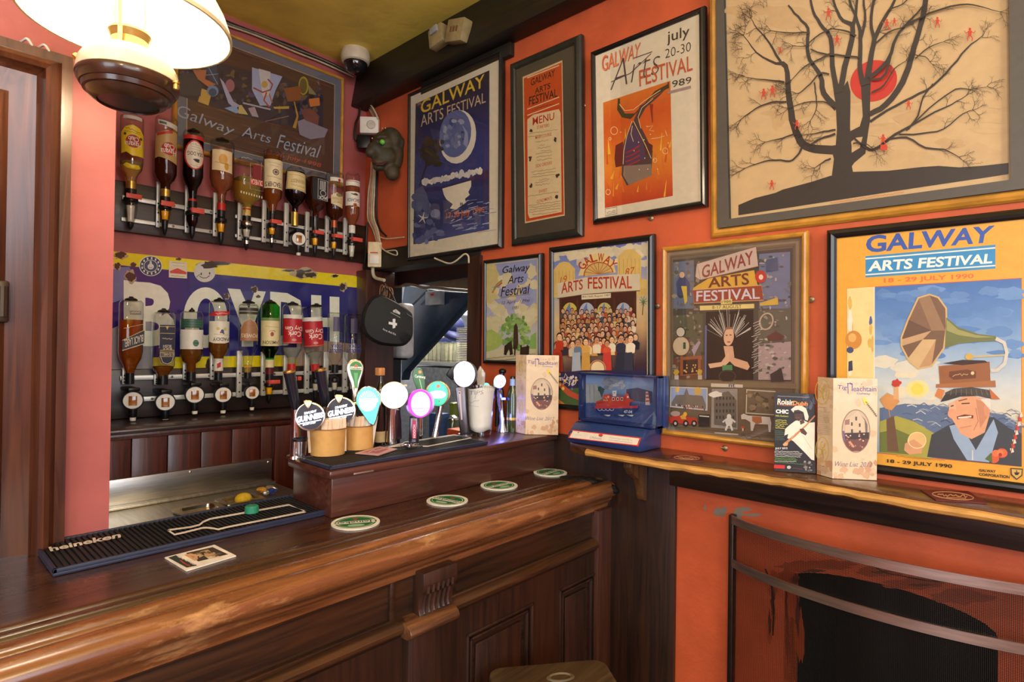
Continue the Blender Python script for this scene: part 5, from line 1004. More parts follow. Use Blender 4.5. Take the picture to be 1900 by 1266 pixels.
A = b.art(); A.poly([(960,560),(1020,528),(1082,560),(1082,675),(1030,660),(962,640)], (220,200,150)); T(A,'SOUTHERN',975,575,1076,600,(140,110,70),.0); T(A,'COMFORT',980,606,1076,632,(140,110,70),.0); A.ell(1040,552,30,18,(140,130,70)); A.rect(952,384,1080,422,(226,216,190)); A.ell(1040,408,14,14,(170,40,40)); b.wrap(A); b.band('neck_foil',790,860,COPF,28); b.band('stopper',860,915,NECK,28); U9 = b
b = Btl('rum_bottle','upside-down slim clear rum bottle with two white labels, rightmost in the upper row','B2',1180,[(328,66),(345,72),(720,72),(770,60),(815,36),(840,30),(905,26)],440,ROSE,group=G1)
A = b.art(); A.rect(1110,408,1250,462,(226,220,206)); A.line([(1110,416),(1250,424)], 5, (180,60,50)); A.rect(1110,520,1252,656,(228,224,212)); T(A,'BACARDI',1126,585,1242,618,(50,50,60)); A.blob(1190,545,34,10,(80,60,40),rg,10,.5); A.ell(1198,650,22,22,(190,120,40)); A.ell(1198,650,13,13,(120,50,30)); b.wrap(A); b.band('neck_wrap',840,915,WHITEF,30); b.band('stopper',915,960,NECK,28); U10 = b
# lower row
b = Btl('whiskey_bottle','upside-down square amber whisky bottle with slanted black label, leftmost in the lower row','C1',205,[(138,96),(160,106),(600,106),(660,96),(720,62),(780,40),(880,34)],310,AMB,sq=.7,group=G2)
A = b.art(); A.poly([(104,500),(306,405),(306,520),(104,582)], (50,50,56)); A.line([(104,496),(306,400)], 5, (206,190,150)); A.line([(104,586),(306,524)], 7, (206,200,186)); A.line([(115,390),(306,345)], 4, (206,180,120)); A.text('BLACK LABEL', (296,505), (120,560), (296,440), (224,218,206), .01, 0, (120,490)); A.rect(168,230,272,266,(130,124,110)); A.scribble(180,248,262,248,16,4,(226,220,200),rg); b.wrap(A); b.band('stopper',790,890,NECK,38); V1 = b
b = Btl('whiskey_bottle','upside-down square whiskey bottle with navy label, second in the lower row','C1',500,[(246,90),(268,100),(720,100),(760,82),(800,52),(830,46),(890,40)],730,GLD,sq=.7,group=G2)
A = b.art(); A.poly([(437,357),(580,357),(578,640),(560,690),(510,718),(455,692),(436,645)], (34,38,60)); A.line([(440,372),(578,372)], 5, (190,170,120)); A.line([(440,432),(578,432)], 5, (190,170,120)); A.poly([(490,368),(520,368),(506,402)], (206,180,120)); T(A,'BUSHMILLS',440,604,578,634,(206,190,150)); T(A,'BLACK',466,560,552,580,(214,208,190)); T(A,'BUSH',470,535,545,557,(214,208,190)); A.line([(440,598),(578,598)], 5, (190,170,120)); A.line([(440,640),(578,640)], 5, (190,170,120)); A.scribble(460,480,555,482,16,6,(190,176,140),rg); A.line([(450,645),(468,690),(510,708),(552,688),(566,645)], 5, (214,208,190)); A.line([(440,585),(500,580),(578,585)], 8, (190,150,80)); b.wrap(A); b.band('stopper',810,895,NECK,46); V2 = b
b = Btl('whiskey_bottle','upside-down whiskey bottle with white label and green dot, third in the lower row','C1',755,[(236,94),(262,106),(620,106),(680,82),(705,46),(850,38)],470,GLD,group=G2)
A = b.art(); A.rect(655,305,857,384,(44,88,70)); 
for y in (320,342,364): A.scribble(680,y,840,y+2,6,2,(110,150,130),rg)
A.rect(653,400,859,574,(226,224,214)); A.ell(787,520,28,30,(54,110,88)); b.wrap(A); b.band('stopper',780,860,NECK,42); V3 = b
b = Btl('whiskey_bottle','upside-down whiskey bottle with red band and white label, fourth in the lower row','C1',1003,[(145,86),(165,96),(560,95),(600,80),(640,50),(700,42),(780,36),(850,32)],505,GLD,group=G2)
A = b.art(); A.poly([(912,262),(960,236),(1094,232),(1092,258),(1040,276),(912,278)], (200,44,40)); A.scribble(960,260,1070,252,12,4,(240,226,210),rg); A.poly([(912,325),(1094,325),(1094,510),(1050,522),(950,522),(912,508)], (230,226,206)); T(A,'PADDY',940,470,1090,500,(44,40,40),.015); A.ell(1025,415,15,18,(60,80,150)); A.ell(985,392,16,14,(214,190,90)); A.ell(1050,395,14,16,(206,200,120)); A.ell(1010,425,8,8,(190,60,50)); A.ell(1038,432,8,8,(70,130,80)); A.line([(950,440),(1085,448)], 3, (150,140,120)); b.wrap(A); b.band('neck_label',655,770,WHITEF,40); A = b.art(); A.poly([(966,705),(1040,688),(1040,735),(968,748)], (190,44,44)); b.wrap(A,'neck_band',off=.0022); b.band('stopper',785,855,NECK,34); V4 = b
b = Btl('whiskey_bottle','upside-down nearly empty whiskey bottle with brown arched label, fifth in the lower row','C2',148,[(172,84),(192,90),(480,90),(560,88),(615,62),(650,46),(720,40),(790,32)],718,PALE,group=G2)
A = b.art(); A.poly([(73,500),(75,390),(100,335),(150,298),(205,335),(234,400),(236,500)], (166,120,84)); A.line([(74,390),(100,335),(150,300),(205,335),(234,398)], 5, (214,190,140)); T(A,'POWERS',80,435,226,470,(230,216,190),.01); A.scribble(110,360,195,364,8,2,(120,84,60),rg); A.rect(62,205,238,232,(60,52,50)); A.rect(62,240,238,262,(70,60,56)); b.wrap(A); b.band('stopper',785,840,NECK,32); V5 = b
b = Btl('whiskey_bottle','upside-down green glass whiskey bottle with cream label, sixth in the lower row','C2',345,[(158,62),(190,86),(540,86),(600,70),(640,44),(700,36),(800,33),(850,29)],548,DGRN,gmat=GGLASS,group=G2)
A = b.art(); A.rect(260,320,432,546,(230,218,164)); T(A,'JAMESON',276,490,424,530,(56,46,44),.012); A.ell(355,440,16,20,(170,50,50)); A.scribble(330,415,385,412,14,4,(70,50,44),rg); A.scribble(290,370,410,378,8,2.5,(150,130,90),rg); A.rect(260,294,432,320,(120,150,80)); b.wrap(A); b.band('neck_label',655,740,pm('cream neck label',(226,214,170),.5),37); b.band('neck_foil',745,802,MAROON,36); b.band('stopper',802,855,NECK,34); V6 = b
b = Btl('gin_bottle','upside-down clear gin bottle with red label, upright one left of its tilted twin','C2',545,[(178,82),(200,92),(530,92),(580,86),(635,58),(658,40),(700,37),(770,32)],560,CLR,group=G2)
def gin(b, x0, x1, y0, y1):
    A = b.art(); A.rect(x0,y0,x1,y1,(186,30,42)); A.rect(x0,y0-38,x1,y0-4,(226,224,214)); w = x1-x0
    T(A,'Cork',x0+w*.22,y0+(y1-y0)*.5,x0+w*.92,y0+(y1-y0)*.72,(240,228,214),.02); T(A,'Dry Gin',x0+w*.1,y0+(y1-y0)*.26,x0+w*.98,y0+(y1-y0)*.48,(240,228,214),.015); A.line([(x0,y1-8),(x1,y1-8)], 4, (206,150,100)); A.ell(x0+w*.55,y1-32,22,12,(214,150,140)); b.wrap(A); b.band('neck_foil',708,772,REDF,36)
gin(b,460,632,304,524); b.band('stopper',772,830,NECK,34); V7 = b
b = Btl('gin_bottle','tilted upside-down clear gin bottle with red label, right of the upright one','C2',762,[(196,84),(216,94),(545,92),(590,86),(640,58),(664,40),(700,37),(780,32)],600,CLR,group=G2,tilt=-5)
gin(b,672,852,325,548); b.band('stopper',775,830,NECK,34); V8 = b
for k, (ax, y0, hw, x) in enumerate(((935,246,72,0),(1095,262,80,0))):
    b = Btl('vodka_bottle',('upside-down empty clear vodka bottle with blue lettering, left of the pair','upside-down empty clear vodka bottle with blue lettering, rightmost in the lower row')[k],'C2',ax,[(y0,hw-8),(y0+14,hw),(600,hw),(650,hw-6),(685,hw-26),(705,28),(790,26)],None,group=G2)
    A = b.art(); T(A,'ABSOLUT',ax-hw*.85,572,ax+hw*.95,606,(44,52,140),.015); T(A,'VODKA',ax-hw*.6,532,ax+hw*.9,562,(44,52,140),.015); A.rect(ax-hw*.4,y0+40,ax+hw*.35,y0+170,(76,66,104))
    for y in (430,448,466,484): A.scribble(ax-hw*.2,y,ax+hw*.8,y,5,1.5,(120,120,140),rg)
    b.wrap(A); b.band('stopper',715,790,NECK,30)
    if k == 0: V9 = b
    else: V10 = b
# racks: board + two rails (one thing each), dispensers with bracket and measure
def rack(label, k, top, bot, rails, bmat, ylo=None):
    t = thing('bottle_rack', label, 'bottle rack', (SX+.3, BY, bot[1])); bm = B(); box(bm, top[0], top[2], BY-.02, BY-.001, bot[1], top[1], .003); mk('back_board', bm, bmat, t)
    for (x0, x1, z0, z1) in rails:
        bm = B(); box(bm, x0, x1, BY-.034, BY-.028, z0, z1, .001)
        x = x0+.03
        while x < x1: ball(bm, (x, BY-.034, (z0+z1)/2), (.004,.002,.004), n=8, mi=1); x += .115
        mk('rail', bm, [ALU, pm('screw steel', (120,118,110), .35, .9)], t)
    return t
def zY(k, x, y, d=.03): return onY(*zp(k, x, y), BY-d)
BRDU = wood('upper rack board', (34,22,16), (58,40,28), axis=0, rough=.4, coat=.1); BRDL = wood('lower rack board', (26,16,14), (44,28,22), axis=0, rough=.35, coat=.2)
a0, a1 = onY(217.7,334,BY-.02), onY(674,488,BY-.02); e1 = onY(682,419,BY-.02)
ru = [(zY('B1',130,800).x, zY('B1',975,945).x, zY('B1',560,900).z, zY('B1',560,862).z), (zY('B1',120,1015).x, zY('B1',965,1145).x, zY('B1',580,1088).z, zY('B1',580,1055).z),
      (zY('B2',32,760).x, zY('B2',1150,955).x, zY('B2',480,838).z, zY('B2',480,806).z), (zY('B2',32,940).x, zY('B2',1130,1100).x, zY('B2',460,1012).z, zY('B2',460,982).z)]
rack('dark board with white metal rails holding the upper row of bottles', 'B1', (SX+.002, a0.z, e1.x), (0, a1.z), ru, BRDU)
lb0, lb1 = onY(213,686,BY-.02), onY(213,752,BY-.02)
rl = [(zY('C1',110,830).x, zY('C2',1040,800).x, zY('C1',560,845).z, zY('C1',560,805).z), (zY('C1',300,1020).x, zY('C2',1050,960).x, zY('C1',620,1030).z, zY('C1',620,990).z)]
rack('dark board with white metal rails holding the lower row of bottles', 'C1', (SX+.002, lb0.z, 1.352), (0, zs1+.001), rl, BRDL)
CUPY = pane('amber measure cup', (1.0,.84,.4), (.85,.6,.16), 1.0); CUPC = pane('clear measure cup', (.9,.9,.86), (.5,.5,.48), 1.3); CUPR = pane('dark red measure cup', (.3,.05,.05), (.12,.02,.02), 1.0)
YINS = pm('yellow measure insert', (252,206,66), .35); WINS = pm('white measure insert', (222,218,204), .35); RINS = pm('dark red measure insert', (80,16,18), .3)
PLATE = pm('red measure label', (222,84,70), .45)
def disp(b, arm, kind, cup=None, lab='', plate=None, cy=None, spout=None, disc=None, rad=None, face=None):
    """wall bracket with retaining disc and spirit measure; arm=(x0,x1,y0,y1) in zoom px"""
    k = b.k; f = b.f; t = thing('spirit_dispenser', lab, 'spirit measure', (b.x, YB, b.zb), 'spirit measures below the hanging bottles'); zf = b.zof
    def gx(x): return b.x+(x-b.ax)*f*1.0
    if arm:
        p0 = onY(*zp(k, arm[0], arm[2]), BY-.042); p1 = onY(*zp(k, arm[1], arm[3]), BY-.042); bm = B(); box(bm, p0.x, p1.x, BY-.046, BY-.035, p1.z, p0.z, .0015); [ball(bm, ((p0.x+p1.x)/2, BY-.046, p1.z+(p0.z-p1.z)*(.12+.2*i)), (.003,.0015,.003), n=8, mi=1) for i in range(3)]; mk('bracket_arm', bm, [ALU, BLACKP], t)
    if disc:
        z = zf(disc[1]); bm = B(); r = disc[0]*f; lathe(bm, [(0,.012),(r*.3,.011),(r*.35,.008),(r*.9,.004),(r,0),(r*.9,-.002),(0,-.002)], (b.x, YB, z), 20); tube(bm, [(b.x, YB+r*.8, z), (b.x, BY-.045, z+.001)], .003, 6); mk('retaining_disc', bm, BLACKP, t)
    if kind == 'round':
        cx, cyy = face; z = zf(cyy); x = gx(cx); r = rad*f; y = YB-.03
        bm = B(); box(bm, x-r*.55, x+r*.55, YB-.045, BY-.03, z+r*.95, z+r*1.35, .003); mk('top_housing', bm, BLACKP, t)
        bm = B(); M = Matrix.Translation((x, y, z)) @ Matrix.Rotation(R_(90),4,'X') @ Matrix.Rotation(R_(-14),4,'Y'); lathe(bm, [(0,-.02),(r*.8,-.02),(r,-.012),(r,.006),(r*.93,.009),(0,.009)], (0,0,0), 36); bm.transform(M); hs_ = mk('lens_housing', bm, BLACKP, t)
        bm = B(); lathe(bm, [(0,.0102),(r*.86,.0102),(r*.86,.008),(0,.008)], (0,0,0), 36); bm.transform(M); mk('lens_face', bm, WHITEP, hs_)
        bm = B(); box(bm, -r*.38, r*.38, -r*.52, r*.48, .0095, .0125, .001, M=M); mk('measure_window', bm, pm('amber window', (150,92,34), .12, var=.5, sc=60, coat=1), hs_)
        zb_ = zf(spout); bm = B(); lathe(bm, [(0,z-r*.9-zb_),(r*.42,z-r*.9-zb_),(r*.38,.012),(r*.3,.008),(0,.008)], (x, y, zb_), 18); sp2 = mk('spout', bm, BLACKP, t)
        bm = B(); lathe(bm, [(0,.01),(r*.3,.01),(r*.27,0),(0,0)], (x-.0, y-.003, zb_), 14); mk('spout_tip', bm, WHITEP, sp2)
    else:
        y0, y1, y2, w0, w1 = cy; z0, z1, z2 = zf(y0), zf(y1), zf(y2); x = b.x
        bm = B(); lathe(bm, [(0,z0-z1+.016),(w0*f*.6,z0-z1+.016),(w0*f*1.15,z0-z1+.010),(w0*f*1.2,z0-z1),(w0*f,z0-z1-.003),(0,z0-z1-.003)], (x, YB, z1), 22); box(bm, x-.008, x+.008, YB, BY-.034, z0+.001, z0+.012); mk('collar', bm, BLACKP, t)
        cm, ins = cup; bm = B(); lathe(bm, [(w0*f,z0-z1-.003),(w0*f*.98,(z0-z1)*.5),(w1*f,0.001),(w1*f*.8,0)], (x, YB, z1), 24); mc = mk('measure_cup', bm, cm, t)
        bm = B(); lathe(bm, [(0,(z0-z1)*.8),(w0*f*.66,(z0-z1)*.8),(w1*f*.72,.003),(0,.003)], (x, YB, z1), 18); mk('cup_insert', bm, ins, mc)
        bm = B(); lathe(bm, [(0,z1-z2),(w1*f*.9,z1-z2),(w1*f*.75,(z1-z2)*.5),(w1*f*.35,.004),(0,0)], (x, YB, z2), 16); mk('spout', bm, BLACKP, t)
        if plate:
            p = [gx(plate[0]), gx(plate[1])]; bm = B(); box(bm, p[0], p[1], YB-w0*f*1.2-.006, YB-w0*f*1.2-.003, zf(plate[3]), zf(plate[2]), .0008); box(bm, x-.01, x+.01, YB-w0*f*1.2-.004, YB, zf(plate[3]), zf(plate[2])); mk('label_plate', bm, PLATE, t)
    return t
Y_, C_, R2 = (CUPY, YINS), (CUPC, WINS), (CUPR, RINS)
nm = ['leftmost','second','third','fourth','fifth','sixth','seventh','eighth','ninth','rightmost']
def ld(i, row, what): return '%s under the %s bottle of the %s row' % (what, nm[i], row)
disp(U1,(165,185,600,800),'cup',C_,ld(0,'upper','clear cup measure with pink plate'),(150,296,790,832),(850,1042,1110,60,38))
disp(U2,(440,466,665,1085),'cup',Y_,ld(1,'upper','yellow cup measure with pink plate'),(465,590,855,900),(915,1022,1160,52,36))
disp(U3,(700,730,700,1132),'cup',R2,ld(2,'upper','dark red cup measure with red plate'),(745,860,915,960),(970,1078,1195,54,34),disc=(60,218))
disp(U4,(955,986,765,1165),'cup',Y_,ld(3,'upper','yellow cup measure with black top'),None,(1032,1132,1250,46,32),disc=(66,300))
t = disp(U5,(60,95,610,985),'cup',C_,ld(4,'upper','chrome ringed clear measure'),None,(860,958,1086,54,34)); bm = B(); lathe(bm, [(0,.02),(58*U5.f,.02),(64*U5.f,.016),(64*U5.f,.006),(56*U5.f,0),(0,0)], (U5.x,YB,U5.zof(856)), 24); mk('chrome_ring', bm, CHROME, t); bm = B(); lathe(bm, [(0,.012),(31*U5.f,.012),(31*U5.f,0),(0,0)], (U5.x,YB,U5.zof(1020)), 18); mk('chrome_sleeve', bm, CHROME, t)
t = disp(U6,(300,332,585,1005),'cup',Y_,ld(5,'upper','yellow cup measure with red plate'),(365,476,785,825),(850,932,1062,44,30)); bm = B(); lathe(bm, [(0,.016),(26*U6.f,.016),(26*U6.f,0),(0,0)], (U6.x-.001,YB,U6.zof(1008)), 18); mk('chrome_sleeve', bm, CHROME, t)
disp(U7,(515,550,612,1045),'round',None,ld(6,'upper','round white faced measure'),rad=76,face=(620,980),spout=1140)
disp(U8,(722,752,700,1100),'cup',Y_,ld(7,'upper','yellow cup measure with red plate'),(790,886,890,926),(948,1036,1145,40,28))
disp(U9,(918,945,740,1100),'cup',Y_,ld(8,'upper','yellow cup measure with orange plate'),(990,1078,926,960),(985,1068,1170,36,25))
disp(U10,(1095,1125,760,1125),'cup',C_,ld(9,'upper','tall clear cup measure with pink plate'),(1180,1264,960,996),(1010,1150,1198,44,26))
for i, (b, arm, cx, cyy, r, sp_, dc) in enumerate(((V1,(130,168,740,890),210,1030,101,1212,(62,132)),(V2,(418,455,800,895),500,1045,96,1225,(60,238)),(V3,(680,712,690,850),763,980,92,1152,(28,232)),(V4,(928,962,600,850),1018,980,84,1146,(56,140)))):
    disp(b, arm, 'round', None, ld(i,'lower','round white faced measure'), rad=r, face=(cx,cyy), spout=sp_, disc=dc)
disp(V5,(48,86,590,1010),'round',None,ld(4,'lower','round white faced measure'),rad=70,face=(157,962),spout=1118,disc=(60,158))
disp(V6,(268,302,600,995),'cup',Y_,ld(5,'lower','yellow cup measure with red plate'),(335,425,852,886),(905,988,1066,40,28),disc=(50,156))
disp(V7,(470,505,630,985),'cup',C_,ld(6,'lower','clear cup measure with red plate'),(580,615,820,856),(860,950,1050,42,28),disc=(56,172))
disp(V8,(660,695,600,975),'cup',C_,ld(7,'lower','clear cup measure with black top'),None,(872,952,1055,34,26),disc=(58,188))
disp(V9,(830,868,600,985),'cup',C_,ld(8,'lower','clear cup measure with black top'),None,(862,945,1040,34,26))
disp(V10,(1005,1040,600,965),'cup',C_,ld(9,'lower','clear cup measure with black top'),None,(862,940,1040,34,26))
# pale poster scraps seen behind the gin bottles
A = Art(wallB(BY-.012), 'C2'); A.poly([(585,470),(1200,540),(1210,745),(590,720)], (176,150,132)); o = A.build('pale_card', None, M=wallB(BY-.012).M); tag(o, 'pale pink card leaning on the wall behind the gin and vodka bottles', 'card')
# ------------------------------------------------------------------ pendant lamp
def atD(px, py, d): return CAM+ray(px, py)*d
pc = atD(240, 120, .88); LX, LY = pc.x, pc.y
lp = thing('pendant_lamp', 'white shaded brass oil-style pendant lamp hanging over the bar at the upper left', 'lamp', (LX, LY, 1.8))
OPAL = bpy.data.materials.new('opal glass shade'); N, L = nt(OPAL); p_ = N['Principled BSDF']; out = N['Material Output']
nz = N.new('ShaderNodeTexNoise'); nz.inputs['Scale'].default_value = 7; cr = N.new('ShaderNodeValToRGB'); cr.color_ramp.elements[0].color = (.9,.86,.76,1); cr.color_ramp.elements[1].color = (.97,.95,.88,1); L.new(nz.outputs['Fac'], cr.inputs[0])
p_.inputs['Roughness'].default_value = .25; L.new(cr.outputs[0], p_.inputs['Base Color']); tl = N.new('ShaderNodeBsdfTranslucent'); L.new(cr.outputs[0], tl.inputs[0]); ms = N.new('ShaderNodeMixShader'); ms.inputs[0].default_value = .55
L.new(p_.outputs[0], ms.inputs[1]); L.new(tl.outputs[0], ms.inputs[2]); L.new(ms.outputs[0], out.inputs[0])
zr = 1.931
bm = B(); lathe(bm, [(r*.87,z*.9) for r, z in [(.160,0),(.158,.012),(.150,.035),(.135,.062),(.112,.09),(.085,.112),(.06,.125),(.045,.13),(.045,.127),(.06,.122),(.084,.109),(.11,.087),(.133,.06),(.147,.034),(.155,.011),(.157,0)]], (LX,LY,zr), 56); mk('lamp_shade', bm, OPAL, lp, ang=60)
bm = B(); lathe(bm, [(.1367,.001),(.1402,.003),(.1402,-.003),(.1367,-.003),(.1367,.001)], (LX,LY,zr), 56); mk('shade_rim', bm, pm('cream rim', (226,214,170), .35), lp)
BROWN = pm('brown turned wood', (64,40,26), .28, var=.2, coat=.4); CREAM = pm('cream ceramic', (232,222,190), .25, coat=.4)
bm = B(); lathe(bm, [(0,.042),(.028,.042),(.034,.040),(.045,.036),(.057,.027),(.0645,.014),(.067,-.002),(.066,-.004),(0,-.004)], (LX,LY,1.848), 44); mk('oil_font', bm, CREAM, lp)
bm = B(); lathe(bm, [(.0665,-.003),(.0675,-.007),(.066,-.013),(.062,-.02),(.060,-.0205),(.058,-.027),(.054,-.0275),(.051,-.034),(.044,-.039),(.0405,-.041),(.04,-.036),(0,-.036)], (LX,LY,1.848), 44); mk('lower_bowl', bm, BROWN, lp)
bm = B(); lathe(bm, [(0,0),(.0385,0),(.0385,.002),(0,.002)], (LX,LY,1.8095), 30); mk('bowl_recess', bm, BLACKP, lp)
bm = B(); lathe(bm, [(0,.034),(.027,.034),(.0285,.03),(.024,.02),(.026,.012),(.0255,0),(0,0)], (LX,LY,1.884), 30); mk('burner_gallery', bm, pm('aged brass', (190,160,100), .3, .8), lp)
bm = B(); lathe(bm, [(.018,0),(.022,.02),(.019,.05),(.014,.09),(.0135,.09),(.018,.05),(.021,.02),(.017,0)], (LX,LY,1.918), 24); mk('glass_chimney', bm, BGLASS, lp)
bm = B(); ball(bm, (LX,LY,1.965), (.017,.017,.026)); mk('bulb', bm, pm('glowing bulb', (255,226,170), .4, emit=60), lp)
to_c = Vector((-LX,-LY,0)).normalized()
for s in (1,-1):
    bm = B(); p = Vector((LX,LY,0))+to_c*.03*s+Vector((to_c.y,-to_c.x,0))*(.012*s); tube(bm, smoothpts([p+Vector((0,0,1.872)), p+Vector((0,0,1.92)), p+to_c*s*.006+Vector((0,0,1.97)), Vector((LX,LY,2.03))+to_c*.012*s], 4), .0032, 8); mk('support_rod', bm, pm('pale brass rod', (206,190,140), .3, .6), lp)
for q, e in (((150,112),(139,103)),((318,158),(327,151))):
    a, b_ = atD(q[0]+8, q[1]+8, .875), atD(e[0], e[1], .875); bm = B(); tube(bm, [a, a.lerp(b_,.5), a.lerp(b_,.52), a.lerp(b_,.7), a.lerp(b_,.72), b_], [.004,.004,.0028,.0028,.005,.005], 10); mk('filler_knob', bm, BRASS, lp)
bm = B(); lathe(bm, [(0,.02),(.02,.02),(.041,.004),(.042,0),(0,0)], (LX,LY,zr+.115), 28); mk('shade_cap', bm, BRASS, lp)
bm = B(); tube(bm, [(LX,LY,zr+.13),(LX,LY,CE-.03)], .006, 8); mk('hanging_rod', bm, BRASS, lp)
bm = B(); lathe(bm, [(0,.03),(.05,.03),(.045,.012),(.015,0),(0,0)], (LX,LY,CE-.031), 24); mk('ceiling_rose', bm, BRASS, lp)
lamp('pendant_bulb_light', 'POINT', (LX,LY,1.955), 9.5, (1,.84,.58), .03)
dl_ = thing('fill_light_fitting','round ceiling downlight over the bar','light fitting',(.3,.62,2.58)); bm = B(); lathe(bm, [(.085,0),(.1,.004),(.1,.03),(.085,.03),(.085,0)], (.3,.62,2.578), 32); mk('bezel', bm, WHITEP, dl_)  # made-up fitting and glowing disc to house the added fill, outside the view
bm = B(); lathe(bm, [(0,.006),(.085,.006),(.085,.004),(0,.004)], (.3,.62,2.583), 32); mk('diffuser', bm, pm('lit diffuser', (255,236,200), .4, emit=3), dl_)
# ------------------------------------------------------------------ camera, boxes, wiring in the top corner
c = onZ(660, 95, CE); cc = thing('security_camera', 'white dome security camera under the ceiling in the corner', 'security camera', c)
bm = B(); lathe(bm, [(0,0),(.052,0),(.056,-.012),(.057,-.03),(.053,-.046),(.047,-.05),(0,-.05)], c, 36); mk('housing', bm, pm('ivory plastic', (206,192,166), .4, var=.05), cc)
bm = B(); lathe(bm, [(.046,-.05),(.0455,-.058),(.04,-.072),(.03,-.083),(.016,-.09),(0,-.092)], c, 32); mk('tinted_dome', bm, pm('smoked dome', (22,24,30), .05, coat=1), cc)
IV = pm('grubby ivory plastic', (150,132,90), .5, var=.15, bump=.2)
for k, (x0, y0, x1, y1, rx, lab) in enumerate(((797,48,826,88,-8,'grubby ivory junction box on the black beam, left of two'),(829,35,866,80,14,'grubby ivory junction box on the black beam, right of two'))):
    c = onX((x0+x1)/2, (y0+y1)/2, 1.30); w = abs(onX(x0,60,1.30).y-onX(x1,60,1.30).y)*.42; h = (onX(800,y0,1.30).z-onX(800,y1,1.30).z)*.43
    t = thing('junction_box', lab, 'junction box', c, 'junction boxes on the beam'); M = Matrix.Translation(c)@Matrix.Rotation(R_(rx),4,'X'); bm = B(); box(bm, -.012, .028, -w, w, -h, h, .004, M=M); mk('box_cover', bm, IV, t)
    bm = B()
    if k == 0: box(bm, -.02, -.011, -w*.55, w*.5, h*.2, h*.9, .002, M=M); mk('torn_label', bm, pm('grey tape', (150,150,146), .5), t)
    else:
        for dy in (-.3,.05,.4): box(bm, -.014, -.011, w*dy-.004, w*dy+.004, -.006, .012, .001, M=M)
        mk('rust_marks', bm, pm('brown rust', (110,76,40), .8), t)
def cable(name, k, pts, r, m, label, pl='Y', d=.012, group='cables in the corner'):
    P = [(onY(*zp(k, x, y), BY-d) if onY(*zp(k, x, y), BY-d).x < AX-d else onX(*zp(k, x, y), AX-d)) if pl == 'Y' else onX(*zp(k, x, y), d) for x, y in pts]
    bm = B(); tube(bm, smoothpts(P, 6), r, 8); return one(name, bm, m, label, 'cable', P[0], group)
WC = pm('off white cable', (196,186,156), .5); BC = pm('black cable', (28,27,26), .45); PK = pm('pinkish cable', (176,120,90), .5)
cable('cable','P98',[(-60,-90),(230,15),(390,95),(640,190),(850,265),(1000,330),(1160,400),(1330,490)],.007,BC,'thick black cable along the top of the back wall')
cable('cable','P98',[(-60,-62),(250,62),(395,118),(600,190),(900,316),(1100,395),(1330,500)],.0035,WC,'thin pale cable running under the thick black one',d=.014)
cable('cable','P98',[(-60,-78),(240,35),(390,100),(620,180),(880,285),(1100,372),(1330,480)],.003,pm('grey cable',(120,116,104),.5),'thin grey cable lying over the thick black one',d=.02)
for i, (dx, m, lab) in enumerate(((0,WC,'pale cable dropping from the security camera, leftmost'),(12,PK,'pinkish cable dropping from the security camera'),(26,WC,'pale cable dropping from the security camera, rightmost'))):
    cable('cable','M',[(70+dx,-60),(100+dx,-20),(140+dx,20),(165+dx,60),(190+dx*.8,105)],.0035,m,lab,d=.010+.009*i)
cable('cable','M',[(80,-40),(95,20),(90,80),(70,130),(62,200),(70,240),(100,250)],.0045,BC,'black cable looping to the black power adapter',d=.02)
for i, (dx, m, lab) in enumerate(((0,WC,'pale cable hanging below the mask, leftmost of the bundle'),(12,PK,'pinkish cable in the bundle below the mask'),(24,WC,'pale cable in the bundle below the mask, third from left'),(36,WC,'pale cable in the bundle below the mask, rightmost'))):
    cable('cable','M',[(170+dx*.5,380),(165+dx*.7,470),(152+dx,560),(146+dx,660),(148+dx,740),(180+dx*.8,810),(205+dx*.5,890)],.004,m,lab,d=.012+.003*(i % 2))
cable('cable','M',[(205,420),(200,520),(198,640),(202,740),(225,810),(262,850)],.004,BC,'black cable right of the pale bundle below the mask',d=.014)
cable('cable','M',[(140,760),(135,860),(128,1000),(120,1060),(170,1110),(235,1135)],.0035,BC,'black cable passing left of the white switch box',d=.014)
cable('cable','M',[(178,1040),(178,1085),(195,1115),(250,1130)],.007,WC,'thick pale conduit from the bottom of the white switch box',d=.014)
cable('cable','M',[(208,850),(260,866),(320,862),(376,856)],.0025,WC,'loose pale wire running right from the cable bundle','X',AX-.012)
cable('cable','M',[(222,905),(245,935),(290,960),(330,970),(322,940),(262,945)],.0025,WC,'loose pale wire looping beside the white switch box','X',AX-.03)
cable('cable','K',[(750,50),(820,80),(900,105),(960,85),(1010,45),(1060,8),(1095,30),(1100,100)],.003,WC,'loose white wire on the lintel under the moon poster','X',1.355)
def wallbox(name, label, cat, k, x0, y0, x1, y1, d0, d1, m, group=None):
    a, b_ = onY(*zp(k, x0, y0), BY-d1), onY(*zp(k, x1, y1), BY-d1); c = (a+b_)/2; t = thing(name, label, cat, (c.x, BY-d0, c.z), group)
    bm = B(); box(bm, a.x, b_.x, BY-d1, BY-d0, b_.z, a.z, .003); mk('box_body', bm, m, t); return t, a, b_
def cornerbox(name, label, cat, x0, y0, x1, y1, X, yaw, th, m):
    c = onX(*zp('M',(x0+x1)/2,(y0+y1)/2),X); pl = facing(c, yaw); u0, v1 = pl.uv(*zp('M',x0,y0)); u1, v0 = pl.uv(*zp('M',x1,y1)); t = thing(name, label, cat, M=pl.M)
    bm = B(); box(bm, u0, u1, v0, v1, -th, 0, .003, M=pl.M); mk('box_body', bm, m, t); return t, pl, u0, u1, v0, v1
t, pl, u0, u1, v0, v1 = cornerbox('wall_socket','white double socket box in the corner above the green mask','socket',95,88,212,195,AX-.05,-12,.03,WHITEP)
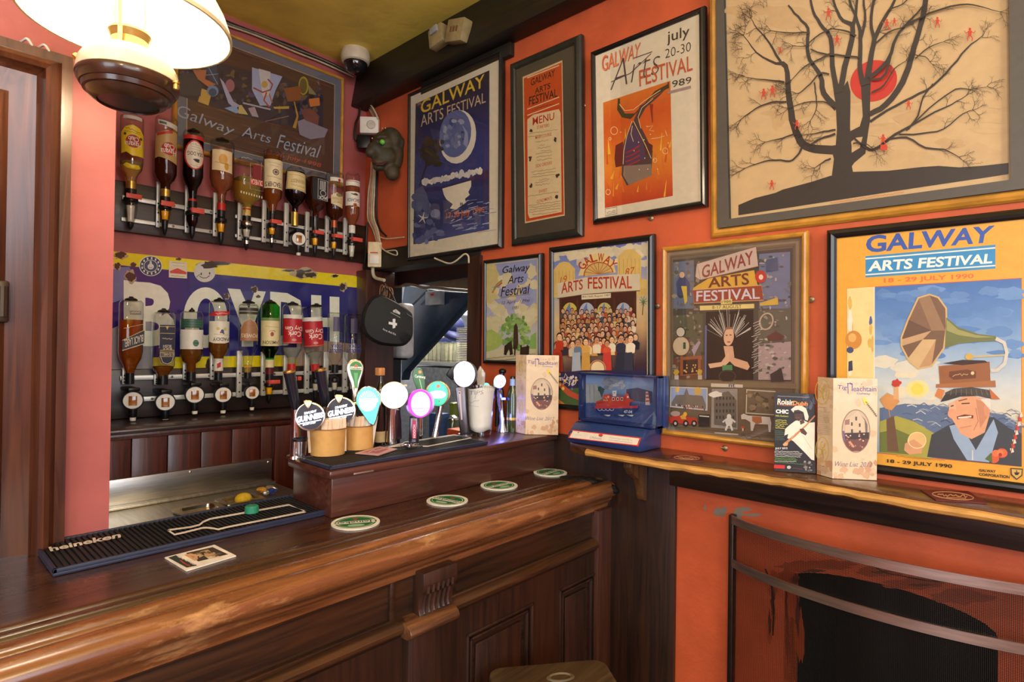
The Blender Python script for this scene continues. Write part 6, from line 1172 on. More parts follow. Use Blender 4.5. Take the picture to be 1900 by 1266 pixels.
bm = B(); lathe(bm, [(0,.006),(.014,.006),(.018,.003),(.018,0),(0,0)], (.008,0,0), 20); bm.transform(pl.M); mk('round_plug', bm, pm('grey white plastic', (196,190,176), .4), t)
t, pl, u0, u1, v0, v1 = cornerbox('power_adapter','black plug-in power adapter below the white corner socket','adapter',75,202,160,290,AX-.05,-12,.04,BLACKP)
t, pl, u0, u1, v0, v1 = cornerbox('switch_box','narrow ivory switch box beside the upper bottle rack','switch',146,884,230,1046,AX-.03,-10,.025,pm('ivory switch plastic',(222,206,166),.4))
bm = B(); box(bm, u0+.008, u1-.008, v0+.012, v0+.05, 0, .005, .003, M=pl.M); mk('rocker', bm, WHITEP, t); bm = B(); box(bm, u0+.01, u1-.014, v0+.056, v0+.061, 0, .001, M=pl.M); mk('red_mark', bm, REDF, t)
# ------------------------------------------------------------------ green mask
pc = onX(*zp('M',265,320),AX-.06); pl = facing(pc); mt = thing('carved_mask','dark green carved head mask hanging in the corner beside the moon poster','mask',M=pl.M)
SKIN = pm('dark green mask paint', (42,45,28), .6, var=.5, sc=30, bump=.6, c2=(70,58,36)); bm = B()
def mp_(x, y, w=0): u, v = pl.uv(*zp('M', x, y)); return pl.M@Vector((u, v, w))
sM = (pl.uv(*zp('M',365,320))[0]-pl.uv(*zp('M',265,320))[0])/100
def mball(x, y, rx, ry, w=0, rz=None, rot=0): ball(bm, mp_(x, y, w), (rx*sM, ry*sM, (rz or min(rx,ry)*.8)*sM), pl.M.to_3x3().to_4x4()@Matrix.Rotation(R_(rot),4,'Z'), 20)
for a in ((290,230,75,80,-.01,50),(245,250,70,66,.0,50),(195,300,55,46,.01,40),(160,325,32,34,.012,28),(250,340,80,70,0,50),(300,330,75,110,-.015,40),(220,385,52,28,.01,32),(215,420,40,20,.008,26),(300,440,50,58,-.005,36),(330,300,52,120,-.02,30),(362,250,22,36,-.01,18),(235,238,42,14,.03,18,10)): mball(*a[:4], a[4], a[5], a[6] if len(a) > 6 else 0)
o = mk('mask_head', bm, SKIN, mt); md = o.modifiers.new('blend','REMESH'); md.mode = 'VOXEL'; md.voxel_size = .0045; md.use_smooth_shade = True; sm = o.modifiers.new('soften','SMOOTH'); sm.iterations = 6
bm = B(); mball(238,272,17,17,.036,16); mk('eye', bm, pm('green glass eye', (110,190,60), .2, coat=.5), mt)
bm = B(); tube(bm, [mp_(178,388,.03),mp_(205,412,.036),mp_(240,410,.034),mp_(268,388,.028)], [.002,.004,.005,.002], 8); mk('lips', bm, pm('dark red lips', (84,30,22), .45), mt)
bm = B(); 
for x, y in ((238,184),(257,183),(174,245)): mball(x, y, 4, 4, .033 if y < 200 else .03, 4)
mk('pale_studs', bm, pm('pale stud', (190,186,160), .4), mt)
# ------------------------------------------------------------------ first aid bag
pc = atD(717, 597, 2.17); pl = facing(pc, 8); fb = thing('first_aid_bag','black first aid bag with white cross hanging beside the kitchen hatch','bag',M=pl.M)
out_ = [(185,432),(235,440),(330,485),(430,545),(500,598),(524,640),(530,740),(524,840),(492,892),(440,930),(340,936),(190,915),(80,850),(40,790),(22,700),(45,580),(90,500),(130,455)]
P = smoothpts([Vector((*pl.uv(*zp('K', x, y)), 0)) for x, y in out_+out_[:1]], 3)[:-1]; cx = sum((p.x for p in P))/len(P); cy = sum((p.y for p in P))/len(P)
FAB = pm('black nylon', (24,25,24), .7, var=.2, sc=200, bump=.15); bm = B(); rings = []
for f, w in ((1.0,-.075),(1.03,-.05),(1.03,-.02),(1.0,-.004),(.95,.004),(.5,.010)): rings.append([bm.verts.new(pl.M@Vector((cx+(p.x-cx)*f, cy+(p.y-cy)*f, w))) for p in P])
for A_, C_2 in zip(rings, rings[1:]):
    n = len(P)
    for i in range(n): bm.faces.new((A_[i], A_[(i+1)%n], C_2[(i+1)%n], C_2[i]))
bm.faces.new(rings[0][::-1]); bm.faces.new(rings[-1]); mk('bag_body', bm, FAB, fb, ang=50)
bm = B(); tube(bm, [pl.M@Vector((cx+(p.x-cx)*1.035, cy+(p.y-cy)*1.035, -.032)) for p in P+P[:1]], .003, 6, cap=False); mk('zip_piping', bm, BLACKP, fb)
A = Art(pl, 'K', base=.0115); WT = (214,214,208)
for q in ([(318,672),(345,672),(345,762),(318,770)],[(278,700),(362,716),(360,742),(276,726)]): A.poly(q, WT)
A.text('First Aid Kit', (222,768), (352,822), (218,785), (200,200,196), .01, 0, (348,842)); A.line([(296,606),(396,660)], 4, (180,180,176))
for d in (0,14,28): A.line([(322,590+d*.3),(350,578+d),(392,612+d*.5)], 8, (190,190,186))
A.scribble(465,618,515,652,14,3,(150,150,150),rg); A.build('white_print', fb)
bm = B(); h0 = onX(*zp('K',262,330),1.34); tube(bm, smoothpts([pl.M@Vector((*pl.uv(*zp('K',200,440)),-.03)), h0+Vector((0,-.006,-.01)), pl.M@Vector((*pl.uv(*zp('K',390,560)),-.03))],5), .004, 6); mk('carry_strap', bm, FAB, fb)
bm = B(); tube(bm, smoothpts([onX(*zp('K',245,315),1.352), onX(*zp('K',262,330),1.325), onX(*zp('K',268,370),1.325), onX(*zp('K',250,372),1.335)],4), .003, 6); one('metal_hook', bm, CHROME, 'bright metal hook carrying the first aid bag', 'hook', h0)
for i in range(4):
    bm = B(); c = onX(*zp('K',215+i*20,395+i*8),1.338); R2_ = .016+.003*i; tube(bm, [c+Vector((.002*i, R2_*math.cos(a*.45), .028*math.sin(a*.45))) for a in range(15)], .0018, 6); one('wire_loop', bm, pm('tan cord', (150,110,70), .5), 'tan cord loop hanging on the bag hook', 'cord', c, 'cord loops on the bag hook')
# ------------------------------------------------------------------ kitchen through the hatch
DKB = pm('dark blue panel paint', (34,54,78), .4, var=.25, sc=20, coat=.2); DK2 = pm('dark passage paint', (24,25,28), .5)
bm = B(); box(bm, AX+.1, 1.63, 2.2, 2.25, 0, 2.3); struct('wall_side', bm, DK2, 'dark passage wall behind the hatch')
bm = B(); box(bm, 3.3, 3.35, .9, 3.6, 0, 2.3); box(bm, AX+.1, 3.35, .85, .9, 0, 2.3); box(bm, 1.58, 3.35, 3.6, 3.65, 0, 2.3); box(bm, 1.58, 1.63, 2.25, 3.6, 0, 2.3); struct('wall_kitchen', bm, pm('pale kitchen tiles', (170,176,190), .4), 'pale kitchen wall seen through the hatch')
bm = B(); box(bm, AX+.1, 3.35, .9, 3.6, 2.28, 2.33); struct('ceiling_kitchen', bm, pm('kitchen ceiling paint', (196,180,150), .6), 'kitchen ceiling')
bm = B(); q = [onX(*zp('K',x,y),1.72) for x, y in ((445,330),(805,385),(1150,405),(1120,440),(1065,510),(880,712),(640,980),(430,1215),(410,1300),(410,560))]; prism(bm, q, (.05,0,0), bev=.002); struct('trim_8', bm, DKB, 'dark blue sloping underside of a stair behind the hatch')
bm = B(); a, b_ = onX(*zp('K',530,520),1.70), onX(*zp('K',680,372),1.70); tube(bm, [a, b_], .006, 8); struct('trim_9', bm, pm('blue edge bead', (90,100,120), .3), 'sloping bead on the dark stair panel')
bm = B(); q = [onX(*zp('K',x,y),1.68) for x, y in ((575,312),(1130,222),(1130,385),(900,368))]; prism(bm, q, (.02,0,0)); struct('trim_10', bm, pm('tan board', (110,92,66), .5), 'tan board above the dark stair panel')
bm = B(); q = [onX(*zp('K',x,y),1.60) for x, y in ((330,170),(1140,30),(1140,228),(575,318),(330,350))]; prism(bm, q, (.02,0,0)); struct('trim_12', bm, DK2, 'dark inner beam above the kitchen hatch')
P = [onX(*zp('K',x,y),1.59) for x, y in ((320,345),(400,340),(460,318),(540,325),(640,352),(750,348),(900,365),(1120,385))]; bm = B(); tube(bm, smoothpts(P,4), .006, 8); one('conduit', bm, pm('grey conduit', (110,100,84), .5), 'grey pipe running along the top of the dark stair panel', 'pipe', P[0])
c = onX(*zp('K',732,458),1.70); t = thing('wall_socket','grey white socket on the dark stair panel behind the hatch','socket',c); bm = B(); a, b_ = onX(*zp('K',655,392),1.69), onX(*zp('K',806,525),1.69); box(bm, 1.69, 1.718, b_.y, a.y, b_.z, a.z, .003); mk('socket_plate', bm, pm('grey socket plastic', (150,156,160), .4), t)
bm = B(); box(bm, 1.684, 1.69, (a.y+b_.y)/2-.008, (a.y+b_.y)/2+.008, a.z-.022, a.z-.012); mk('red_switch', bm, REDF, t)
a, b_ = onY(*zp('K',330,498),2.06), onY(*zp('K',556,1075),2.06); t = thing('paper_towel_dispenser','white wall dispenser behind the first aid bag','dispenser',((a.x+b_.x)/2,2.19,b_.z))
bm = B(); box(bm, a.x+.05, b_.x, 2.06, 2.195, b_.z, a.z, .022, seg=4); mk('dispenser_cover', bm, pm('white grey dispenser plastic', (206,204,204), .3), t); bm = B(); box(bm, a.x+.08, b_.x-.03, 2.075, 2.17, b_.z-.008, b_.z+.002, .003); mk('paper_slot', bm, BLACKP, t)
zk = onX(*zp('K',800,1108),2.3).z
bm = B(); a, b_ = onX(*zp('K',560,1108),2.3), onX(*zp('K',1180,1108),2.3); box(bm, 2.2, 3.298, b_.y-.3, a.y+.15, zk-.02, zk, .002); one('kitchen_shelf', bm, STEEL, 'steel shelf with tumblers and plates behind the hatch', 'shelf', (2.3,1.7,zk))
rr = abs(onX(*zp('K',600,1000),2.3).y-onX(*zp('K',664,1000),2.3).y)*.5; hz = onX(*zp('K',800,905),2.3).z-zk
gt = None
for i in range(7):
    y = onX(*zp('K',610+i*62,1000),2.3).y; loc = Vector((2.3+(i % 2)*.012, y, zk+.001))
    if gt is None:
        gt = thing('tumbler','clear tumbler turned upside down on the kitchen shelf','glass',loc,'tumblers on the kitchen shelf'); bm = B(); lathe(bm, [(rr*.97,0),(rr*.9,hz*.6),(rr*.84,hz*.97),(0,hz),(0,hz-.008),(rr*.78,hz-.01),(rr*.86,hz*.5),(rr*.93,0)], loc, 20); mk('glass_body', bm, DGLASS, gt); bm = B(); lathe(bm, [(0,.001),(rr*.5,.001),(rr*.5,0),(0,0)], loc+Vector((0,0,hz+.0005)), 14); mk('glass_foot', bm, DGLASS, gt)
    else: copytree(gt, loc=loc)
pr = abs(onX(*zp('K',985,900),2.25).y-onX(*zp('K',1115,900),2.25).y)*.62; yp = onX(*zp('K',1062,900),2.25).y; zt_ = onX(*zp('K',1040,768),2.25).z; n = 20; p0 = None
for i in range(n):
    loc = Vector((2.27, yp, zk+.001+i*(zt_-zk)/n))
    if p0 is None: bm = B(); lathe(bm, [(0,.002),(pr*.6,.002),(pr,.008),(pr,.010),(pr*.62,.005),(0,.005)], loc, 26); p0 = one('dinner_plate', bm, pm('white plate glaze', (226,222,206), .2, coat=.4), 'white dinner plate in the stack on the kitchen shelf', 'plate', loc, 'stacked plates on the kitchen shelf')
    else: copytree(p0, loc=loc)
def blob_thing(name, label, cat, k, x0, y0, x1, y1, X, th, m, bev=.01):
    a, b_ = onX(*zp(k,x0,y0),X), onX(*zp(k,x1,y1),X); bm = B(); box(bm, X, X+th, b_.y, a.y, b_.z, a.z, bev, seg=3); return one(name, bm, m, label, cat, (X,(a.y+b_.y)/2,b_.z))
bm = B(); c = onX(*zp('K',935,745),2.32); M = Matrix.Rotation(R_(20),4,'X'); ball(bm, c, (.07,.075,.07), M); ball(bm, c+Vector((-.03,-.02,-.05)), (.05,.08,.03), M); one('hanging_hat', bm, pm('dark blue cloth', (30,38,90), .6), 'dark blue cap on a hook above the tumblers', 'cap', c)
bm = B(); c = onX(*zp('K',850,775),2.40); lathe(bm, [(0,0),(.05,.004),(.062,.014),(.062,.018),(0,.008)], (0,0,0), 24); bm.transform(Matrix.Translation(c)@Matrix.Rotation(R_(-80),4,'Y')); one('green_plate', bm, pm('pale green glaze', (190,196,120), .3), 'pale green plate leaning above the tumblers', 'plate', c)
blob_thing('back_board','cream board standing behind the tumblers on the kitchen shelf','board','K',500,910,1180,1109,2.45,.12,pm('cream board',(226,216,176),.5),.003)
blob_thing('blue_bag','lilac blue carrier bag behind the tumblers','bag','K',720,820,985,912,2.44,.14,pm('lilac plastic',(90,100,180),.35,bump=.4),.02)
blob_thing('white_box','white wall cabinet casing behind the stair edge','cabinet','K',960,582,1180,628,2.5,.798,pm('white casing',(226,230,236),.3),.004)
blob_thing('orange_strip','orange striped box above the strip light','box','K',1000,540,1180,580,2.5,.2,pm('orange card',(206,140,90),.4),.004)
bm = B(); c = onX(*zp('K',1098,492),2.45); ball(bm, c, (.03,.045,.03)); tube(bm, [c, Vector((c.x,c.y,2.28))], .006, 8, mi=1); one('kitchen_bulb', bm, [pm('lit kitchen bulb', (255,240,210), .4, emit=12), WC], 'bright kitchen bulb shining past the stair edge', 'bulb', c)
lamp('kitchen_bulb_light', 'POINT', c+Vector((-.08,0,0)), 3, (1,.92,.8), .04)
blob_thing('fridge','grey steel fridge front below the kitchen shelf','fridge','K',560,1152,1200,2100,2.2,.3,pm('grey steel front',(120,122,124),.35,.6,var=.2),.01)
# things on the hatch ledge behind the taps
zh = .96
bm = B(); box(bm, AX-.03, 1.95, 1.484, 2.085, zh-.03, zh, .003); struct('trim_11', bm, wood('hatch ledge', (40,24,16), (70,44,28), axis=1), 'wooden ledge of the kitchen hatch')
def ledge(name, label, cat, k, x0, y0, x1, y1, X, m, bev=.003, th=.06):
    a, b_ = onX(*zp(k,x0,y0),X), onX(*zp(k,x1,y1),X); bm = B(); box(bm, X, X+th, b_.y, a.y, zh+.0005, a.z, bev); return one(name, bm, m, label, cat, (X,(a.y+b_.y)/2,zh))
ledge('blue_carton','blue carton with pale top behind the tap handles','carton','T2',735,800,850,980,1.62,pm('blue carton card',(50,84,140),.4))
ledge('red_booklet','orange red folded booklet on the ledge behind the taps','booklet','T2',945,985,1095,1040,1.55,pm('orange red paper',(206,90,60),.5))
ledge('green_jar','green labelled jar on the ledge behind the glowing taps','jar','T2',960,675,1020,960,1.7,pm('green jar label',(110,130,50),.35),.01)
c = onX(*zp('T2',1020,930),1.68); t = thing('sugar_jar','round glass jar with chrome lid on the ledge behind the taps','jar',(c.x,c.y,zh)); h = c.z-zh+.02; bm = B(); lathe(bm, [(0,.001),(.034,.001),(.04,h*.3),(.04,h*.75),(.028,h),(.026,h),(.037,h*.75),(.037,h*.3),(0,.006)], (c.x,c.y,zh), 24); mk('glass_body', bm, DGLASS, t); bm = B(); lathe(bm, [(0,.02),(.012,.018),(.028,.006),(.029,0),(0,0)], (c.x,c.y,zh+h), 22); mk('lid', bm, CHROME, t)
# ------------------------------------------------------------------ bar mats
ZC = 1.0805; ZB = 1.1835
def barmat(name, label, k, x0, x1, y0, y1, z, h, M=Matrix.Identity(4), nr=54):
    t = thing(name, label, 'bar mat', M@Vector(((x0+x1)/2,(y0+y1)/2,z)), 'rubber bar mats'); bm = B(); box(bm, x0, x1, y0, y1, z, z+h*.55, .002, M=M)
    for a in ((x0,x0+.006,y0,y1),(x1-.006,x1,y0,y1),(x0,x1,y0,y0+.006),(x0,x1,y1-.006,y1)): box(bm, *a, z+h*.4, z+h, .0012, M=M)
    mk('mat_base', bm, [RUBBERB], t); bm = B(); n = nr; s = (x1-x0-.016)/n
    for i in range(n): box(bm, x0+.008+i*s, x0+.008+i*s+s*.55, y0+.008, y1-.008, z+h*.5, z+h*.92, .0008, M=M, seg=1)
    o = mk('mat_ribs', bm, RUBBER, t); o['kind'] = 'stuff'; return t
x0 = onZ(75,1045,ZC).x; m1 = barmat('bar_mat','long black ribbed rubber bar mat with white bottle outline on the bar top','S',.182,.648,1.126,1.298,ZC,.012)
pl = topZ(ZC+.0118); A = Art(pl, 'S'); W_ = (214,208,206)
A.w = .0006
A.line([(505,745),(560,782),(640,765),(800,725),(850,725),(930,738),(1000,720),(1665,588),(1520,532),(860,650),(800,675),(770,700),(700,718),(505,745)], 15, W_)
q = [onZ(*zp('F',x,y),ZC+.0118) for x, y in ((82,1018),(225,990))]
A.text('heineken', (-500,888), (108,762), (-480,925), W_, .03, 0, (110,806)); A.build('white_outline', m1, pm('white moulded rubber', (216,210,206), .5), wrap=lambda u, v, w: tuple(WM[m1.name].inverted()@(pl.M@Vector((u, v, w)))))
MB2 = Matrix.Translation((.64,1.098,ZB)) @ Matrix.Rotation(R_(-.6),4,'Z')
m2 = barmat('bar_mat','black rubber bar mat with white outline on the raised bar box','T2',-.008,.452,-.006,.13,0,.008,M=MB2,nr=60)
pl2 = topZ(ZB+.0078); A = Art(pl2, 'T2'); A.w = .0006
A.line([(205,1210),(420,1165),(450,1145),(560,1130),(1030,1060),(1240,1095),(720,1195),(540,1190),(470,1180),(205,1212)], 12, W_); A.build('white_outline', m2, MATS['white moulded rubber'], wrap=lambda u, v, w: tuple(WM[m2.name].inverted()@(pl2.M@Vector((u, v, w)))))
c = onZ(467,951,ZC+.012); bm = B(); n = 24; lathe(bm, [(0,.0145),(.0115,.0145),(.0135,.012),(.014,0),(0,0)], c, n); one('screw_top', bm, pm('green plastic cap', (40,130,100), .4), 'green plastic bottle cap on the lower bar mat', 'cap', c)
# ------------------------------------------------------------------ beer mats
def coaster(label, px, py, rot, first=[None]):
    c = onZ(px, py, ZC); M = Matrix.Translation(c)@Matrix.Rotation(R_(rot),4,'Z')
    if first[0] is None:
        t = thing('beer_mat', label, 'beer mat', M=Matrix.Translation(c), group='round green beer mats on the bar'); r = .0485
        bm = B(); lathe(bm, [(0,0),(r,0),(r,.0022),(0,.0022)], c, 40); mk('card_disc', bm, pm('white card', (226,226,214), .6), t)
        A = Art(None, fn=lambda x, y: (x*r, y*r), base=.0023); G = (30,110,64)
        A.ell(0,0,.86,.80,G); A.ell(0,0,.78,.72,(226,228,216)); A.ell(0,0,.75,.69,G); A.poly([(-.93,-.15),(.93,-.15),(.93,.17),(-.93,.17)], (226,228,216)); A.text('Heineken', (-.86,.13), (.86,.13), (-.86,-.11), (30,32,30), .02)
        st = [(math.sin(R_(i*36))*(.16 if i % 2 == 0 else .065), -.42+math.cos(R_(i*36))*(.16 if i % 2 == 0 else .065)) for i in range(10)]; A.poly(st, (200,50,40)); A.ell(0,.45,.34,.16,(150,190,160)); A.build('mat_print', t); first[0] = t; t.rotation_euler[2] = R_(rot)
    else: copytree(first[0], M=M, label=label)
coaster('round green and white beer mat nearest the camera on the bar', 660, 971, 150)
coaster('round green and white beer mat, second from the nearest along the bar', 830, 930, 100); coaster('round green and white beer mat, third along the bar towards the blue box', 926, 902, 175); coaster('round green and white beer mat furthest along the bar, by the charred rail end', 1021, 878, 185)
def flat(name, label, cat, k, quad, z, th, base, draw, group=None):
    P = [onZ(*zp(k,x,y),z) for x, y in quad]; c = sum(P, Vector())/4; t = thing(name, label, cat, c, group); bm = B(); prism(bm, [Vector((p.x,p.y,z-th)) for p in P], (0,0,th)); mk('card', bm, pm('card '+name+str(base), base, .55), t)
    pz = topZ(z+.0002); A = Art(pz, k); draw(A); A.build('card_print', t, PRINT, wrap=lambda u, v, w: tuple(Vector((u, v, z+.0002+w))-c)); return t
def d1_(A):
    A.poly([(655,935),(880,885),(1010,945),(760,1005)], (60,50,40)); r2 = random.Random(1)
    for p_, c_ in (([(690,950),(760,915),(800,960),(740,985)],(206,170,130)),([(760,925),(840,905),(900,950),(820,965)],(190,150,110)),([(640,950),(700,935),(760,985),(730,1000)],(206,160,120)),([(820,965),(900,955),(960,965),(850,985)],(210,200,180)),([(700,925),(760,912),(780,930),(720,945)],(70,54,44)),([(770,935),(800,925),(815,955),(790,960)],(50,40,34))): A.poly(p_, c_)
    for i in range(26): A.blob(r2.uniform(680,950), r2.uniform(915,975), r2.uniform(6,22), r2.uniform(3,8), mixc((70,56,40),(214,190,150), r2.random()), r2, 9, .4)
    A.poly([(508,975),(570,955),(750,1040),(662,1058)], (44,58,52)); A.scribble(585,962,735,1035,14,6,(214,210,200),r2); A.scribble(605,1000,690,1048,14,7,(200,50,44),r2)
flat('square_beer_mat','square photo-printed beer mat beside the lower bar mat','beer mat','S',[(478,970),(895,864),(1077,955),(660,1080)],ZC+.002,.002,(230,226,220),d1_)
flat('pink_beer_mat','pinkish square beer mat under the keys on the raised bar box','beer mat','T1',[(800,1155),(1060,1085),(1250,1110),(1050,1178)],ZB+.0105,.0018,(196,150,146),lambda A: (A.poly([(880,1145),(1060,1100),(1160,1115),(1040,1160)], (160,90,110)), A.scribble(940,1140,1120,1112,14,5,(226,206,190),rg)))
k0 = onZ(*zp('T4_',0,0) if 'T4_' in Z else (751,831), ZB+.012); t = thing('bunch_of_keys','small bunch of keys on the pinkish beer mat','keys',k0); bm = B(); tube(bm, [k0+Vector((.010*math.cos(a*.35), .008*math.sin(a*.35), .003+.004*abs(math.sin(a*.35)))) for a in range(19)], .0012, 6, cap=False); mk('key_ring', bm, CHROME, t)
for i in range(3):
    M = Matrix.Translation(k0+Vector((.012+.004*i,-.002+.006*i,.002*i)))@Matrix.Rotation(R_(-20+35*i),4,'Z'); bm = B(); lathe(bm, [(0,0),(.008,0),(.008,.0018),(0,.0018)], (0,0,0), 14); box(bm, .006, .034, -.002, .002, 0, .0018); box(bm, .022, .026, -.005, -.002, 0, .0018); box(bm, .029, .033, -.0045, -.002, 0, .0018); bm.transform(M); mk('key', bm, [pm('dark key metal',(90,84,76),.35,.9), CHROME, CHROME][i], t)
def red(A, q):
    (ax, ay), (bx_, by), (cx, cy), (dx, dy) = q; f = lambda u, v: (ax+(bx_-ax)*u+(dx-ax)*v+(ax-bx_+cx-dx)*u*v, ay+(by-ay)*u+(dy-ay)*v+(ay-by+cy-dy)*u*v); I = (206,160,130)
    A.line([f(.5+.4*math.cos(a*.26), .5+.36*math.sin(a*.26)) for a in range(25)], abs(bx_-ax)*.018, I); A.scribble(*f(.2,.48), *f(.8,.48), abs(bx_-ax)*.06, abs(bx_-ax)*.02, I, rg); A.line([f(.3,.7), f(.7,.7)], 3, I)
for k, q, lab in (('SB',[(676,546),(842,553),(846,582),(657,572)],'maroon beer mat on the shelf beside the blue collecting box'),('FG',[(1420,122),(1640,128),(1728,184),(1490,168)],'maroon beer mat at the shelf edge under the yellow poster')):
    flat('maroon_beer_mat', lab, 'beer mat', k, q, ZS+.0025, .002, (96,30,28), lambda A: red(A, q), 'maroon beer mats on the shelf')
# ------------------------------------------------------------------ kraft cups with sticks
KR = pm('kraft card', (206,160,92), .6, var=.06, sc=60)
for k, (bx0, bx1, by, tx0, tx1, ty, lab) in enumerate(((576,640,847,575,645,795,'kraft paper cup of wrapped sticks, nearer one on the raised bar box'),(634,693,836,640,697,790,'kraft paper cup of wrapped sticks, further one on the raised bar box'))):
    c = onZ((bx0+bx1)/2, by-5, ZB+.008); dep = (c-CAM).dot(fw); cs = math.cos(math.atan(((bx0+bx1)/2-950)/FPX)); r0 = (bx1-bx0)/2*dep/FPX*cs; r1 = (tx1-tx0)/2*dep/FPX*cs*1.02; h = (by-ty-4)*dep/FPX
    t = thing('kraft_cup', lab, 'cup', c, 'kraft cups of sticks'); bm = B(); lathe(bm, [(0,.001),(r0,0),(r1,h),(r1-.0012,h),(r0-.001,.004),(0,.004)], c, 36); mk('cup_wall', bm, KR, t, ang=50); bm = B(); lathe(bm, [(r1-.001,h-.001),(r1+.0012,h-.001),(r1+.0012,h+.0012),(r1-.001,h+.0012),(r1-.001,h-.001)], c, 36); mk('cup_rim', bm, pm('kraft rim', (150,100,60), .6), t)
    rk = random.Random(40+k); first = None; to = Vector((-c.x,-c.y,0)).normalized(); sd = Vector((-to.y,to.x,0))
    for i in range(12):
        o_ = (i-5.5)/5.5*r1*.82; p = c+sd*o_+to*(rk.uniform(.25,.75)*r1)*math.sqrt(max(.05,1-(o_/r1)**2)); M = Matrix.Translation(Vector((p.x,p.y,c.z+.006)))@Matrix.Rotation(math.atan2(sd.y,sd.x)+rk.uniform(-.3,.3),4,'Z')@Matrix.Rotation(R_(rk.uniform(-4,4)+(6 if k else 0)),4,'Y')@Matrix.Rotation(R_(rk.uniform(-4,6)),4,'X')
        hh = h+rk.uniform(.014,.024); kind = rk.random() < .4
        if i < 2:
            bm = B(); b2 = B(); box(b2, -.0072, .0072, -.0012, .0012, 0, h+.018, .0008); b2.transform(M); merge(bm, b2); o = one('wrapped_stick', bm, [pm('pale stick wrapper',(222,196,166),.5), pm('white stick wrapper',(228,222,210),.45)][i], ('peach wrapped stick standing in the nearer kraft cup','white wrapped stick standing in the nearer kraft cup','peach wrapped stick standing in the further kraft cup','white wrapped stick standing in the further kraft cup')[k*2+i], 'stick', M=M, group=('peach','white')[i]+' wrapped sticks in the '+('nearer','further')[k]+' cup'); first = (first or [])+[o]
        else: copytree(first[1 if (kind or k) and i % 2 else 0], M=M)
# ------------------------------------------------------------------ beer taps
YT = 1.215
RIM = pm('silver lens rim', (196,190,176), .2, .9); GUN = pm('gunmetal handle', (96,92,100), .3, .85); NAVY = pm('navy black handle', (22,24,38), .25, coat=.5)
def tapT(label, x, y): return thing('beer_tap', label, 'beer tap', (x, y, ZB), 'beer taps on the raised bar box')
def lensplane(k, cx, cy, y=YT, yaw=0, pit=0): return facing(onY(*zp(k, cx, cy), y), yaw, pit)
def lens(t, pl, k, cx, cy, ry, mat_rim=RIM, depth=.026):
    r = abs(pl.uv(*zp(k, cx, cy+ry))[1]-pl.uv(*zp(k, cx, cy))[1]); bm = B(); lathe(bm, [(0,-depth),(r*.75,-depth),(r*1.0,-depth*.6),(r*1.04,-.004),(r*1.03,.001),(r*.98,.0015),(0,.001)], (0,0,0), 44); bm.transform(pl.M); mk('lens_body', bm, mat_rim, t); return r
def face(t, pl, A, name='lens_face', mat=LIT):
    h = [c for c in t.children if c.name.startswith('lens_body' if name[:3] in ('len','lit') else ('drop_handle' if name == 'handle_inlay' else 'handle'))]
    return A.build(name, h[-1] if h else t, mat, wrap=lambda u, v, w: tuple(WM[t.name].inverted()@(pl.M@Vector((u, v, w)))))
def column(t, p, r0, r1, m=CHROME, name='column', top=None, lean=(0,0)):
    bm = B(); q = Vector((p.x-lean[0], p.y-lean[1], ZB)); tube(bm, [q, q+Vector((0,0,.006)), q+Vector((0,0,.0065)), q.lerp(p,.3), q.lerp(p,.7), p], [r0*1.6,r0*1.5,r0,r0*.9,(r0+r1)/2*.9,r1], 18); mk(name, bm, m, t)
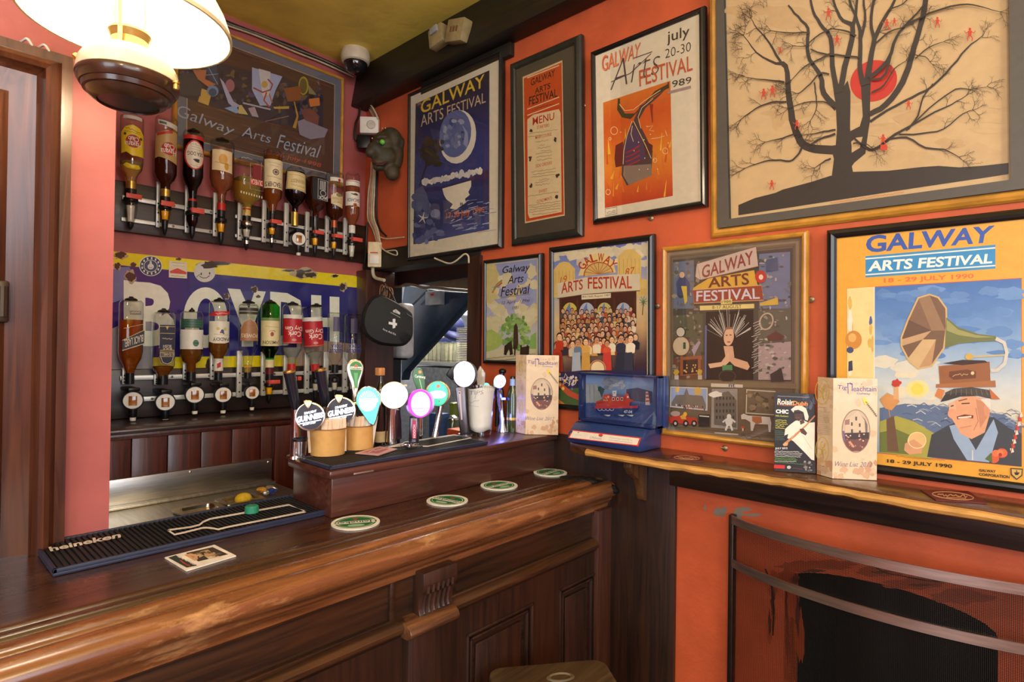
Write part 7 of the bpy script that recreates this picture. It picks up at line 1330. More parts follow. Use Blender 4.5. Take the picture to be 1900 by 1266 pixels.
# two stout taps
for i, (cx, cy, r, hx, hy, bxx, byy, lab) in enumerate(((318,765,148,95,292,172,690,'stout tap with black round lens and navy handle, leftmost on the bar box'),(648,705,146,430,272,490,660,'stout tap with black round lens and navy handle, second from the left'))):
    pl = lensplane('T1', cx, cy, YT-.01, -6, 6); t = tapT(lab, pl.o.x, YT+.03); lens(t, pl, 'T1', cx, cy, r)
    A = Art(pl, 'T1', base=.002); A.ell(cx,cy,r*.93*1.06,r*.93,(20,24,44),0,36); face(t, pl, A, 'lens_face', GLOSSPRINT)
    A = Art(pl, 'T1', base=.0026); wt = (236,240,255)
    A.text('DRAUGHT', (cx-60,cy-45), (cx+70,cy-72), (cx-60,cy-18), wt, .03, 0, (cx+70,cy-45)); A.text('GUINNESS', (cx-138,cy+5), (cx+140,cy-48), (cx-138,cy+72), wt, .05, 0, (cx+140,cy+12)); A.line([(cx-128,cy+84),(cx+120,cy+36)], 10, wt); A.text('EXTRA COLD', (cx-75,cy+72), (cx+60,cy+46), (cx-75,cy+100), wt, .03, 0, (cx+60,cy+72)); face(t, pl, A, 'lit_lettering', attr_mat('bright lit print', .3, emit=2.2))
    bm = B(); c0 = Vector((*pl.uv(*zp('T1',cx-22,cy-r*.9)),.004)); s = r*.001*(pl.uv(*zp('T1',cx+100,cy))[0]-pl.uv(*zp('T1',cx,cy))[0])/.1/ r*1.0; s = (pl.uv(*zp('T1',cx+100,cy))[0]-pl.uv(*zp('T1',cx,cy))[0])/100
    prism(bm, [pl.M@(c0+Vector((x*s,y*s,-.003))) for x, y in ((-48,36),(-20,44),(20,42),(48,34),(44,0),(20,-50),(8,-62),(-8,-50),(-40,0))], pl.N*.007, bev=.002); mk('harp_badge', bm, pm('silver badge',(190,180,150),.3,.9), t)
    a, b_ = onY(*zp('T1',hx,hy),YT+.05), onY(*zp('T1',bxx,byy),YT+.05); fz = (a-CAM).dot(fw)/FPX/5.755*.93; bm = B(); tube(bm, [b_, b_.lerp(a,.5), a], [48*fz,58*fz,64*fz], 22); mk('handle', bm, NAVY, t)
    bm = B(); ax = (a-b_).normalized(); tube(bm, [a-ax*.001, a+ax*.002, a+ax*.004], [66*fz,67*fz,58*fz], 22); mk('gold_cap', bm, BRASS, t); column(t, Vector((b_.x,b_.y,b_.z)), .013, .011)
    bm = B(); tube(bm, [pl.M@Vector((0,0,-.02)), Vector((b_.x,b_.y,pl.o.z))], .008, 10); mk('lens_arm', bm, CHROME, t)
# tall green drop handle with turquoise lens
pl = lensplane('T1', 940, 600, YT-.005, -4, 5); t = tapT('lager tap with tall green drop handle and glowing turquoise lens', pl.o.x, YT+.03)
drop = [(940+136*math.cos(R_(a)), 590-150*math.sin(R_(a))) for a in range(-22,203,9)]+[(840,690),(905,780),(955,850),(1000,870),(1025,810),(1045,730)]
bm = B(); prism(bm, [pl.M@Vector((*pl.uv(*zp('T1',x,y)),-.024)) for x, y in drop], pl.N*.025, bev=.003); mk('lens_body', bm, RIM, t)
A = Art(pl, 'T1', base=.0022); ins = [(940+(x-940)*.94, 620+(y-620)*.94) for x, y in drop]; A.poly(ins, (90,206,196))
A.ell(935,600,100,110,(170,236,230)); A.ell(930,650,80,60,(222,248,246))
for i in range(9): a = R_(200+i*17); A.line([(940,600),(940+125*math.cos(a),590+138*math.sin(a))], [2,16], (120,222,214))
A.poly([(858,575),(1045,565),(1048,612),(862,636)], (240,248,250)); A.line([(858,575),(1045,565),(1048,612),(862,636)], 4, (60,110,170), True); A.text('EXTRA COLD', (872,582), (1038,572), (874,604), (50,80,150), .015, 0, (1038,594)); face(t, pl, A)
ph = lensplane('T1', 795, 300, YT+.035, -4, 5)
hd = [(795+94*math.cos(R_(a)), 248-96*math.sin(R_(a))) for a in range(-15,196,11)]+[(718,330),(752,420),(770,520),(768,640),(800,640),(818,540),(832,470),(850,400),(878,310)]
bm = B(); prism(bm, [ph.M@Vector((*ph.uv(*zp('T1',x,y)),-.018)) for x, y in hd], ph.N*.018, bev=.003); mk('drop_handle', bm, RIM, t)
A = Art(ph, 'T1', base=.0004); gi = [(808+74*math.cos(R_(a)), 245-72*math.sin(R_(a))) for a in range(-15,196,11)]+[(752,320),(782,400),(796,480),(826,480),(832,400),(862,320)]; A.poly(gi, (214,226,206)); gi = [(808+(x-808)*.9, 260+(y-262)*.93) for x, y in gi]; A.poly(gi, (38,128,66)); A.poly([(748,232),(870,236),(868,268),(746,262)], (226,226,216)); A.text('Heineken', (756,240), (862,243), (756,260), (30,40,34), .02); A.poly([(808,200),(816,220),(836,220),(820,230),(826,246),(808,236),(790,246),(796,230),(780,220),(800,220)], (196,90,60)); A.poly([(786,300),(830,300),(816,460),(804,460)], (90,170,110)); face(t, ph, A, 'handle_inlay', GLOSSPRINT)
pb = onY(*zp('T1',785,620),YT+.03); column(t, pb, .014, .010)
bm = B(); tube(bm, [pl.M@Vector((0,0,-.02)), Vector((pb.x,pb.y,pl.o.z-.01))], .009, 10); mk('lens_arm', bm, CHROME, t)
# white round lens
def roundtap(label, k, cx, cy, r, yaw, pit, draw, stem, rim=RIM, mat=LIT, y=YT, handle=None, sm=CHROME, r0=.014, r1=.012):
    pl = lensplane(k, cx, cy, y, yaw, pit); t = tapT(label, pl.o.x, y+.03); lens(t, pl, k, cx, cy, r, rim); A = Art(pl, k, base=.002); draw(A, cx, cy, r); face(t, pl, A, 'lens_face', mat)
    p = onY(*zp(k, stem[0], stem[1]), y+.022); q = onY(*zp(k, stem[2], stem[3]), y+.022); column(t, p, r0, r1, sm, lean=(p.x-q.x, 0)); 
    bm = B(); tube(bm, [pl.M@Vector((0,0,-.018)), p], .010, 10); mk('lens_arm', bm, sm, t); return t, pl
def dw(A, cx, cy, r): A.ell(cx,cy,r*1.0,r*.98,(236,240,210),0,40); A.ell(cx+6,cy,r*.88,r*.9,(250,252,240),0,40); A.scribble(cx-20,cy-76,cx+66,cy-80,16,4,(206,214,190),rg)
t, pl = roundtap('tap with plain white glowing round lens on a chrome column','T2',322,595,158,-4,4,dw,(298,740,292,1140))
bm = B(); a = onY(*zp('T2',455,482),YT-.004); tube(bm, [a+Vector((-.012,0,0)), a+Vector((.004,0,0))], .0035, 10); mk('side_peg', bm, WHITEP, t)
bm = B(); q = [onY(*zp('T2',x,y),YT+.03) for x, y in ((338,760),(400,760),(415,900),(420,1110),(340,1130),(345,900))]; prism(bm, q, (0,.016,0), bev=.003); mk('handle', bm, pm('dark purple handle',(50,34,48),.3,coat=.4), t)
# purple lens
def dp(A, cx, cy, r):
    A.ell(cx,cy,r*.86,r,(196,60,214),0,40); A.ell(cx+8,cy+4,r*.68,r*.86,(244,214,252),0,36); A.ell(cx+8,cy-30,r*.5,r*.55,(236,180,246)); A.poly([(cx-40,cy-60),(cx+8,cy-110),(cx+70,cy-30),(cx+60,cy-20)], (250,230,252)); A.scribble(cx-70,cy+6,cx+90,cy+2,46,11,(252,236,255),rg); A.line([(cx-80,cy+62),(cx+100,cy+56)], 6, (206,110,220)); A.scribble(cx-50,cy+92,cx+75,cy+88,18,5,(190,70,206),rg)
    for i in range(14): a = R_(i*25); A.ell(cx+8+r*.6*math.cos(a), cy+r*.76*math.sin(a), 6, 7, (222,130,236), n=8)
t, pl = roundtap('cider tap with glowing purple lens and red lettered handle','T2',628,690,166,-3,4,dp,(560,840,556,1090),rim=pm('purple grey rim',(150,120,170),.25,.7),sm=GUN,y=YT-.01)
hp = lensplane('T2',558,980,YT-.004,0,0); bm = B(); prism(bm, [hp.M@Vector((*hp.uv(*zp('T2',x,y)),-.012)) for x, y in ((515,860),(600,860),(606,1000),(588,1115),(522,1110),(508,1000))], hp.N*.012, bev=.002); mk('handle', bm, GUN, t)
A = Art(hp, 'T2', base=.0004); A.poly([(538,892),(582,890),(584,1100),(538,1100)], (196,60,110)); A.text('HOOCH', (548,1096), (548,940), (576,1096), (244,226,226), .02, 0, (576,940)); face(t, hp, A, 'handle_label', GLOSSPRINT)
bm = B(); tube(bm, [pl.M@Vector((-.028,.004,-.012)), pl.M@Vector((-.034,.005,-.014)), pl.M@Vector((-.040,.006,-.016))], [.010,.012,.004], 12); mk('side_knob', bm, BLACKP, t)
# teal lens with green handle
def dc(A, cx, cy, r):
    A.ell(cx,cy,r*.84,r*1.0,(40,176,140),0,40); A.ell(cx,cy-4,r*.74,r*.9,(70,206,170),0,36); A.ell(cx,cy+10,r*.7,r*.34,(190,240,226)); A.text('Carlsberg', (cx-82,cy-30), (cx+84,cy-34), (cx-82,cy+40), (250,255,252), .05); A.ell(cx+8,cy-88,20,22,(206,90,60)); A.ell(cx+8,cy-88,11,12,(170,110,70)); A.poly([(cx+10,cy+78),(cx+30,cy+84),(cx+18,cy+104)], (150,90,60))
t, pl = roundtap('lager tap with glowing teal green lens and leaf green handle','T2',835,575,146,-6,4,dc,(868,700,800,1060),rim=pm('bronze lens rim',(150,120,90),.25,.8),r0=.010,r1=.010,y=YT+.012)
hp = lensplane('T2',610,400,YT+.05,-8,4); hs = [(560,290),(600,268),(652,278),(668,330),(688,420),(690,520),(660,560),(610,540),(565,430),(545,350)]
bm = B(); prism(bm, [hp.M@Vector((*hp.uv(*zp('T2',x-12,y)),-.022)) for x, y in hs], hp.N*.022, bev=.003); mk('handle', bm, wood('handle side wood',(80,40,34),(120,64,52),axis=2), t)
A = Art(hp, 'T2', base=.0005); A.poly([(x-4,y+4) for x, y in hs], (38,118,58)); A.ell(628,320,22,22,(206,120,50)); A.ell(628,320,12,12,(226,180,90)); A.text('Carlsberg', (568,350), (690,366), (568,396), (240,242,232), .03, 0, (692,404)); A.line([(622,400),(652,520)], 10, (190,220,170)); face(t, hp, A, 'handle_front', GLOSSPRINT)
bm = B(); pb = hp.M@Vector((.004,-.045,-.012)); tube(bm, [Vector((pb.x,pb.y,ZB)), pb], .010, 12); mk('handle_column', bm, CHROME, t)
# white lens on gunmetal handle
def dw2(A, cx, cy, r): A.ell(cx,cy,r*.84,r,(226,226,255),0,40); A.ell(cx,cy,r*.78,r*.94,(248,248,255),0,40); A.poly([(cx-25,cy-40),(cx,cy-90),(cx+28,cy-45)], (206,206,240)); A.scribble(cx-18,cy+40,cx+40,cy+38,18,5,(196,196,236),rg)
t, pl = roundtap('tap with white glowing lens and gunmetal handle left of the tips glass','T3',388,345,152,-4,4,dw2,(340,520,395,1030),rim=pm('black lens rim',(30,30,34),.3),sm=GUN,r0=.014,r1=.014)
A_ = facing(onY(*zp('T3',336,640),YT+.0),0,0); bm = B(); prism(bm, [A_.M@Vector((*A_.uv(*zp('T3',x,y)),-.010)) for x, y in ((285,500),(395,500),(430,1020),(415,1052),(350,1052),(330,900))], A_.N*.014, bev=.002); mk('handle', bm, GUN, t)
A = Art(A_, 'T3', base=.0046); A.poly([(318,545),(348,545),(368,880),(352,880)], (206,190,200)); A.ell(333,565,8,8,(40,40,44)); face(t, A_, A, 'handle_inlay', GLOSSPRINT)
bm = B(); kp = facing(onY(*zp('T3',225,345),YT+.03)); prism(bm, [kp.M@Vector((*kp.uv(*zp('T3',x,y)),-.006)) for x, y in ((172,352),(215,285),(262,245),(275,420),(240,415),(205,385))], kp.N*.012, bev=.003); mk('side_knob', bm, BLACKP, t)
# crystal handle
kp = facing(onY(*zp('T3',580,380),YT+.04)); t = tapT('tap with pale faceted crystal handle behind the tips glass', kp.o.x, YT+.04); bm = B(); prism(bm, [kp.M@Vector((*kp.uv(*zp('T3',x,y)),-.008)) for x, y in ((525,345),(575,240),(640,330),(628,480),(540,480))], kp.N*.016, bev=.004); mk('crystal_handle', bm, pm('frosted crystal',(214,206,196),.15,trans=.3,coat=.5), t)
bm = B(); p = onY(*zp('T3',585,470),YT+.04); tube(bm, [Vector((p.x,p.y,ZB)), p], [.014,.012], 14); mk('column', bm, CHROME, t); bm = B(); ball(bm, p+Vector((.012,-.01,-.006)), (.014,.008,.012)); mk('teal_lens', bm, pm('teal glow', (110,214,206), .3, emit=1.2), t)
# tilted white lens
pl = lensplane('T3',805,432,YT-.0,10,24); t = tapT('tap with tilted white lens and blue glow beside the wine list', pl.o.x, YT+.03); pl = Plane(pl.o, Matrix.Rotation(R_(-22),3,pl.N)@pl.U, pl.N)
r = .0205; bm = B(); lathe(bm, [(0,-.022),(r*.7,-.022),(r,-.014),(r*1.05,-.003),(r,.001),(0,.001)], (0,0,0), 40); bm.transform(pl.M@Matrix.Diagonal((.92,1.12,1,1))); mk('lens_body', bm, RIM, t)
A = Art(pl, fn=lambda x, y: (x*r*.92, y*r*1.12), base=.002); A.ell(0,0,.96,.96,(214,214,255),0,40); A.ell(0,0,.9,.9,(246,246,255),0,40); A.text('Coors', (-.55,.3), (.6,.3), (-.55,-.28), (150,110,200), .02, .25); A.line([(-.5,-.36),(.5,-.36)], .05, (190,170,226)); A.ell(.35,-.55,.16,.12,(150,150,220),0,14); face(t, pl, A)
p = onY(*zp('T3',800,560),YT+.02); q = onY(*zp('T3',835,960),YT+.01); bm = B(); tube(bm, [Vector((q.x,q.y,ZB)), Vector((q.x,q.y,ZB+.006)), q+Vector((0,0,.01)), q.lerp(p,.5)+Vector((.002,0,0)), p, pl.M@Vector((0,-.006,-.016))], [.020,.019,.011,.010,.015,.012], 18); mk('column', bm, CHROME, t)
bm = B(); ball(bm, onY(*zp('T3',838,312),YT+.03), (.012,.012,.009)); tube(bm, [onY(*zp('T3',838,312),YT+.03), onY(*zp('T3',790,520),YT+.03), onY(*zp('T3',770,960),YT+.03)], [.008,.009,.006], 12); mk('handle', bm, BLACKP, t)
bm = B(); g = onY(*zp('T3',850,635),YT-.006); box(bm, g.x-.006, g.x+.006, g.y-.004, g.y+.004, g.z-.003, g.z+.003, .001); mk('blue_led', bm, pm('blue led', (60,70,255), .4, emit=20), t)
lamp('tap_led_light', 'POINT', onY(*zp('T3',880,850),YT-.025), .10, (.15,.18,1), .008)
# tips glass
c = onZ(*zp('T3',570,1055),ZB+.001); dep = (c-CAM).dot(fw)/FPX/6.331; cs = .99; r0 = 136*dep*cs; r1 = 178*dep*cs; h = 565*dep
t = thing('pint_glass','pint glass holding a white tips note, between two glowing taps','glass',c,); bm = B(); lathe(bm, [(0,0),(r0*.95,0),(r0,.004),(r1,h),(r1-.0022,h),(r0-.003,.012),(0,.012)], c, 36); mk('glass_body', bm, DGLASS, t); bm = B(); lathe(bm, [(r1-.0022,h),(r1+.0004,h),(r1+.0006,h+.0016),(r1-.0018,h+.0016),(r1-.0022,h)], c, 36); mk('glass_rim', bm, DGLASS, t)
tn = thing('tips_note','white paper tips note rolled inside the pint glass','note',c+Vector((0,0,.013))); bm = B(); bz = c.z+.014; rows = []
b2 = bmesh.new()
for j in range(9):
    f = j/8; rr_ = (r0+(r1-r0)*f)*.95; rows.append([b2.verts.new((c.x+rr_*math.cos(R_(a)), c.y+rr_*math.sin(R_(a)), bz+f*(h-.016)+.0035*math.sin(a*.05+j))) for a in range(150,391,10)])
for a, d in zip(rows, rows[1:]):
    for i in range(len(a)-1): b2.faces.new((a[i], a[i+1], d[i+1], d[i]))
merge(bm, b2); o = mk('paper', bm, pm('white paper', (238,236,232), .6, var=.03), tn); so = o.modifiers.new('thickness','SOLIDIFY'); so.thickness = .0006
pw = Plane(c, (1,0,0), (0,-1,0)); 
A = Art(None, fn=lambda x, y: ((x-570)*dep, (1055-y)*dep)); I = (150,150,156)
A.text('TIPS', (445,535), (605,520), (448,580), I, -.01, .1); A.line([(520,560),(512,620)], 4, I); A.scribble(445,660,560,652,34,3.5,I,rg); A.line([(430,700),(555,712)], 2.5, I)
def wr(u, v, w):
    rr_ = (r0+(r1-r0)*max(0,min(1,v/h)))*.95+.0008+w; a = math.asin(max(-.98,min(.98,u/rr_))); to = math.atan2(-c.y,-c.x); return (rr_*math.cos(to+a), rr_*math.sin(to+a), v-.013)
A.build('handwriting', tn, PRINT, wrap=wr, sub=.004)
# bottles behind the taps
def upright(name, label, k, ax, prof, y, m, zb, base=None):
    p = onY(*zp(k, ax, prof[-1][0]), y); f = (p-CAM).dot(fw)/FPX/Z[k][2]*math.cos(math.atan((zp(k,ax,0)[0]-950)/FPX)); P = []
    for yy, w in prof: P.append((w*f, onY(*zp(k, ax, yy), y).z-zb))
    P[-1] = (P[-1][0], 0); t = thing(name, label, 'bottle', (p.x,y,zb)); bm = B(); lathe(bm, [(0,P[0][1])]+P+[(0,0)], (p.x,y,zb), 26); mk('glass_body', bm, m, t, ang=50); return t, p, f, lambda yy: onY(*zp(k, ax, yy), y).z-zb
t, p, f, zf = upright('liqueur_bottle','dark bottle with wooden stopper standing behind the taps','T1',1063,[(335,18),(380,20),(430,34),(490,58),(600,60),(1050,60)],1.262,pm('dark bottle glass',(26,22,24),.08,coat=.8),ZB)
bm = B(); q = onY(*zp('T1',1065,285),1.262); w = 40*f; box(bm, q.x-w, q.x+w, q.y-w, q.y+w, zf(328)+ZB, zf(245)+ZB, .002); mk('wooden_stopper', bm, wood('stopper wood',(170,110,60),(214,160,100),axis=2), t)
bm = B(); lathe(bm, [(0,zf(920)),(61*f,zf(920)),(61*f,zf(1035)),(0,zf(1035))], (p.x,1.262,ZB), 24); mk('gold_label', bm, pm('gold cream label',(190,166,120),.4), t)
t, p, f, zf = upright('wine_bottle','green bottle with pale label behind the standing wine list on the bar box','T3',950,[(375,26),(392,28),(470,30),(540,52),(620,66),(960,66)],1.20,pm('olive bottle glass',(44,56,20),.08,coat=.8),ZB)
bm = B(); lathe(bm, [(0,zf(402)),(32*f,zf(402)),(33*f,zf(498)),(0,zf(498))], (p.x,1.20,ZB), 22); mk('neck_label', bm, pm('blue white neck label',(150,180,230),.4), t); bm = B(); lathe(bm, [(0,zf(850)),(67*f,zf(850)),(67*f,zf(880)),(0,zf(880))], (p.x,1.20,ZB), 22); mk('gold_band', bm, GOLDF, t); bm = B(); lathe(bm, [(0,zf(372)),(27*f,zf(372)),(28*f,zf(402)),(0,zf(402))], (p.x,1.20,ZB), 20); mk('cap', bm, BLACKP, t)
c = onZ(556,852,ZB+.009); t = thing('shot_glass','small clear glass with dark rim at the left end of the bar box','glass',c); bm = B(); lathe(bm, [(0,0),(.012,0),(.016,.045),(.0145,.045),(.011,.006),(0,.006)], c, 22); mk('glass_body', bm, DGLASS, t); bm = B(); lathe(bm, [(.0145,.04),(.0163,.04),(.0165,.046),(.0145,.046),(.0145,.04)], c, 22); mk('dark_rim', bm, BLACKP, t)
# ------------------------------------------------------------------ folded wine lists and flyer
def panelP(a, b_):   # vertical plane through ground points a->b, facing the camera
    U = (b_-a); U.z = 0; U.normalize(); N_ = Vector((U.y,-U.x,0)); 
    if N_.dot(CAM-a) < 0: N_ = -N_
    return Plane(a, N_.cross(Vector((0,0,1)))*-1, N_)
PAP = (222,200,168)
def winelist(label, k, hinge, left, right, toph, zb, Lart, Rart, group):
    h0, l0, r0_ = onZ(*zp(k,*hinge),zb), onZ(*zp(k,*left),zb), onZ(*zp(k,*right),zb); t = thing('folded_leaflet', label, 'leaflet', h0, group); pr_ = panelP(h0, r0_); ht = pr_.uv(*zp(k,*toph))[1]
    for (p, q, dr, nm_) in ((h0, r0_, Rart, 'front_panel'), (l0, h0, Lart, 'side_panel')):
        pl = panelP(p, q); w = (q-p).length; s = 1 if (q-p).dot(pl.U) > 0 else -1
        bm = B(); box(bm, min(0,s*w), max(0,s*w), 0, ht, -.0018, -.0002, M=pl.M); o = mk(nm_, bm, pm('laminated card',(214,196,166),.3,coat=.6), t)
        u0, u1 = sorted((0, s*w)); A = Art(pl, k); A.w = .0001; A.rect(u0, 0, u1, ht, PAP, raw=True); r3 = random.Random(len(nm_))
        for i in range(40):
            uu, vv = r3.uniform(u0,u1), r3.choice((r3.uniform(0,ht*.16), r3.uniform(0,ht), r3.uniform(ht*.85,ht))); rr_ = r3.uniform(.003,.009); A.poly([(max(u0,min(u1,uu+rr_*math.cos(a)*r3.uniform(.6,1.3))), max(0,min(ht,vv+rr_*math.sin(a)*r3.uniform(.6,1.3)))) for a in [x*.63 for x in range(10)]], mixc((222,200,168),(196,140,100) if vv < ht*.17 else (206,176,136), r3.uniform(.2,.9)), raw=True)
        dr(A); A.build(nm_.replace('panel','print'), t, GLOSSPRINT, wrap=lambda u, v, w_: tuple(WM[t.name].inverted()@(pl.M@Vector((u, v, w_)))))
    return t
def swirl(A, cx, cy, rx, ry, c):
    A.ring(cx,cy,rx,ry,rx*.11,c)
    for i in range(3):
        a0 = i*120-90; pts = []
        for j in range(15): a = R_(a0+j*22); q = .46-.026*j; pts.append((cx+rx*(.5*math.cos(R_(a0))+q*math.cos(a+1.5)), cy+ry*(.5*math.sin(R_(a0))+q*math.sin(a+1.5))))
        A.line([(cx,cy)]+pts, rx*.1, c)
def build_house(A, cx, cy, rx, ry):
    A.ell(cx,cy,rx,ry,(150,120,96),0,36); A.ell(cx,cy,rx*.94,ry*.95,(196,176,150),0,36); f = lambda u, v: (cx+u*rx, cy+v*ry)
    A.poly([f(-.75,.05),f(-.7,-.5),f(-.45,-.62),f(-.25,-.7),f(.1,-.94),f(.35,-.7),f(.62,-.55),f(.72,-.1),f(.7,.1)], (206,186,156)); A.poly([f(.35,-.7),f(.62,-.55),f(.8,-.3),f(.8,.1),f(.66,.1),f(.6,-.5)], (110,100,90))
    for u, v, w, h in ((-.05,-.66,.12,.18),(.2,-.35,.12,.16),(-.35,-.4,.12,.16),(-.35,-.08,.14,.18),(.2,-.02,.14,.1)): A.poly([f(u,v),f(u+w,v),f(u+w,v+h),f(u,v+h)], (80,66,60))
    A.poly([f(-.78,-.5),f(-.45,-.55),f(-.45,-.3),f(-.78,-.28)], (150,110,96)); A.poly([f(-.92,.1),f(.92,.06),f(.9,.38),f(-.86,.42)], (60,42,36)); A.poly([f(-.88,.4),f(.9,.36),f(.72,.66),f(.3,.92),f(-.3,.93),f(-.68,.7)], (112,70,60)); A.poly([f(-.95,.0),f(-.8,.0),f(-.72,.5),f(-.88,.4)], (110,86,130))
    r4 = random.Random(9)
    for i in range(24): u, v = r4.uniform(-.7,.6), r4.uniform(.15,.75); A.ell(*f(u,v), rx*.06, ry*.035, r4.choice([(206,150,120),(60,40,36),(190,120,90),(150,110,90),(226,200,180)]), n=8)
    A.poly([f(-.55,.5),f(-.4,.46),f(-.1,.72),f(-.2,.78)], (206,150,120))
def RA(k, dx, sc):
    def dr(A):
        g = lambda x, y: (dx[0]+(x-795)*sc[0], dx[1]+(y-62)*sc[1]); B_ = (58,54,140)
        A.text('Tig', g(812,130), g(905,135), g(815,182), B_, .0, .15, g(905,186)); A.line([g(912,112),g(916,215)], 7*sc[0], B_); A.line([g(905,115),g(955,118),g(955,190)], 9*sc[0], B_); A.line([g(930,112),g(955,122)], 14*sc[0], B_); A.text('eachtain', g(965,140), g(1190,145), g(965,192), B_, .0, 0, g(1190,194)); A.line([g(1040,128),g(1052,118)], 5*sc[0], B_); A.text('Galway', g(1000,200), g(1135,205), g(1000,228), B_, -.005, .1, g(1135,232))
        cx, cy = g(992,580); build_house(A, cx, cy, 140*sc[0], 212*sc[1])
        for i in range(7): p = g(1075+i*3,265+i*8); A.ell(p[0]+(i % 3-1)*8*sc[0], p[1], 16*sc[0], 14*sc[1], (236,206,60), n=8)
        A.line([g(1085,290),g(1130,350),g(1170,400),g(1195,440)], 6*sc[0], (90,86,50))
        for i in range(9): p = g(1092+i*12,300+i*16); A.line([(p[0]-12*sc[0],p[1]+8*sc[1]),p,(p[0]+14*sc[0],p[1]-6*sc[1])], 4*sc[0], (110,110,60))
        A.text('Wine List 2012', g(788,875), g(1150,886), g(788,925), (120,116,150), -.012, .35, g(1150,930))
    return dr
def LA(k, dx, sc):
    def dr(A):
        g = lambda x, y: (dx[0]+(x-550)*sc[0], dx[1]+(y-45)*sc[1]); Y2 = (222,190,70)
        for cx, cy, rx, ry in ((665,195,68,122),(665,765,62,124)): p = g(cx,cy); swirl(A, p[0], p[1], rx*sc[0], ry*sc[1], Y2)
        r5 = random.Random(2); A.scribble(*g(625,345), *g(700,352), 10*sc[1], 2*sc[0], (80,70,60), r5)
        for i in range(17): A.scribble(*g(600,382+i*14), *g(755-r5.uniform(0,20),392+i*14), 6*sc[1], 1.6*sc[0], (110,100,86), r5)
        for i in range(5): A.scribble(*g(620,915+i*16), *g(710,935+i*16), 6*sc[1], 1.6*sc[0], (110,100,86), r5)
    return dr
winelist('folded wine list leaflet standing on the wall shelf beside the flyer','WL',(762,1045),(612,1002),(1196,1063),(795,62),ZS+.001,LA('WL',(550,45),(1,1)),RA('WL',(795,62),(1,1)),'folded wine lists')
winelist('folded wine list leaflet standing on the bar box beside the blue lit tap','T3',(1108,1052),(985,1024),(1490,1060),(1115,120),ZB+.0005,LA('T3',(975,125),(.57,.87)),RA('T3',(1115,120),(.93,.885)),'folded wine lists')
a, b_ = onZ(*zp('WL',180,975),ZS+.001), onZ(*zp('WL',592,1000),ZS+.001); b_ = a+(b_-a)*1.0; pl = panelP(a, b_); N2 = (pl.N+Vector((0,0,.06))).normalized(); pl = Plane(a, pl.U, N2); t = thing('flyer','black music flyer with a white-clad guitarist leaning on the shelf','flyer',M=pl.M)
q = [pl.uv(*zp('WL',x,y)) for x, y in ((207,200),(600,222),(592,985),(180,975))]; w = (q[1][0]-q[0][0]+q[2][0]-q[3][0])/2; u0 = (q[0][0]+q[3][0])/2; v1 = (q[0][1]+q[1][1])/2; bm = B(); box(bm, u0, u0+w, .0008, v1, -.0008, 0, M=pl.M); mk('flyer_card', bm, pm('black card',(26,26,28),.4), t)
A = Art(pl, 'WL'); A.w = .0001; A.rect(u0, .0008, u0+w, v1, (24,24,28), raw=True); rg = random.Random(12)
for i in range(14): A.blob(rg.uniform(480,590), rg.uniform(230,370), rg.uniform(12,30), rg.uniform(12,34), mixc((34,38,50),(90,100,120), rg.random()), rg)
A.scribble(225,238,530,252,5,2.5,(190,190,190),rg); A.text('Roisin', (222,262), (385,275), (222,320), (230,226,214), .03, .1, (385,328)); A.text('Dubh', (372,285), (522,298), (372,325), (236,150,60), .03, .1, (522,332)); A.line([(222,322),(300,332),(520,332)], 4, (220,110,50))
A.text('CHIC', (208,368), (332,372), (208,406), (236,236,236), .05, 0, (332,414)); A.text('Nile Rodgers', (206,422), (330,428), (206,444), (190,196,60), .02, 0, (330,450))
for i in range(5): A.scribble(204,474+i*19,290+rg.uniform(0,35),477+i*19,10,4.5,(206,206,50),rg)
for i in range(6): A.scribble(200,580+i*17,270+rg.uniform(0,30),582+i*17,6,2.5,(90,130,90),rg)
A.poly([(300,560),(345,520),(400,480),(470,470),(530,500),(590,495),(585,870),(555,860),(500,800),(440,740),(380,680),(320,650),(330,610),(292,625)], (232,224,208)); A.poly([(355,370),(400,335),(460,332),(505,360),(530,440),(520,480),(495,470),(480,400),(440,380),(380,400)], (226,220,206)); A.poly([(385,380),(430,372),(478,395),(470,460),(430,485),(392,455)], (70,44,34)); A.rect(384,392,470,410,(24,20,22)); A.line([(400,450),(440,450)], 6, (120,70,56)); A.poly([(440,480),(480,465),(490,500),(450,520)], (84,52,38))
A.line([(290,712),(400,620),(500,530),(592,430)], [24,22,15,13], (190,130,80)); A.poly([(275,712),(300,690),(330,700),(320,725),(285,728)], (206,160,110)); A.poly([(440,560),(480,555),(515,600),(500,625),(455,600)], (80,50,38)); A.line([(470,620),(560,760)], 4, (190,182,170)); A.line([(400,600),(360,660)], 4, (196,188,176))
A.text('JULY 2012', (202,742), (322,740), (202,765), (226,226,220), .03, 0, (322,763))
for i in range(7): A.scribble(196,778+i*16,430+rg.uniform(0,75)-i*8,785+i*16,9,4,rg.choice([(206,206,206),(110,170,70),(226,226,226)]),rg)
A.scribble(192,884,500,908,6,2.5,(110,170,70),rg); A.poly([(190,910),(298,916),(294,950),(190,945)], (196,40,40)); A.ell(336,936,20,16,(190,190,186)); A.scribble(375,945,470,955,10,3,(150,60,60),rg)
for i in range(12): A.blob(rg.uniform(470,560), rg.uniform(870,975), rg.uniform(8,22), rg.uniform(6,18), mixc((60,56,56),(170,160,150), rg.random()), rg)
s_uv = A.pl; A.build('flyer_print', t, GLOSSPRINT)
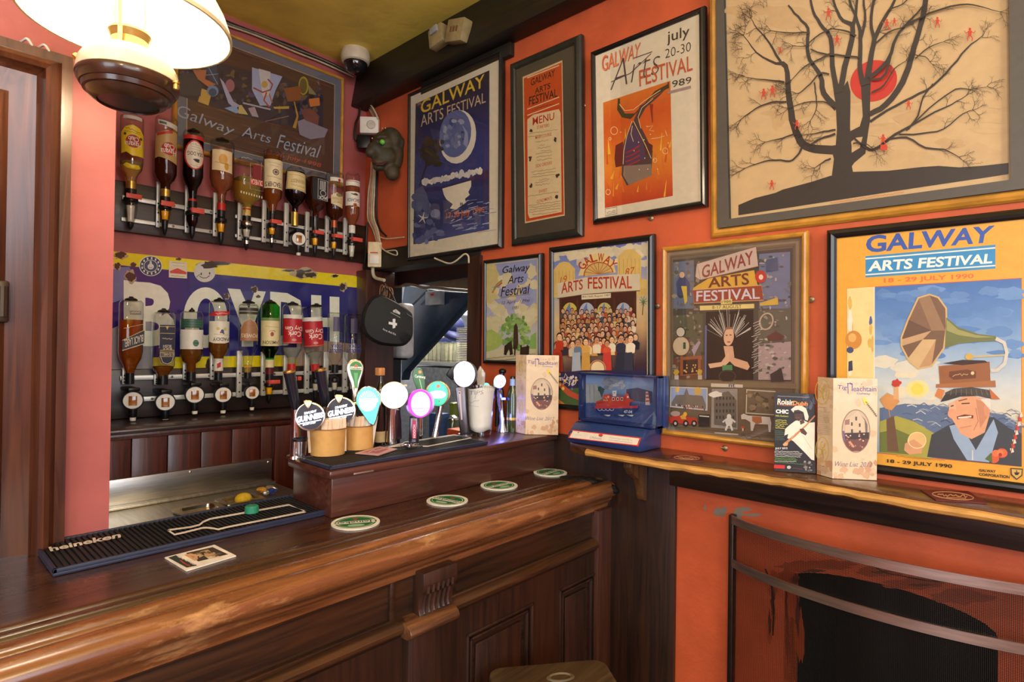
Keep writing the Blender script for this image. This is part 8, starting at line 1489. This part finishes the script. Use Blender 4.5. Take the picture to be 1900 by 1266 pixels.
# ------------------------------------------------------------------ blue collecting box
XB = 1.315; BLU = pm('navy blue plastic', (34,58,112), .3, var=.08, coat=.4); cb = thing('collecting_box','navy blue charity collecting box with a boat scene on the shelf end','collecting box',(XB,.87,ZS))
yl_, yr_ = onZ(*zp('BX',185,1000),ZS).y, onZ(*zp('BX',1175,1135),ZS).y; xf = 1.268
sec = [(xf+.006,ZS+.001),(xf,ZS+.014),(xf+.003,ZS+.024),(xf+.034,ZS+.052),(xf+.045,ZS+.055),(AX-.006,ZS+.055),(AX-.006,ZS+.001)]
bm = B(); prism(bm, [(x,yr_,z) for x, z in sec], (0,yl_-yr_,0), bev=.004); mk('base', bm, BLU, cb)
n_ = Vector((-.028,0,.031)).normalized(); pl = Plane((xf+.0185,.87,ZS+.038), (0,-1,0), Vector((-.67,0,.74))); pl.o += pl.N*.0006
A = Art(pl, 'BX'); A.poly([(290,826),(1195,930),(1155,1042),(238,932)], (206,60,44)); A.poly([(302,840),(1170,940),(1138,1026),(258,926)], (226,220,206)); A.scribble(330,890,410,900,12,3,(150,160,160),rg); A.ell(372,862,8,7,(190,60,50)); A.text('Lifeboats', (528,905), (678,928), (522,938), (110,116,140), -.005, .2, (672,956)); A.ell(664,898,30,17,(206,60,44)); A.rect(650,905,680,918,(90,90,110)); A.text('Supported entirely by', (785,920), (1085,957), (780,938), (140,146,150), 0, 0, (1080,976)); A.text('voluntary contributions', (770,950), (1080,990), (766,968), (140,146,150), 0, 0, (1075,1008))
A.build('title_label', cb, PRINT, wrap=lambda u, v, w: tuple(WM[cb.name].inverted()@(pl.M@Vector((u, v, w)))))
X1 = XB+.0; pd = Plane((X1,.87,1.3), (0,-1,0), (-1,0,0)); q = [pd.uv(*zp('BX',x,y)) for x, y in ((370,92),(1410,115),(1400,820),(372,722))]; u0 = (q[0][0]+q[3][0])/2; u1 = (q[1][0]+q[2][0])/2; v0 = ZS+.057-1.3; v1 = (q[0][1]+q[1][1])/2
bm = B(); box(bm, u0, u1+.004, v0, v1, -.055, -.03, .004, M=pd.M); box(bm, u0, u1, v1-.006, v1, -.03, -.002, .001, M=pd.M); box(bm, u0, u1, v0, v0+.008, -.03, -.002, .001, M=pd.M); box(bm, u0, u0+.006, v0, v1, -.03, -.002, .001, M=pd.M); box(bm, u1-.006, u1, v0, v1, -.03, -.002, .001, M=pd.M); mk('display_case', bm, BLU, cb)
A = Art(Plane((X1+.028,.87,1.3),(0,-1,0),(-1,0,0)), 'BX'); A.rect(u0+.004, v0+.006, u1-.004, v1-.004, (70,104,150), raw=True)
rg = random.Random(21)
A.grad([(400,110),(1360,140),(1340,480),(410,480)], [(170,200,240),(130,160,200),(90,120,160)], 8); A.poly([(400,470),(1350,500),(1340,780),(410,700)], (66,92,150))
for i in range(26): A.line([(x:=rg.uniform(420,1250), y:=rg.uniform(560,700)), (x+rg.uniform(30,90), y+6)], 3, (58,84,130))
A.poly([(590,280),(660,260),(720,300),(680,400),(600,420)], (40,80,90)); A.poly([(1000,300),(1150,280),(1340,330),(1340,480),(1000,440)], (50,74,110))
for x in (470,525,580): A.poly([(x,230),(x+50,240),(x+60,470),(x+5,480)], (176,180,176)); A.line([(x+50,250),(x+58,460)], 4, (110,116,116))
A.poly([(590,300),(650,330),(680,420),(620,470),(590,460)], (166,170,164))
for i in range(34): A.blob(rg.uniform(720,960), rg.uniform(150,290), rg.uniform(16,50), rg.uniform(14,36), mixc((120,130,150),(206,210,214), rg.random()), rg)
A.poly([(1255,330),(1285,330),(1310,505),(1250,505)], (214,206,200)); [A.rect(1256,350+i*46,1300,372+i*46,(190,70,60)) for i in range(3)]
A.build('painted_sea', cb, PRINT, wrap=lambda u, v, w: tuple(WM[cb.name].inverted()@Vector((X1+.028-w,.87-u,1.3+v))))
pm_ = Plane((X1+.014,.87,1.3),(0,-1,0),(-1,0,0)); bm = B(); prism(bm, [pm_.M@Vector((*pm_.uv(*zp('BX',x,y)),-.003)) for x, y in ((585,520),(1155,520),(1140,560),(1085,620),(1000,650),(640,620),(600,570))], pm_.N*.003); prism(bm, [pm_.M@Vector((*pm_.uv(*zp('BX',x,y)),-.003)) for x, y in ((605,460),(690,440),(700,375),(780,360),(800,392),(980,392),(985,350),(1030,355),(1045,430),(1095,438),(1090,455),(1045,470),(1040,522),(605,522))], pm_.N*.003); mk('model_boat', bm, pm('boat blue',(28,56,120),.4), cb)
A = Art(pm_, 'BX', base=.0003); A.poly([(585,520),(1155,515),(1150,545),(590,552)], (206,60,70)); A.poly([(605,460),(690,440),(700,375),(780,360),(800,392),(980,392),(985,350),(1030,355),(1045,430),(1095,438),(1090,455),(1045,470),(1040,518),(605,518)], (206,64,52))
for x in (830,888,942): A.rect(x-16,405,x+16,448,(226,226,220)); A.rect(x-10,412,x+10,442,(30,36,50))
A.poly([(815,320),(875,315),(868,390),(825,392)], (226,226,222)); A.line([(835,345),(855,345)], 8, (80,90,100)); A.ell(765,400,14,16,(226,190,160)); A.ell(1020,400,13,15,(226,226,220)); A.line([(730,400),(760,450),(700,440)], 10, (226,190,150)); A.line([(610,480),(740,470)], 6, (130,40,40))
for i in range(4): A.ring(655+i*52,552,26,26,7,(206,206,206),14,0,0,180)
A.text('47-04', (972,570), (1078,575), (966,612), (232,232,228), .02, 0, (1074,614))
for x in (755,935,1055): A.poly([(x-50,632),(x+45,634),(x+20,655),(x-5,650)], (214,220,206))
A.build('boat_paint', cb, PRINT, wrap=lambda u, v, w: tuple(WM[cb.name].inverted()@Vector((X1+.014-w,.87-u,1.3+v))))
bm = B(); box(bm, u0+.001, u1-.001, v0+.002, v1-.001, -.0015, 0, .0006, M=pd.M); mk('clear_cover', bm, ACRYL, cb)
